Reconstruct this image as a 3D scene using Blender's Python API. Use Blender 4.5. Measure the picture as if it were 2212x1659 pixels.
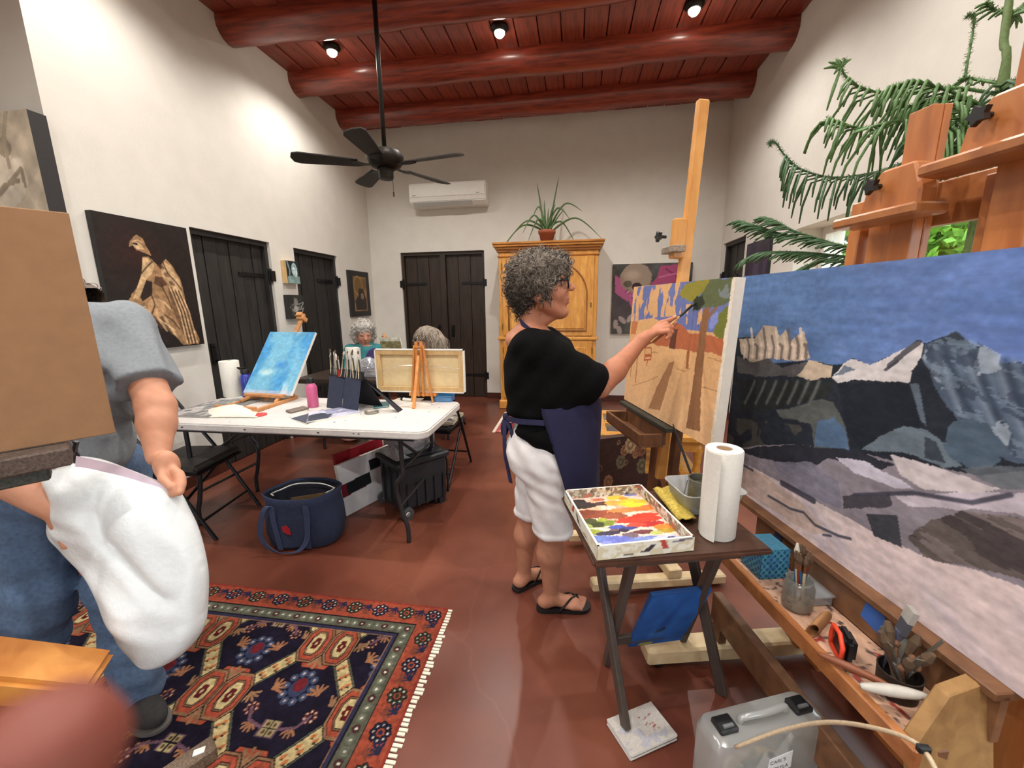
import bpy, bmesh, math, random
import numpy as np
from math import sin, cos, pi, radians, sqrt, atan2
from mathutils import Vector, Matrix

for _o in list(bpy.data.objects): bpy.data.objects.remove(_o)
SC = bpy.context.scene
COL = SC.collection
random.seed(7); RNG = np.random.default_rng(7)

# ------------------------------------------------------------------ camera
FPX, CX, CY, CAMH = 870.0, 1106.0, 829.5, 1.42
YAW, PITCH, ROLL = radians(8.88), radians(11.325), radians(.685)
_fw = np.array([-sin(YAW)*cos(PITCH), cos(YAW)*cos(PITCH), -sin(PITCH)])
_rt = np.array([cos(YAW), sin(YAW), 0.]); _dn = np.cross(_fw, _rt)
_r2 = cos(ROLL)*_rt+sin(ROLL)*_dn; _d2 = -sin(ROLL)*_rt+cos(ROLL)*_dn
CM = np.array([_r2, _d2, _fw]); CP = np.array([0, 0, CAMH])
cam = bpy.data.cameras.new('camera'); camo = bpy.data.objects.new('camera', cam); COL.objects.link(camo)
cam.sensor_width = 36; cam.lens = FPX/2212*36; cam.clip_start = .01; cam.clip_end = 100
camo.matrix_world = Matrix(((_r2[0], -_d2[0], -_fw[0], 0), (_r2[1], -_d2[1], -_fw[1], 0), (_r2[2], -_d2[2], -_fw[2], CAMH), (0, 0, 0, 1)))
cam.dof.use_dof = True; cam.dof.focus_distance = 2.0; cam.dof.aperture_fstop = 5
SC.camera = camo

# ------------------------------------------------------------------ sky, sun, exposure
W = bpy.data.worlds.new('sky'); SC.world = W; W.use_nodes = True
_bg = W.node_tree.nodes['Background']; _bg.inputs[0].default_value = (.86, .93, 1, 1); _bg.inputs[1].default_value = 6.5
SC.view_settings.view_transform = 'Standard'; SC.view_settings.look = 'None'; SC.view_settings.gamma = 1
SC.view_settings.use_curve_mapping = False; SC.view_settings.exposure = -.06
XL, XR, YB, ZC = -3.03, 1.88, 5.88, 3.83
YN, XN, YR = 2.13, -4.6, -3.2          # left wall's outer corner, near left wall, rear wall
WIN1 = (1.45, 4.0, .82, 2.02)          # window in the right wall: y0, y1, z0, z1
WIN2 = (-2.3, .75, .82, 2.02)
WIN_FILL = (-2.6, -.6, .35, 2.3)           # unseen window added in the rear wall for fill light: x0, x1, z0, z1
def portal(name, loc, rot, sx, sy):
    l = bpy.data.lights.new(name, 'AREA'); l.shape = 'RECTANGLE'; l.size = sx; l.size_y = sy
    l.cycles.is_portal = True
    o = bpy.data.objects.new(name, l); COL.objects.link(o); o.location = loc; o.rotation_euler = rot
portal('daylight_portal', (XR+.33, (WIN1[0]+WIN1[1])/2, 1.42), (0, pi/2, 0), 1.2, WIN1[1]-WIN1[0])
portal('daylight_portal', (XR+.33, (WIN2[0]+WIN2[1])/2, 1.42), (0, pi/2, 0), 1.2, WIN2[1]-WIN2[0])
portal('daylight_portal', ((WIN_FILL[0]+WIN_FILL[1])/2, YR-.33, 1.32), (pi/2, 0, 0), WIN_FILL[1]-WIN_FILL[0], 1.95)

# ------------------------------------------------------------------ pixel helpers
def ray(x, y): return CM.T@np.array([(x-CX)/FPX, (y-CY)/FPX, 1.])
def Fl(x, y, z=0.): d = ray(x, y); return CP+d*(z-CAMH)/d[2]
def D(x, y, t): return CP+ray(x, y)*t
def OX(x, y, X): d = ray(x, y); return CP+d*X/d[0]
def OY(x, y, Y): d = ray(x, y); return CP+d*Y/d[1]
def OP(x, y, O, n):                     # pixel on a plane
    d = ray(x, y); n = np.array(n); return CP+d*(((np.array(O)-CP)@n)/(d@n))
A3 = lambda *a: np.array(a, float)
def unit(v): v = np.array(v, float); return v/np.linalg.norm(v)

# ------------------------------------------------------------------ colours and materials
def lin(c):
    c = np.asarray(c, float)/255.
    return np.where(c <= .04045, c/12.92, ((c+.055)/1.055)**2.4)
MATS = {}
def _new(name):
    m = bpy.data.materials.new(name); m.use_nodes = True
    nt = m.node_tree; return m, nt, nt.nodes['Principled BSDF']
def _coord(nt, scale):
    tc = nt.nodes.new('ShaderNodeTexCoord'); mp = nt.nodes.new('ShaderNodeMapping')
    mp.inputs['Scale'].default_value = scale; nt.links.new(tc.outputs['Object'], mp.inputs['Vector']); return mp
def _ramp(nt, fac, stops):
    r = nt.nodes.new('ShaderNodeValToRGB'); e = r.color_ramp.elements
    while len(e) < len(stops): e.new(.5)
    for el, (p, c) in zip(e, stops): el.position = p; el.color = (*c, 1)
    nt.links.new(fac, r.inputs[0]); return r
def plain(name, c, rough=.6, var=.12, scale=6., bump=0., bscale=60., metal=0., spec=.5, alpha=None, trans=0., emit=None, sheen=0., coat=0.):
    if name in MATS: return MATS[name]
    m, nt, b = _new(name); l = lin(c)
    if var > 0:
        mp = _coord(nt, (scale,)*3); n = nt.nodes.new('ShaderNodeTexNoise'); n.inputs['Detail'].default_value = 4
        nt.links.new(mp.outputs[0], n.inputs['Vector'])
        r = _ramp(nt, n.outputs['Fac'], [(.3, l*(1-var)), (.7, np.minimum(l*(1+var), 1))]); nt.links.new(r.outputs[0], b.inputs['Base Color'])
    else: b.inputs['Base Color'].default_value = (*l, 1)
    if bump > 0:
        mp = _coord(nt, (bscale,)*3); n = nt.nodes.new('ShaderNodeTexNoise'); n.inputs['Detail'].default_value = 3
        nt.links.new(mp.outputs[0], n.inputs['Vector'])
        bp = nt.nodes.new('ShaderNodeBump'); bp.inputs['Strength'].default_value = bump; bp.inputs['Distance'].default_value = .01
        nt.links.new(n.outputs['Fac'], bp.inputs['Height']); nt.links.new(bp.outputs[0], b.inputs['Normal'])
    b.inputs['Roughness'].default_value = rough; b.inputs['Metallic'].default_value = metal
    b.inputs['Specular IOR Level'].default_value = spec; b.inputs['Transmission Weight'].default_value = trans
    if alpha is not None: b.inputs['Alpha'].default_value = alpha
    if coat: b.inputs['Coat Weight'].default_value = coat
    if sheen: b.inputs['Sheen Weight'].default_value = sheen
    if emit: b.inputs['Emission Color'].default_value = (*lin(emit[0]), 1); b.inputs['Emission Strength'].default_value = emit[1]
    MATS[name] = m; return m
def wood(name, c1, c2, scale=(2, 2, 22), rough=.45, knots=True, coat=0.):
    if name in MATS: return MATS[name]
    m, nt, b = _new(name); mp = _coord(nt, scale)
    n = nt.nodes.new('ShaderNodeTexNoise'); n.inputs['Scale'].default_value = 3; n.inputs['Detail'].default_value = 6; n.inputs['Distortion'].default_value = .6
    nt.links.new(mp.outputs[0], n.inputs['Vector'])
    a, c = lin(c1), lin(c2)
    r = _ramp(nt, n.outputs['Fac'], [(.28, a), (.5, (a+c)/2), (.72, c)]); nt.links.new(r.outputs[0], b.inputs['Base Color'])
    bp = nt.nodes.new('ShaderNodeBump'); bp.inputs['Strength'].default_value = .12; bp.inputs['Distance'].default_value = .004
    nt.links.new(n.outputs['Fac'], bp.inputs['Height']); nt.links.new(bp.outputs[0], b.inputs['Normal'])
    b.inputs['Roughness'].default_value = rough
    if coat: b.inputs['Coat Weight'].default_value = coat; b.inputs['Coat Roughness'].default_value = .15
    MATS[name] = m; return m
def vcol(name, rough=.7, spec=.3, bump=0., bscale=400., coat=0., sub=0.):
    if name in MATS: return MATS[name]
    m, nt, b = _new(name); a = nt.nodes.new('ShaderNodeVertexColor'); a.layer_name = 'Col'
    nt.links.new(a.outputs[0], b.inputs['Base Color']); b.inputs['Roughness'].default_value = rough; b.inputs['Specular IOR Level'].default_value = spec
    if bump > 0:
        mp = _coord(nt, (bscale,)*3); n = nt.nodes.new('ShaderNodeTexNoise'); nt.links.new(mp.outputs[0], n.inputs['Vector'])
        bp = nt.nodes.new('ShaderNodeBump'); bp.inputs['Strength'].default_value = bump; bp.inputs['Distance'].default_value = .003
        nt.links.new(n.outputs['Fac'], bp.inputs['Height']); nt.links.new(bp.outputs[0], b.inputs['Normal'])
    if coat: b.inputs['Coat Weight'].default_value = coat
    if sub: b.inputs['Subsurface Weight'].default_value = sub; b.inputs['Subsurface Radius'].default_value = (.01, .004, .002)
    MATS[name] = m; return m
def clear(name, tint=(235, 240, 240), op=.25, rough=.1, gloss=.12):
    # thin clear plastic or window glass: mostly see-through, a little body colour, a little shine
    if name in MATS: return MATS[name]
    m = bpy.data.materials.new(name); m.use_nodes = True; nt = m.node_tree; nt.nodes.clear()
    out = nt.nodes.new('ShaderNodeOutputMaterial'); tr = nt.nodes.new('ShaderNodeBsdfTransparent'); gl = nt.nodes.new('ShaderNodeBsdfGlossy')
    di = nt.nodes.new('ShaderNodeBsdfDiffuse'); m1 = nt.nodes.new('ShaderNodeMixShader'); m2 = nt.nodes.new('ShaderNodeMixShader')
    tr.inputs[0].default_value = (*(.5+.5*lin(tint)), 1); gl.inputs['Roughness'].default_value = rough; di.inputs[0].default_value = (*lin(tint), 1)
    m1.inputs[0].default_value = op; m2.inputs[0].default_value = gloss
    nt.links.new(tr.outputs[0], m1.inputs[1]); nt.links.new(di.outputs[0], m1.inputs[2])
    nt.links.new(m1.outputs[0], m2.inputs[1]); nt.links.new(gl.outputs[0], m2.inputs[2]); nt.links.new(m2.outputs[0], out.inputs[0])
    MATS[name] = m; return m

# ------------------------------------------------------------------ mesh builder
class B:
    def __init__(s): s.v = []; s.f = []
    def add(s, vs, fs):
        o = len(s.v); s.v += [tuple(map(float, p)) for p in vs]; s.f += [tuple(i+o for i in f) for f in fs]; return s
    def box(s, c, d, R=None, rz=0.):
        c = np.array(c, float); x, y, z = np.array(d, float)/2
        P = np.array([(-x, -y, -z), (x, -y, -z), (x, y, -z), (-x, y, -z), (-x, -y, z), (x, -y, z), (x, y, z), (-x, y, z)])
        if rz: R = np.array([[cos(rz), -sin(rz), 0], [sin(rz), cos(rz), 0], [0, 0, 1]])
        if R is not None: P = P@np.array(R).T
        return s.add(P+c, [(0, 3, 2, 1), (4, 5, 6, 7), (0, 1, 5, 4), (1, 2, 6, 5), (2, 3, 7, 6), (3, 0, 4, 7)])
    def box2(s, a, b):
        a = np.array(a, float); b = np.array(b, float); return s.box((a+b)/2, np.abs(b-a))
    def bar(s, p, q, w, h, up=(0, 0, 1)):
        p = np.array(p, float); q = np.array(q, float); t = unit(q-p); u = np.cross(t, np.array(up, float))
        if np.linalg.norm(u) < 1e-4: u = np.cross(t, A3(1, 0, 0))
        u = unit(u); v = np.cross(u, t); L = np.linalg.norm(q-p)
        return s.box((p+q)/2, (w, L, h), R=np.array([u, t, v]).T)
    def tube(s, pts, r, n=8, cap=True):
        pts = [np.array(p, float) for p in pts]; m = len(pts); r = [r]*m if np.isscalar(r) else list(r)
        vs = []; prev = None
        for i, p in enumerate(pts):
            t = unit(pts[min(i+1, m-1)]-pts[max(i-1, 0)])
            if prev is None:
                a = A3(0, 0, 1) if abs(t[2]) < .9 else A3(1, 0, 0); u = unit(np.cross(a, t))
            else: u = unit(prev-t*(prev@t))
            prev = u; w = np.cross(t, u)
            vs += [p+r[i]*(cos(2*pi*k/n)*u+sin(2*pi*k/n)*w) for k in range(n)]
        fs = [(i*n+k, i*n+(k+1) % n, (i+1)*n+(k+1) % n, (i+1)*n+k) for i in range(m-1) for k in range(n)]
        if cap: fs += [tuple(range(n-1, -1, -1)), tuple((m-1)*n+k for k in range(n))]
        return s.add(vs, fs)
    def lathe(s, prof, o=(0, 0, 0), n=20, R=None, sx=1., sy=1.):
        vs = []; m = len(prof); o = np.array(o, float)
        for r, z in prof:
            for k in range(n):
                p = A3(r*cos(2*pi*k/n)*sx, r*sin(2*pi*k/n)*sy, z); vs.append((np.array(R)@p if R is not None else p)+o)
        fs = [(i*n+k, i*n+(k+1) % n, (i+1)*n+(k+1) % n, (i+1)*n+k) for i in range(m-1) for k in range(n)]
        if prof[0][0] > 1e-5: fs.append(tuple(range(n-1, -1, -1)))
        if prof[-1][0] > 1e-5: fs.append(tuple((m-1)*n+k for k in range(n)))
        return s.add(vs, fs)
    def prism(s, poly, vec):                # 3D polygon extruded along a vector
        poly = [np.array(p, float) for p in poly]; vec = np.array(vec, float); n = len(poly)
        return s.add(poly+[p+vec for p in poly], [tuple(range(n-1, -1, -1)), tuple(range(n, 2*n))]+[(i, (i+1) % n, n+(i+1) % n, n+i) for i in range(n)])
    def ell(s, c, r, n=14, m=8, R=None):
        prof = [(max(sin(pi*i/m), 1e-6), -cos(pi*i/m)) for i in range(m+1)]; vs = []; c = np.array(c, float); r = np.array(r, float)*np.ones(3)
        for rr, z in prof:
            for k in range(n):
                p = A3(rr*cos(2*pi*k/n), rr*sin(2*pi*k/n), z)*r; vs.append((np.array(R)@p if R is not None else p)+c)
        return s.add(vs, [(i*n+k, i*n+(k+1) % n, (i+1)*n+(k+1) % n, (i+1)*n+k) for i in range(m) for k in range(n)])
    def strip(s, left, right):              # ribbon between two polylines
        n = len(left); return s.add(list(left)+list(right), [(i, i+1, n+i+1, n+i) for i in range(n-1)])
    def grid(s, f, nu, nv):
        vs = [f(i/nu, j/nv) for j in range(nv+1) for i in range(nu+1)]
        return s.add(vs, [(j*(nu+1)+i, j*(nu+1)+i+1, (j+1)*(nu+1)+i+1, (j+1)*(nu+1)+i) for j in range(nv) for i in range(nu)])

ROOT = {}
def _link(name, me, parent):
    o = bpy.data.objects.new(name, me); COL.objects.link(o)
    if parent is not None: o.parent = parent
    return o
def _tolocal(V, parent):
    # world coordinates to the frame of the thing
    while parent is not None and parent.name not in ROOT: parent = parent.parent
    if parent is None: return V
    loc, rz = ROOT[parent.name]; V = V-loc
    if rz: V = V@np.array([[cos(rz), -sin(rz), 0], [sin(rz), cos(rz), 0], [0, 0, 1]])
    return V
def obj(name, b, mat, parent=None, smooth=False, bev=0., seg=1, local=False, fixn=True, cols=None, solid=0.):
    V = np.array(b.v, float)
    if parent is not None and not local: V = _tolocal(V, parent)
    base = A3(0, 0, 0)
    if parent is None and not local:        # a thing that is one mesh: its origin at its base
        lo, hi = V.min(0), V.max(0); base = A3((lo[0]+hi[0])/2, (lo[1]+hi[1])/2, lo[2]); V = V-base
    me = bpy.data.meshes.new(name); me.from_pydata([tuple(p) for p in V], [], b.f)
    if fixn or bev > 0:
        bm = bmesh.new(); bm.from_mesh(me)
        if bev > 0:
            es = [e for e in bm.edges if len(e.link_faces) == 2 and e.calc_face_angle(0) > .6]
            bmesh.ops.bevel(bm, geom=es, offset=bev, segments=seg, affect='EDGES', clamp_overlap=True)
        if fixn: bmesh.ops.recalc_face_normals(bm, faces=bm.faces)
        bm.to_mesh(me); bm.free()
    if cols is not None and len(cols) == len(me.vertices):
        ca = me.color_attributes.new('Col', 'FLOAT_COLOR', 'POINT')
        ca.data.foreach_set('color', np.c_[cols, np.ones(len(cols))].astype(np.float32).ravel())
    if smooth: me.polygons.foreach_set('use_smooth', [True]*len(me.polygons))
    me.materials.append(mat)
    o = _link(name, me, parent); o.location = base
    if solid:
        md = o.modifiers.new('thickness', 'SOLIDIFY'); md.thickness = solid; md.offset = 0
    return o
def smooth_angle(o, ang=40):
    me = o.data; me.polygons.foreach_set('use_smooth', [True]*len(me.polygons)); me.set_sharp_from_angle(angle=radians(ang)); return o
def tag(o, label, cat, group=None):
    o['label'] = label; o['category'] = cat
    if group: o['group'] = group
    return o
def thing(name, label, cat, loc=(0, 0, 0), rz=0., group=None):
    o = bpy.data.objects.new(name, None); COL.objects.link(o); o.location = loc; o.rotation_euler = (0, 0, rz); o.empty_display_size = .1
    ROOT[o.name] = (np.array(loc, float), rz); return tag(o, label, cat, group)
def struct(o): o['kind'] = 'structure'; return o
def copy_tree(o, parent=None):
    c = o.copy(); COL.objects.link(c); c.parent = parent
    for ch in list(o.children): copy_tree(ch, c)
    return c
def twin(root, loc, rz, label, group=None):
    c = copy_tree(root); c.location = loc; c.rotation_euler = (0, 0, rz); c['label'] = label
    if group: c['group'] = group
    ROOT[c.name] = (np.array(loc, float), rz); return c

# ------------------------------------------------------------------ noise, paint, implicit bodies
def vnoise(x, y, seed=0):
    x = np.asarray(x, float); y = np.asarray(y, float); xi = np.floor(x).astype(np.int64); yi = np.floor(y).astype(np.int64); fx = x-xi; fy = y-yi
    fx = fx*fx*(3-2*fx); fy = fy*fy*(3-2*fy)
    def h(a, b):
        n = (a*374761393+b*668265263+seed*1442695041) & 0xffffffff; n = ((n ^ (n >> 13))*1274126177) & 0xffffffff
        return ((n ^ (n >> 16)) & 0xffff)/65535.
    return (h(xi, yi)*(1-fx)+h(xi+1, yi)*fx)*(1-fy)+(h(xi, yi+1)*(1-fx)+h(xi+1, yi+1)*fx)*fy
def fbm(x, y, seed=0, o=4):
    s = 0; a = .5; t = 0
    for i in range(o): s = s+a*vnoise(x*2**i, y*2**i, seed+i); t += a; a *= .5
    return s/t
class Paint:                                # a painted or woven surface: colours on a fine grid
    def __init__(s, nu, nv, bg, asp=1., mp=None):
        s.nu, s.nv = nu, nv; u, v = np.meshgrid(np.linspace(0, 1, nu+1), np.linspace(0, 1, nv+1)); s.u = u; s.v = v; s.asp = asp; s.mp = mp
        s.c = np.ones((nv+1, nu+1, 3))*np.array(bg, float)
    def m(s, pts): return [s.mp(*p) for p in pts] if s.mp else pts
    def put(s, mask, col, a=1.):
        if mask.dtype == bool: mask = mask.astype(float)
        k = (mask*a)[..., None]; s.c = s.c*(1-k)+np.array(col, float)*k; return s
    def win(s, u0, u1, v0, v1):
        i0, i1 = max(0, int(u0*s.nu)-1), min(s.nu+1, int(u1*s.nu)+3); j0, j1 = max(0, int(v0*s.nv)-1), min(s.nv+1, int(v1*s.nv)+3)
        return None if i1 <= i0 or j1 <= j0 else (slice(j0, j1), slice(i0, i1))
    def dab(s, w, mask, col, a):
        k = (mask.astype(float)*a)[..., None]; s.c[w] = s.c[w]*(1-k)+np.array(col, float)*k; return s
    def _ins(s, pts, u, v, wob, freq, seed):
        if wob: u, v = u+wob*(fbm(u*freq, v*freq, seed)-.5)*2, v+wob*(fbm(u*freq, v*freq, seed+9)-.5)*2
        ins = np.zeros(u.shape, bool); n = len(pts)
        for i in range(n):
            (x0, y0), (x1, y1) = pts[i], pts[(i+1) % n]
            if y0 == y1: continue
            ins ^= ((y0 > v) != (y1 > v)) & (u < (x1-x0)*(v-y0)/(y1-y0)+x0)
        return ins
    def inside(s, pts, wob=0., freq=30, seed=1): return s._ins(pts, s.u, s.v, wob, freq, seed)
    def poly(s, pts, col, a=1., wob=0., freq=30, seed=1):
        pts = s.m(pts); U = [q[0] for q in pts]; V = [q[1] for q in pts]; w = s.win(min(U)-wob, max(U)+wob, min(V)-wob, max(V)+wob)
        return s if w is None else s.dab(w, s._ins(pts, s.u[w], s.v[w], wob, freq, seed), col, a)
    def line(s, pts, wd, col, a=1., soft=0.):
        pts = s.m(pts); U = [q[0] for q in pts]; V = [q[1] for q in pts]; w = s.win(min(U)-wd/s.asp, max(U)+wd/s.asp, min(V)-wd, max(V)+wd)
        if w is None: return s
        u, v = s.u[w], s.v[w]; d = np.full(u.shape, 9.)
        for p, q in zip(pts[:-1], pts[1:]):
            dx, dy = (q[0]-p[0])*s.asp, q[1]-p[1]; px, py = (u-p[0])*s.asp, v-p[1]
            t = np.clip((px*dx+py*dy)/max(dx*dx+dy*dy, 1e-12), 0, 1); d = np.minimum(d, np.hypot(px-t*dx, py-t*dy))
        return s.dab(w, np.clip((wd-d)/soft, 0, 1) if soft else d < wd, col, a)
    def ell(s, c, ru, rv, col, a=1., rot=0., soft=0., wob=0., seed=3):
        c = s.m([c])[0]; r = max(ru, rv)*(1+wob); w = s.win(c[0]-r/s.asp, c[0]+r/s.asp, c[1]-r, c[1]+r)
        if w is None: return s
        u, v = s.u[w], s.v[w]; x = (u-c[0])*s.asp; y = v-c[1]
        X = x*cos(rot)+y*sin(rot); Y = -x*sin(rot)+y*cos(rot); d = np.hypot(X/ru, Y/rv)
        if wob: d = d+wob*(fbm(u*40, v*40, seed)-.5)*2
        return s.dab(w, np.clip((1-d)/soft, 0, 1) if soft else d < 1, col, a)
    def mott(s, amt, fu, fv, seed=5, mask=None):
        k = 1+amt*(fbm(s.u*fu, s.v*fv, seed)-.5)*2; k = k if mask is None else np.where(mask, k, 1); s.c = s.c*k[..., None]; return s
    def mesh(s, name, O, eu, ev, mat, parent, gain=1.):
        O, eu, ev = np.array(O, float), np.array(eu, float), np.array(ev, float)
        V = O+s.u[..., None]*eu+s.v[..., None]*ev; V = V.reshape(-1, 3); b = B(); b.v = V
        n, m = s.nu, s.nv; i, j = np.meshgrid(np.arange(n), np.arange(m)); k = (j*(n+1)+i).ravel()
        b.f = np.stack([k, k+1, k+n+2, k+n+1], 1).tolist()
        return obj(name, b, mat, parent, fixn=False, cols=np.minimum(lin(np.clip(s.c, 0, 255)).reshape(-1, 3)*gain, .95))
def surfnet(prims, h, lo, hi, post=None):
    """prims: (kind, data, k); kinds c = tapered capsule, e = ellipsoid, cut = ellipsoid taken away. One smooth skin round them."""
    lo = np.array(lo, float); hi = np.array(hi, float)
    ax = [np.arange(lo[i], hi[i]+h, h).astype(np.float32) for i in range(3)]
    sh = tuple(len(a) for a in ax); F = np.full(sh, .3, np.float32)
    for kind, d, k in prims:
        if kind == 'c':
            a, b, ra, rb = np.array(d[0], np.float32), np.array(d[1], np.float32), d[2], d[3]; mn = np.minimum(a, b)-max(ra, rb); mx = np.maximum(a, b)+max(ra, rb)
        else:
            c = np.array(d[0], np.float32); r = np.array(d[1], np.float32)*np.ones(3, np.float32); R = d[2] if len(d) > 2 else None
            e = r if R is None else np.ones(3)*r.max(); mn, mx = c-e, c+e
        mg = .05+k; ix = [slice(max(0, int((mn[i]-mg-lo[i])/h)), max(0, min(sh[i], int((mx[i]+mg-lo[i])/h)+2))) for i in range(3)]
        X, Y, Z = ax[0][ix[0]][:, None, None], ax[1][ix[1]][None, :, None], ax[2][ix[2]][None, None, :]
        if min(X.shape[0], Y.shape[1], Z.shape[2]) == 0: continue
        if kind == 'c':
            ba = b-a; t = np.clip(((X-a[0])*ba[0]+(Y-a[1])*ba[1]+(Z-a[2])*ba[2])/max(float(ba@ba), 1e-9), 0, 1)
            f = np.sqrt((X-a[0]-t*ba[0])**2+(Y-a[1]-t*ba[1])**2+(Z-a[2]-t*ba[2])**2)-(ra+(rb-ra)*t)
        else:
            x, y, z = X-c[0], Y-c[1], Z-c[2]
            if R is not None:
                R = np.array(R, np.float32); x, y, z = R[0, 0]*x+R[1, 0]*y+R[2, 0]*z, R[0, 1]*x+R[1, 1]*y+R[2, 1]*z, R[0, 2]*x+R[1, 2]*y+R[2, 2]*z
            k0 = np.sqrt((x/r[0])**2+(y/r[1])**2+(z/r[2])**2); k1 = np.sqrt((x/r[0]**2)**2+(y/r[1]**2)**2+(z/r[2]**2)**2)
            f = k0*(k0-1)/np.maximum(k1, 1e-6)
        G = F[ix[0], ix[1], ix[2]]
        if kind == 'cut': F[ix[0], ix[1], ix[2]] = np.maximum(G, -f)
        elif k > 0:
            q = np.clip(.5+.5*(f-G)/k, 0, 1); F[ix[0], ix[1], ix[2]] = f*(1-q)+G*q-k*q*(1-q)
        else: F[ix[0], ix[1], ix[2]] = np.minimum(G, f)
    if post is not None: F = post(F, ax[0][:, None, None], ax[1][None, :, None], ax[2][None, None, :])
    S = F < 0; n = [s-1 for s in sh]; cnt = np.zeros(n, np.int8)
    for i in (0, 1):
        for j in (0, 1):
            for k in (0, 1): cnt += S[i:n[0]+i, j:n[1]+j, k:n[2]+k]
    act = np.argwhere((cnt > 0) & (cnt < 8)); ID = np.full(n, -1, np.int64); ID[tuple(act.T)] = np.arange(len(act))
    P = np.zeros((len(act), 3)); C = np.zeros(len(act))
    cs = [(i, j, k) for i in (0, 1) for j in (0, 1) for k in (0, 1)]
    for a in cs:
        for d in range(3):
            if a[d]: continue
            b2 = list(a); b2[d] = 1; fa = F[tuple((act+a).T)]; fb = F[tuple((act+b2).T)]; m = (fa < 0) != (fb < 0)
            t = np.where(m, fa/np.where(fa == fb, 1, fa-fb), 0); p = np.array(a, float)+np.zeros((len(act), 3)); p[:, d] += t
            P += p*m[:, None]; C += m
    V = lo+(act+P/C[:, None])*h; fs = []
    for d in range(3):
        e1, e2 = [(1, 2), (2, 0), (0, 1)][d]
        sl = [slice(1, n[i]) for i in range(3)]; sl[d] = slice(0, n[d])
        s0 = S[tuple(slice(1, n[i]) if i != d else slice(0, n[d]) for i in range(3))]
        s1 = S[tuple(slice(1, n[i]) if i != d else slice(1, n[d]+1) for i in range(3))]
        g = np.argwhere(s0 != s1); st = s0[tuple(g.T)]; off = np.ones(3, int); off[d] = 0; g = g+off
        u = np.zeros(3, int); u[e1] = 1; w = np.zeros(3, int); w[e2] = 1
        q = np.stack([ID[tuple((g-u-w).T)], ID[tuple((g-w).T)], ID[tuple(g.T)], ID[tuple((g-u).T)]], 1); q[~st] = q[~st][:, ::-1]; fs.append(q)
    b = B(); b.v = V; b.f = np.concatenate(fs).tolist(); return b
def relax(b, it=2, lam=.5):
    V = np.array(b.v); F = np.array(b.f); e = np.concatenate([F[:, [0, 1]], F[:, [1, 2]], F[:, [2, 3]], F[:, [3, 0]]])
    for _ in range(it):
        S = np.zeros_like(V); N = np.zeros(len(V)); np.add.at(S, e[:, 0], V[e[:, 1]]); np.add.at(N, e[:, 0], 1); np.add.at(S, e[:, 1], V[e[:, 0]]); np.add.at(N, e[:, 1], 1)
        V = V+lam*(S/np.maximum(N, 1)[:, None]-V)
    b.v = V; return b
def join(*bs):
    r = B(); r.v = []; 
    for b in bs:
        o = len(r.v); r.v += [tuple(p) for p in b.v]; r.f += [tuple(i+o for i in f) for f in b.f]
    return r
def lens(poly, nrm, thick, rings=7, wr=0., seed=1, center=None):
    """puffed shape: an outline round its centre, swelling to both sides (cloth, bags)"""
    P = np.array([np.array(p, float) for p in poly]); n = len(P); c = P.mean(0) if center is None else np.array(center, float); nr = unit(nrm); vs = []; rng = np.random.default_rng(seed)
    prof = [(sqrt(1-(1-i/rings)**2) if i else 0., 1-i/rings) for i in range(rings+1)]
    rows = []
    for side in (1, -1):
        for i, (t, s) in enumerate(prof):
            if side == -1 and i == 0: continue
            rows.append((side*t, s))
    rows = sorted(rows, key=lambda q: -q[0]); m = len(rows)
    for t, s in rows:
        for k in range(n):
            p = c+(P[k]-c)*max(s, .001); w = wr*(fbm(np.array(k*.55+t*2), np.array(s*6+seed*3.1), seed)-.5)*2*(1 if abs(t) > .05 else .3)
            vs.append(p+nr*(t*thick+w))
    b = B(); b.add(vs, [(i*n+k, i*n+(k+1) % n, (i+1)*n+(k+1) % n, (i+1)*n+k) for i in range(m-1) for k in range(n)]); return b
def dense(poly, per=6, smooth=True):
    P = [np.array(p, float) for p in poly]; n = len(P); out = []
    for i in range(n):
        p0, p1, p2, p3 = P[i-1], P[i], P[(i+1) % n], P[(i+2) % n]
        for j in range(per):
            t = j/per
            out.append(.5*((2*p1)+(p2-p0)*t+(2*p0-5*p1+4*p2-p3)*t*t+(3*p1-p0-3*p2+p3)*t**3) if smooth else p1+(p2-p1)*t)
    return out
def curve(P, per=6):                        # smooth open polyline
    P = [np.array(p, float) for p in P]; n = len(P); out = []
    for i in range(n-1):
        p0, p1, p2, p3 = P[max(i-1, 0)], P[i], P[i+1], P[min(i+2, n-1)]
        for j in range(per):
            t = j/per; out.append(.5*((2*p1)+(p2-p0)*t+(2*p0-5*p1+4*p2-p3)*t*t+(3*p1-p0-3*p2+p3)*t**3))
    return out+[P[-1]]
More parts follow.
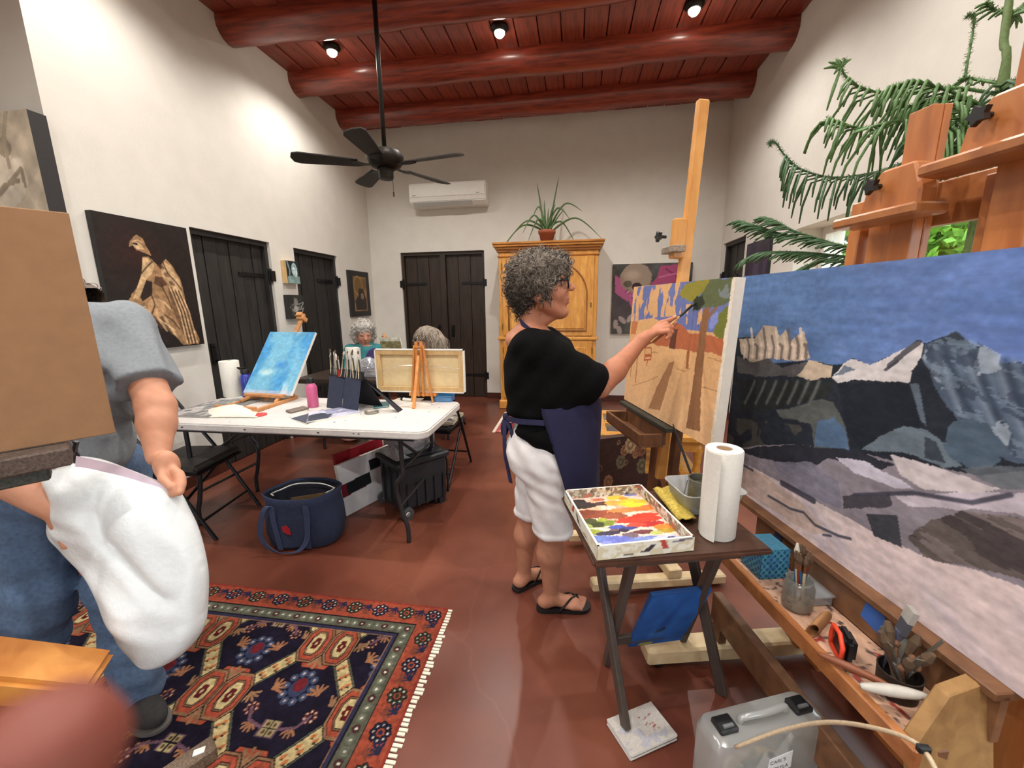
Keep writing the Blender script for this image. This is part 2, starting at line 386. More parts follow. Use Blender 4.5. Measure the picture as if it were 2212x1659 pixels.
def puff(poly, nrm, T, h=.007, dm=.09, fold=None):
    """a swollen sheet shape (bags): thick in the middle, thin at its outline"""
    P = np.array(poly); c = P.mean(0); n = unit(nrm); a = unit(np.cross(A3(0, 0, 1), n)); b = np.cross(n, a); Q = np.c_[(P-c)@a, (P-c)@b]; lo = Q.min(0)-.02; hi = Q.max(0)+.02
    def post(F, X, Y, Z):
        x, y = np.broadcast_arrays(X[:, :, 0], Y[:, :, 0]); ins = np.zeros(x.shape, bool); d = np.full(x.shape, 9.); m = len(Q)
        for i in range(m):
            (x0, y0), (x1, y1) = Q[i], Q[(i+1) % m]
            if y0 != y1: ins ^= ((y0 > y) != (y1 > y)) & (x < (x1-x0)*(y-y0)/(y1-y0)+x0)
            dx, dy = x1-x0, y1-y0; t = np.clip(((x-x0)*dx+(y-y0)*dy)/max(dx*dx+dy*dy, 1e-12), 0, 1); d = np.minimum(d, np.hypot(x-x0-t*dx, y-y0-t*dy))
        H = T*np.sqrt(np.clip(1-(1-np.clip(d/dm, 0, 1))**2, 0, 1))
        if fold is not None: H = H*(1+fold(x, y)*np.clip(d/.03, 0, 1))
        return (np.abs(Z)-np.where(ins, H, -d)[:, :, None]).astype(np.float32)
    bb = surfnet([], h, (lo[0], lo[1], -T*1.7), (hi[0], hi[1], T*1.7), post); V = np.array(bb.v); bb.v = c+V[:, :1]*a+V[:, 1:2]*b+V[:, 2:]*n; return bb
# ================================================================== the room
PLASTER = plain('plaster_white', (214, 210, 202), .9, .03, 1.2, .12, 9)
DARKW = wood('dark_door_wood', (26, 26, 26), (48, 45, 42), (9, 9, 1.2), .55)
REDW = wood('red_stained_wood', (92, 32, 22), (160, 66, 44), (1.2, 14, 14), .34, coat=.3)
REDB = wood('red_stained_board', (104, 40, 28), (156, 68, 48), (14, 1.0, 14), .42, coat=.2)
HONEY = wood('honey_pine', (184, 120, 46), (218, 162, 80), (7, 7, 1.6), .38, coat=.25)
HONEYH = wood('honey_pine_crosswise', (184, 120, 46), (218, 162, 80), (1.6, 7, 7), .38, coat=.25)
BRONZE = plain('dark_bronze_metal', (38, 33, 29), .45, .1, 8, metal=.6)
BLACKM = plain('black_painted_metal', (24, 24, 25), .4, .05, 8, metal=.3)
BLACKP = plain('black_plastic', (20, 21, 23), .42, .1, 5)
WHITEP = plain('white_plastic', (228, 226, 220), .4, .03, 5)

def wall(name, axis, c, th, a0, a1, z0, z1, holes):
    """wall at axis = c (thickness th outwards), pieces left standing round the openings (a0, a1, z0, z1)"""
    b = B(); As = sorted({a0, a1, *[h[0] for h in holes], *[h[1] for h in holes]}); Zs = sorted({z0, z1, *[h[2] for h in holes], *[h[3] for h in holes]})
    for i in range(len(As)-1):
        j = 0
        while j < len(Zs)-1:
            am = (As[i]+As[i+1])/2
            solid = lambda q: not any(h[0] < am < h[1] and h[2] < (Zs[q]+Zs[q+1])/2 < h[3] for h in holes)
            if not solid(j): j += 1; continue
            k = j
            while k < len(Zs)-1 and solid(k): k += 1
            if axis == 'x': b.box2((c, As[i], Zs[j]), (c+th, As[i+1], Zs[k]))
            else: b.box2((As[i], c, Zs[j]), (As[i+1], c+th, Zs[k]))
            j = k
    return struct(obj(name, b, PLASTER, local=True))
ZT = 4.2
D1, D2 = (2.94, 3.80, 0, 2.045), (4.155, 4.975, 0, 2.04)
D3 = (-2.565, -1.30, 0, 2.17)
wl = wall('wall_left', 'x', XL, -.35, YN, YB+.35, 0, ZT, [D1, D2])
wall('wall_back', 'y', YB, .35, XL, XR, 0, ZT, [D3])
D4 = (5.10, 5.80, 0, 2.14)
wall('wall_right', 'x', XR, .38, YR-.35, YB+.35, 0, ZT, [WIN1, WIN2, D4])
wall('wall_rear', 'y', YR, -.35, XN-.35, XR, 0, ZT, [WIN_FILL])
wall('wall_near_left', 'x', XN, -.35, YR, YN+.35, 0, ZT, [])
wall('wall_corner_return', 'y', YN, .35, XN, XL-.35, 0, ZT, [])

# floor: oxblood stained concrete, waxed, worn and cracked
m, nt, bs = _new('stained_concrete'); mp = _coord(nt, (1, 1, 1))
n1 = nt.nodes.new('ShaderNodeTexNoise'); n1.inputs['Scale'].default_value = 1.3; n1.inputs['Detail'].default_value = 8; nt.links.new(mp.outputs[0], n1.inputs['Vector'])
r1 = _ramp(nt, n1.outputs['Fac'], [(.25, lin((80, 40, 30))), (.5, lin((106, 56, 41))), (.75, lin((134, 79, 59)))])
n2 = nt.nodes.new('ShaderNodeTexNoise'); n2.inputs['Scale'].default_value = 26; n2.inputs['Detail'].default_value = 3; nt.links.new(mp.outputs[0], n2.inputs['Vector'])
r2 = _ramp(nt, n2.outputs['Fac'], [(.70, (0, 0, 0)), (.77, (1, 1, 1))])
v1 = nt.nodes.new('ShaderNodeTexVoronoi'); v1.feature = 'DISTANCE_TO_EDGE'; v1.inputs['Scale'].default_value = .8
nd = nt.nodes.new('ShaderNodeTexNoise'); nd.inputs['Scale'].default_value = 3; nt.links.new(mp.outputs[0], nd.inputs['Vector'])
va = nt.nodes.new('ShaderNodeVectorMath'); va.operation = 'MULTIPLY_ADD'; va.inputs[1].default_value = (.25, .25, .25); nt.links.new(nd.outputs['Color'], va.inputs[0]); nt.links.new(mp.outputs[0], va.inputs[2]); nt.links.new(va.outputs[0], v1.inputs['Vector'])
r3 = _ramp(nt, v1.outputs['Distance'], [(.0, (.14, .14, .14)), (.005, (0, 0, 0))])
mx = nt.nodes.new('ShaderNodeMixRGB'); mx.inputs[2].default_value = (*lin((150, 96, 76)), 1); nt.links.new(r3.outputs[0], mx.inputs[0]); nt.links.new(r1.outputs[0], mx.inputs[1])
mx2 = nt.nodes.new('ShaderNodeMixRGB'); mx2.inputs[2].default_value = (*lin((140, 84, 66)), 1); mu = nt.nodes.new('ShaderNodeMath'); mu.operation = 'MULTIPLY'; mu.inputs[1].default_value = .25
nt.links.new(r2.outputs[0], mu.inputs[0]); nt.links.new(mu.outputs[0], mx2.inputs[0]); nt.links.new(mx.outputs[0], mx2.inputs[1]); nt.links.new(mx2.outputs[0], bs.inputs['Base Color'])
rr = _ramp(nt, n1.outputs['Fac'], [(.3, (.26,)*3), (.7, (.44,)*3)]); nt.links.new(rr.outputs[0], bs.inputs['Roughness']); bs.inputs['Specular IOR Level'].default_value = .5
struct(obj('floor', B().box2((XN-.3, YR-.3, -.1), (XR+.35, YB+.3, 0)), m, local=True))
# baseboards
BASEW = wood('baseboard_wood', (62, 30, 22), (84, 44, 32), (2, 2, 20), .4)
bb = B()
for a, c in ((YN, D1[0]), (D1[1], D2[0]), (D2[1], YB)): bb.box2((XL, a, 0), (XL+.02, c, .09))
struct(obj('baseboard_left', bb, BASEW, local=True))
bb = B().box2((XL+.02, YB-.02, 0), (D3[0], YB, .09)).box2((D3[1], YB-.02, 0), (XR, YB, .09)); struct(obj('baseboard_back', bb, BASEW, local=True))
bb = B().box2((XR-.02, YR, 0), (XR, D4[0], .09)); struct(obj('baseboard_right', bb, BASEW, local=True))

# ceiling: boards laid along the room, log beams (vigas) across it
cl = struct(obj('ceiling', B().box2((XN-.3, YR-.3, ZC+.045), (XR+.35, YB+.3, ZC+.12)), REDB, local=True))
bw = .205; nb = int((XR-XN)/bw)+2; me0 = None
for i in range(nb):
    x = XR-bw*i-bw/2
    b = B().box2((-bw/2+.006, YR-.25, 0), (bw/2-.006, YB+.25, .03))
    if me0 is None: o = obj('ceiling_board', b, REDB, cl, local=True); me0 = o.data
    else: o = _link('ceiling_board', me0, cl)
    o.location = (x, 0, ZC+.008*random.random())
def log_beam(y, long, label):
    x0, x1 = (XN-.1, XR+.1) if long else (XL-.1, XR+.1); nseg = 26; r0 = .142; pts = []; n = 18; vs = []
    sd = random.random()*50
    for i in range(nseg+1):
        x = x0+(x1-x0)*i/nseg; r = r0*(1+.05*sin(i*.7+sd)+.03*sin(i*2.1+sd)); dy = .012*sin(i*.35+sd)
        vs += [(x, y+dy+r*cos(2*pi*k/n)*(1+.02*sin(3*k+sd)), ZC-.04+r*sin(2*pi*k/n)) for k in range(n)]
    fs = [(i*n+k, i*n+(k+1) % n, (i+1)*n+(k+1) % n, (i+1)*n+k) for i in range(nseg) for k in range(n)]+[tuple(range(n)), tuple(nseg*n+k for k in range(n))]
    return tag(obj('ceiling_beam', B().add(vs, fs), REDW, smooth=True), label, 'beam', 'log beams under the ceiling')
for i, (y, l) in enumerate(((5.38, 0), (4.51, 0), (3.63, 0), (2.75, 0), (1.86, 1), (.98, 1), (.1, 1), (-.8, 1), (-1.7, 1), (-2.6, 1))):
    log_beam(y, l, ['red stained log beam closest to the back wall', 'red stained log beam beside the row of ceiling lights, on the back wall side', 'red stained log beam beside the row of ceiling lights, away from the back wall'][i] if i < 3 else 'red stained log beam over the near part of the studio')

# ceiling lights
GLOW = plain('lamp_glow', (255, 250, 240), .5, 0, emit=((255, 246, 232), 60))
for y, grp in ((4.07, 1), (2.3, 2), (.53, 2), (-1.25, 2)):  # first row is real; the nearer rows are unseen lamps added for brightness
    for k, x in enumerate((-2.33, -.71, .93)):
        t = thing('ceiling_light', ('bright round ceiling light between the log beams, '+('near the dark doors', 'in the middle of the row', 'near the window wall')[k]) if grp == 1 else 'added unseen ceiling light over the near part of the studio', 'lamp', (x, y, ZC-.10), 0, 'row of ceiling lights' if grp == 1 else 'added near ceiling lights')
        obj('housing', B().lathe([(.0, .10), (.075, .10), (.08, .085), (.066, .07), (.058, .06), (.05, .055)], (x, y, ZC-.10), 20), BRONZE, t, smooth=True)
        obj('bulb', B().lathe([(0.001, .015), (.025, .02), (.042, .038), (.048, .06), (.04, .08)], (x, y, ZC-.10), 16), GLOW, t, smooth=True)
        L = bpy.data.lights.new('lamp_beam', 'SPOT'); L.energy = 110; L.spot_size = radians(150); L.spot_blend = .6; L.shadow_soft_size = .035; L.color = (1, .95, .88)
        o = bpy.data.objects.new('lamp_beam', L); COL.objects.link(o); o.parent = t; o.location = (0, 0, .005)

# doors
def plank_door(name, plane, c, a0, a1, z1, n, sgn, hinge_end, mat=DARKW):
    P = (lambda a, o, z: (c+sgn*o, a, z)) if plane == 'x' else (lambda a, o, z: (a, c+sgn*o, z))
    b = B().box2(P(a0, -.12, 0), P(a1, -.10, z1)); d = struct(obj(name, b, mat, local=True))
    w = (a1-a0-.08)/n
    for i in range(n): obj('plank', B().box2(P(a0+.04+w*i+.004, -.10, .01), P(a0+.04+w*(i+1)-.004, -.075+.004*(i % 2), z1-.045)), mat, d, local=True)
    fr = B().box2(P(a0, -.12, 0), P(a0+.04, -.03, z1)).box2(P(a1-.04, -.12, 0), P(a1, -.03, z1)).box2(P(a0+.04, -.12, z1-.045), P(a1-.04, -.03, z1))
    obj('door_frame', fr, mat, d, local=True)
    for z in (.35, 1.72):
        h = B(); e = a1 if hinge_end else a0; s = -1 if hinge_end else 1
        h.box2(P(e+s*.02, -.075, z-.018), P(e+s*.36, -.062, z+.018)); 
        h.tube([P(e+s*.012, -.02, z-.07), P(e+s*.012, -.02, z+.07)], .016, 8); h.box2(P(e-s*.03, -.012, z-.05), P(e+s*.03, .006, z+.05))
        obj('strap_hinge', h, BLACKM, d, local=True)
    e = a0+.11 if hinge_end else a1-.11
    hb = B().box2(P(e-.022, -.072, .93), P(e+.022, -.06, 1.11)).tube([P(e, -.062, .95), P(e, -.02, .97), P(e, -.02, 1.07), P(e, -.062, 1.09)], .008, 6)
    obj('handle', hb, BLACKM, d, local=True)
    return d
plank_door('door_1', 'x', XL, *D1[:2], D1[3], 6, 1, True)
plank_door('door_2', 'x', XL, *D2[:2], D2[3], 6, 1, True)
DBACK = wood('brown_door_wood', (30, 22, 17), (58, 43, 32), (9, 9, 1.2), .5)
plank_door('door_3', 'y', YB, D3[0], (D3[0]+D3[1])/2, D3[3], 3, -1, False, DBACK)
plank_door('door_4', 'y', YB, (D3[0]+D3[1])/2, D3[1], D3[3], 3, -1, True, DBACK)
plank_door('door_5', 'x', XR, *D4[:2], D4[3], 5, -1, True)

# windows with frames, panes and sills
GLASS = clear('window_glass', (240, 246, 246), .0, .02, .06)
FRAMEW = plain('window_frame_white', (236, 236, 230), .5, .03)
def window(name, plane, c, a0, a1, z0, z1, sgn, nm):
    P = (lambda a, o, z: (c+sgn*o, a, z)) if plane == 'x' else (lambda a, o, z: (a, c+sgn*o, z))
    w = B(); f = .06; d0, d1 = .2, .26
    w.box2(P(a0, d0, z0), P(a1, d1, z0+f)).box2(P(a0, d0, z1-f), P(a1, d1, z1)).box2(P(a0, d0, z0+f), P(a0+f, d1, z1-f)).box2(P(a1-f, d0, z0+f), P(a1, d1, z1-f))
    o = struct(obj(name, w, FRAMEW, local=True)); st = (a1-a0-2*f)/nm
    for i in range(1, nm): obj('mullion', B().box2(P(a0+f+st*i-.03, d0, z0+f), P(a0+f+st*i+.03, d1, z1-f)), FRAMEW, o, local=True)
    for i in range(nm): obj('pane', B().box2(P(a0+f+st*i+(.03 if i else 0), .229, z0+f), P(a0+f+st*(i+1)-(.03 if i < nm-1 else 0), .233, z1-f)), GLASS, o, local=True)
    obj('window_sill', B().box2(P(a0, -.02, z0-.03), P(a1, d0, z0+.004)), HONEY, o, local=True); return o
window('window_1', 'x', XR, *WIN1, 1, 3)
window('window_2', 'x', XR, *WIN2, 1, 3)
window('added_fill_window', 'y', YR, *WIN_FILL, -1, 2)  # unseen rear opening, added to let in fill light

# outside: ground, porch roof edge, trees
struct(obj('ground', B().box2((-30, -30, -.35), (40, 40, -.15)), plain('dry_earth', (150, 132, 104), .9, .2, 1), local=True))
LEAF = plain('leaf_green', (104, 158, 46), .5, .35, 3); LEAFD = plain('leaf_dark_green', (44, 84, 34), .5, .3, 3); BARK = plain('bark', (92, 72, 54), .9, .3, 20, .5, 40)
def tree(x, y, h, r, n, label, mat, seed):
    rng = np.random.default_rng(seed); t = thing('garden_tree', label, 'tree', (x, y, -.15), 0, 'trees outside the window')
    obj('trunk', B().tube([(x, y, -.15), (x+.05, y, h*.3), (x-.04, y+.05, h*.7)], [.13, .1, .05], 8), BARK, t, smooth=True)
    c = rng.normal(size=(n, 3)); c /= np.linalg.norm(c, axis=1)[:, None]; c *= (rng.random((n, 1))**.5)*np.array([r, r, h*.42]); c += (x, y, h*.6)
    a = rng.normal(size=(n, 3)); a /= np.linalg.norm(a, axis=1)[:, None]; q = rng.normal(size=(n, 3)); q = np.cross(a, q); q /= np.linalg.norm(q, axis=1)[:, None]
    s = .06+.05*rng.random((n, 1)); V = np.stack([c-a*s, c+q*s*.5, c+a*s, c-q*s*.5], 1).reshape(-1, 3)
    b = B(); b.v = V; b.f = [(4*i, 4*i+1, 4*i+2, 4*i+3) for i in range(n)]; f = obj('foliage', b, mat, t, fixn=False); f['kind'] = 'stuff'
tree(4.9, 6.3, 3.6, 1.25, 5200, 'light green leafy tree outside the studio window', LEAF, 1)
tree(7.2, 11.5, 5.0, 2.2, 5200, 'dark green tree far beyond the studio window', LEAFD, 2)
tree(6.2, .2, 4.4, 1.6, 4000, 'dark green bushy tree outside the near window', LEAFD, 3)

# air conditioner
ax0, ax1 = -2.29, -1.21; t = thing('air_conditioner', 'white wall-mounted air conditioner above the brown double door', 'air conditioner', ((ax0+ax1)/2, YB-.1, 2.74))
prof = [(0, 2.745), (-.13, 2.745), (-.20, 2.80), (-.215, 2.86), (-.215, 3.03), (-.17, 3.05), (0, 3.05)]
obj('body', B().prism([(ax0, YB-.004+y, z) for y, z in prof], (ax1-ax0, 0, 0)), WHITEP, t, bev=.01, seg=2)
obj('front_panel', B().box2((ax0+.012, YB-.226, 2.862), (ax1-.012, YB-.216, 3.02)), WHITEP, t, bev=.003)
fl = B(); p, q = A3(0, YB-.148, 2.752), A3(0, YB-.205, 2.80); fl.prism([p+(ax0+.05, 0, 0), p+(ax1-.2, 0, 0), q+(ax1-.2, 0, 0), q+(ax0+.05, 0, 0)], (0, -.006, -.006)); obj('air_flap', fl, plain('grey_plastic', (196, 200, 198), .4, .03), t)
obj('badge', B().box2((ax0+.05, YB-.2272, 2.878), (ax0+.1, YB-.2258, 2.886)), plain('badge_grey', (120, 120, 120), .4, 0), t)
obj('badge', B().box2((ax1-.13, YB-.2272, 2.878), (ax1-.09, YB-.2258, 2.886)), MATS['badge_grey'], t)

# ceiling fan
fc = D(832, 345, 3.1); fx, fy, fz = fc; t = thing('ceiling_fan', 'dark bronze five-blade ceiling fan hanging on a long rod', 'ceiling fan', (fx, fy, fz-.12))
obj('down_rod', B().tube([(fx, fy, fz+.04), (fx, fy, ZC)], .017, 10), BRONZE, t, smooth=True)
obj('canopy', B().lathe([(.02, -.1), (.05, -.08), (.07, 0)], (fx, fy, ZC), 18), BRONZE, t, smooth=True)
smooth_angle(obj('motor_housing', B().lathe([(.03, .075), (.07, .07), (.125, .05), (.14, .02), (.138, -.015), (.11, -.05), (.07, -.065)], (fx, fy, fz), 28), BRONZE, t))
smooth_angle(obj('switch_housing', B().lathe([(.062, -.06), (.066, -.075), (.056, -.085), (.056, -.125), (.05, -.14), (.0, -.143)], (fx, fy, fz), 24), BRONZE, t))
BLADEW = wood('fan_blade_wood', (30, 26, 24), (48, 42, 37), (4, 4, 4), .5)
for i in range(5):
    a = radians(-10+72*i); ca, sa = cos(a), sin(a); R = lambda x, y, z: (fx+x*ca-y*sa, fy+x*sa+y*ca, fz+z)
    obj('blade_bracket', B().prism([R(.06, -.02, -.045), R(.15, -.012, -.05), R(.20, -.04, -.052), R(.25, -.035, -.05), R(.25, .035, -.042), R(.20, .04, -.044), R(.15, .012, -.05), R(.06, .02, -.045)], (0, 0, .008)), BRONZE, t)
    out = [(.20, -.05), (.60, -.072), (.645, -.055), (.66, 0), (.645, .055), (.60, .072), (.20, .05)]
    obj('blade', B().prism([R(x, y, -.04+y*.2) for x, y in out], (0, 0, .007)), BLADEW, t)
obj('pull_chain', B().tube([(fx+.05, fy, fz-.12), (fx+.052, fy, fz-.235)], .002, 5).tube([(fx+.052, fy, fz-.235), (fx+.052, fy, fz-.27)], .005, 6), BRONZE, t)

# armoire
ay0, ay1, aX0, aX1 = 5.30, 5.86, -.985, .275; t = thing('armoire', 'tall honey pine armoire with arched door panels against the back wall', 'wardrobe', ((aX0+aX1)/2, ay1, 0))
obj('body', B().box2((aX0, ay0, .1), (aX1, ay1, 2.06)), HONEY, t, bev=.006)
obj('plinth', B().box2((aX0-.02, ay0-.02, 0), (aX1+.02, ay1, .12)), HONEYH, t, bev=.01)
cr = B()
for z0, z1, o in ((2.0, 2.02, .015), (2.06, 2.09, .02), (2.09, 2.12, .04), (2.12, 2.15, .06), (2.15, 2.175, .07)): cr.box2((aX0-o, ay0-o, z0), (aX1+o, ay1, z1))
obj('cornice', cr, wood('armoire_cornice', (150, 92, 34), (192, 130, 54), (1.6, 7, 7), .4), t, bev=.004)
mid = (aX0+aX1)/2
def arch_poly(x0, x1, z0, z1, y, rise, n=14):
    xm = (x0+x1)/2; r = (x1-x0)/2; return [(x0, y, z0), (x1, y, z0)]+[(xm+r*cos(pi*k/n), y, z1-rise+rise*sin(pi*k/n)) for k in range(n+1)]
MOULD = wood('armoire_moulding', (120, 70, 26), (150, 92, 40), (7, 7, 2), .4); plain('aged_brass', (140, 104, 52), .4, .1, metal=.8)
x0, x1 = aX0+.05, aX1-.05; d = obj('door', B().box2((x0, ay0-.022, 1.0), (x1, ay0, 1.985)), HONEY, t, bev=.004)
obj('raised_panel', B().prism(arch_poly(x0+.105, x1-.105, 1.09, 1.93, ay0-.023, .42, 20), (0, -.012, 0)), HONEY, d, bev=.008)
rim = arch_poly(x0+.08, x1-.08, 1.065, 1.955, ay0-.026, .44, 24); obj('arch_moulding', B().tube(rim+[rim[0]], .010, 6), MOULD, d, smooth=True)
for z in (1.12, 1.88): obj('hinge', B().tube([(x0-.004, ay0-.026, z-.04), (x0-.004, ay0-.026, z+.04)], .007, 6), MATS['aged_brass'], d)
obj('key_plate', B().box2((x1-.04, ay0-.027, 1.36), (x1-.02, ay0-.021, 1.42)), MATS['aged_brass'], d)
for s, (x0, x1) in enumerate(((aX0+.05, mid-.003), (mid+.003, aX1-.05))):
    d2 = obj('door', B().box2((x0, ay0-.022, .16), (x1, ay0, .93)), HONEY, t, bev=.004)
    obj('raised_panel', B().box2((x0+.08, ay0-.034, .24), (x1-.08, ay0-.02, .85)), HONEY, d2, bev=.012)
    xe = x0 if s == 0 else x1; obj('hinge', B().tube([(xe, ay0-.026, .77), (xe, ay0-.026, .85)], .007, 6), MATS['aged_brass'], d2)
obj('waist_moulding', B().box2((aX0-.025, ay0-.03, .945), (aX1+.025, ay0+.02, .985)), HONEYH, t, bev=.008)

# potted plant on the armoire
px_, py_ = -.38, 5.52; t = thing('potted_plant', 'spiky green potted plant in a clay pot on top of the armoire', 'plant', (px_, py_, 2.175))
obj('pot', B().lathe([(0.001, 0), (.075, 0), (.1, .12), (.112, .125), (.115, .165), (.102, .165), (.098, .13), (.0, .13)], (px_, py_, 2.175), 20), plain('terracotta', (150, 84, 58), .85, .15, 10), t, smooth=True)
GREEN = plain('plant_leaf_green', (74, 104, 58), .5, .25, 8)
tips = [(1092, 528), (1078, 545), (1128, 505), (1160, 395), (1176, 432), (1193, 447), (1207, 382), (1218, 452), (1258, 456), (1245, 530), (1232, 475), (1150, 470), (1300, 515), (1140, 522), (1185, 450), (1200, 440)]
for i, (u, v) in enumerate(tips):
    e = OY(u, v, 5.5+.12*sin(i*2.3)); base = A3(px_+.03*cos(i), py_+.03*sin(i*1.7), 2.31); up = e[2] > 2.55
    mid_ = (base+e)/2+(A3(0, 0, .02) if up else A3(0, 0, .22)); pts = curve([base, mid_, e], 7); w = [.013*(1-(k/(len(pts)-1))**2)+.0012 for k in range(len(pts))]
    obj('leaf', B().tube(pts, w, 5), GREEN, t, smooth=True)

# ================================================================== pictures on the walls
CANV = vcol('painted_canvas', .75, .2, .15); PHOTO = vcol('photo_print', .5, .3); SIDEW = plain('canvas_side_white', (230, 226, 216), .85, .04); SIDEK = plain('canvas_side_black', (38, 36, 36), .7, .05); SIDEB = wood('stretcher_pine', (196, 160, 104), (218, 186, 134), (8, 8, 2), .6)
def canvas_box(t, O, eu, ev, th, mat, name='canvas_sides'):
    """sides and back of a stretched canvas; front face at O, eu, ev, depth th against the front normal"""
    O, eu, ev = np.array(O, float), np.array(eu, float), np.array(ev, float); n = unit(np.cross(eu, ev)); o = O-n*.0008
    return obj(name, B().prism([o, o+eu, o+eu+ev, o+ev], -n*th), mat, t)
# angel photograph on the left wall
y0, y1, z0, z1 = 2.236, 2.872, 1.125, 2.02
t = thing('wall_picture', 'large dark canvas print of a sepia winged statue leaning on its arm', 'picture', (XL, (y0+y1)/2, z0)); O = (XL+.042, y0, z0); eu, ev = A3(0, y1-y0, 0), A3(0, 0, z1-z0); canvas_box(t, O, eu, ev, .04, SIDEK)
pm = lambda x, y: (lambda p: ((p[1]-y0)/(y1-y0), (p[2]-z0)/(z1-z0)))(OX(x, y, XL+.042))
cr7 = lambda L: [(160+a/4.74, 430+b/4.74) for a, b in L]
p = Paint(210, 294, (34, 26, 24), .7, pm); p.ell((290, 545), .3, .28, (58, 26, 22), .6, soft=1)
ST = (150, 116, 82); SH = (84, 58, 42); HI = (204, 172, 130)
p.poly(cr7([(700, 590), (760, 585), (830, 650), (880, 720), (905, 640), (940, 615), (1000, 680), (1080, 800), (1115, 920), (1140, 1050), (1200, 1250), (1285, 1430), (1280, 1480), (1120, 1490), (1050, 1420), (960, 1330), (860, 1250), (780, 1190), (700, 1240), (600, 1180), (540, 1080), (560, 1030), (640, 900), (700, 760)]), ST, wob=.008)
p.poly(cr7([(600, 395), (640, 365), (700, 400), (735, 470), (790, 580), (740, 560), (700, 545), (640, 520), (600, 480), (560, 490), (570, 430)]), ST, wob=.006)
p.poly(cr7([(590, 430), (650, 440), (690, 470), (720, 520), (640, 510), (600, 470)]), HI)
p.poly(cr7([(700, 600), (760, 600), (820, 680), (800, 760), (740, 820), (660, 1030), (600, 1020), (650, 900), (690, 760)]), HI, .8)
p.poly(cr7([(830, 790), (900, 800), (960, 880), (900, 900), (820, 850)]), SH); p.poly(cr7([(740, 830), (800, 850), (800, 980), (700, 1050), (680, 1000)]), (44, 32, 28))
p.poly(cr7([(930, 640), (990, 690), (1070, 810), (1110, 930), (1060, 960), (980, 880), (900, 780), (890, 720)]), HI, .7); p.poly(cr7([(960, 900), (1060, 980), (1130, 1080), (1190, 1280), (1250, 1450), (1180, 1480), (1060, 1260), (1000, 1100)]), SH, .6)
for k in range(7): p.line(cr7([(980+k*18, 900+k*8), (1080+k*16, 1150), (1160+k*17, 1470)]), .007, SH if k % 2 else HI, .8)
for k in range(9): p.line(cr7([(560+k*45, 1060+k*16), (620+k*45, 1130+k*22), (640+k*52, 1180+k*28)]), .009, SH if k % 2 else HI, .7)
p.ell(cr7([(850, 1110)])[0], .07, .075, (180, 142, 104))
for k in range(6): p.ell(cr7([(900+k*26, 700+k*42)])[0], .035, .02, HI if k % 2 else SH, .7, rot=-.7, soft=.4)
for L in ([(905, 640), (960, 760), (1040, 850), (1100, 930)], [(820, 860), (900, 900), (960, 1010), (1000, 1120)], [(790, 980), (830, 1080), (800, 1170)], [(930, 1190), (1010, 1240), (1080, 1330)], [(690, 760), (740, 700), (800, 640)]): p.line(cr7(L), .008, (58, 40, 32), .8, soft=.006)
for L in ([(880, 1240), (960, 1290), (1040, 1350)], [(860, 1030), (930, 1060), (990, 1130)], [(560, 1090), (640, 1120), (730, 1100)], [(600, 430), (650, 420), (690, 440)]): p.line(cr7(L), .007, (226, 196, 156), .8, soft=.006)
p.poly(cr7([(700, 545), (740, 560), (745, 590), (700, 590), (690, 570)]), (40, 30, 28)); p.line(cr7([(610, 455), (640, 460)]), .008, (50, 36, 30)); p.mott(.3, 26, 36); p.mesh('print', O, eu, ev, PHOTO, t)
# icon print
y0, y1, z0, z1 = 5.16, 5.70, 1.265, 1.885
t = thing('wall_picture', 'narrow black framed picture of an ochre arched doorway beside the corner', 'picture', (XL, (y0+y1)/2, z0)); O = (XL+.03, y0, z0); eu, ev = A3(0, y1-y0, 0), A3(0, 0, z1-z0); canvas_box(t, O, eu, ev, .028, SIDEK, 'frame')
p = Paint(60, 80, (34, 33, 33), .85); p.poly([(.2, .12), (.84, .12), (.84, .88), (.2, .88)], (128, 96, 58)); p.mott(.4, 9, 9, mask=p.inside([(.2, .12), (.84, .12), (.84, .88), (.2, .88)]))
p.ell((.42, .68), .19, .22, (150, 118, 62)); p.ell((.42, .68), .16, .18, (112, 84, 46)); p.poly([(.24, .14), (.8, .14), (.8, .36), (.72, .5), (.66, .62), (.44, .62), (.4, .46), (.24, .34)], (44, 33, 31)); p.ell((.6, .45), .07, .07, (150, 126, 110), .8); p.mesh('print', O, eu, ev, PHOTO, t)
# two small canvases between the doors
for (py0, py1, z0, z1, lab, side, kind) in ((3.93, 4.13, 1.655, 1.885, 'small square canvas of a pale veiled statue between the dark doors', SIDEB, 0), (3.91, 4.15, 1.285, 1.535, 'small square black and grey canvas of a carved figure between the dark doors', SIDEK, 1)):
    t = thing('wall_picture', lab, 'picture', (XL, (py0+py1)/2, z0)); O = (XL+.06, py0, z0); eu, ev = A3(0, py1-py0, 0), A3(0, 0, z1-z0); canvas_box(t, O, eu, ev, .058, side)
    p = Paint(48, 54, (38, 44, 46) if kind == 0 else (48, 48, 46))
    if kind == 0:
        p.ell((.6, .62), .22, .3, (150, 178, 180), wob=.1); p.poly([(.0, .0), (1, 0), (1, .34), (.7, .3), (.3, .36), (.05, .3)], (126, 150, 148), wob=.03); p.ell((.58, .58), .12, .17, (206, 222, 222)); p.poly([(.62, .3), (.8, .3), (.84, .7), (.7, .85)], (176, 200, 204)); p.line([(.1, .95), (.25, .55), (.2, .4)], .05, (126, 150, 152)); p.line([(.5, .6), (.56, .6)], .02, (40, 52, 56))
    else:
        for k in range(16): p.line([(random.random(), random.random()), (random.random(), random.random())], .025, random.choice([(116, 116, 112), (86, 86, 84), (150, 150, 146)]), .8)
        p.ell((.45, .72), .13, .15, (120, 118, 114)); p.ell((.4, .4), .16, .13, (164, 162, 156), wob=.2)
    p.mott(.3, 9, 9); p.mesh('print', O, eu, ev, PHOTO, t)
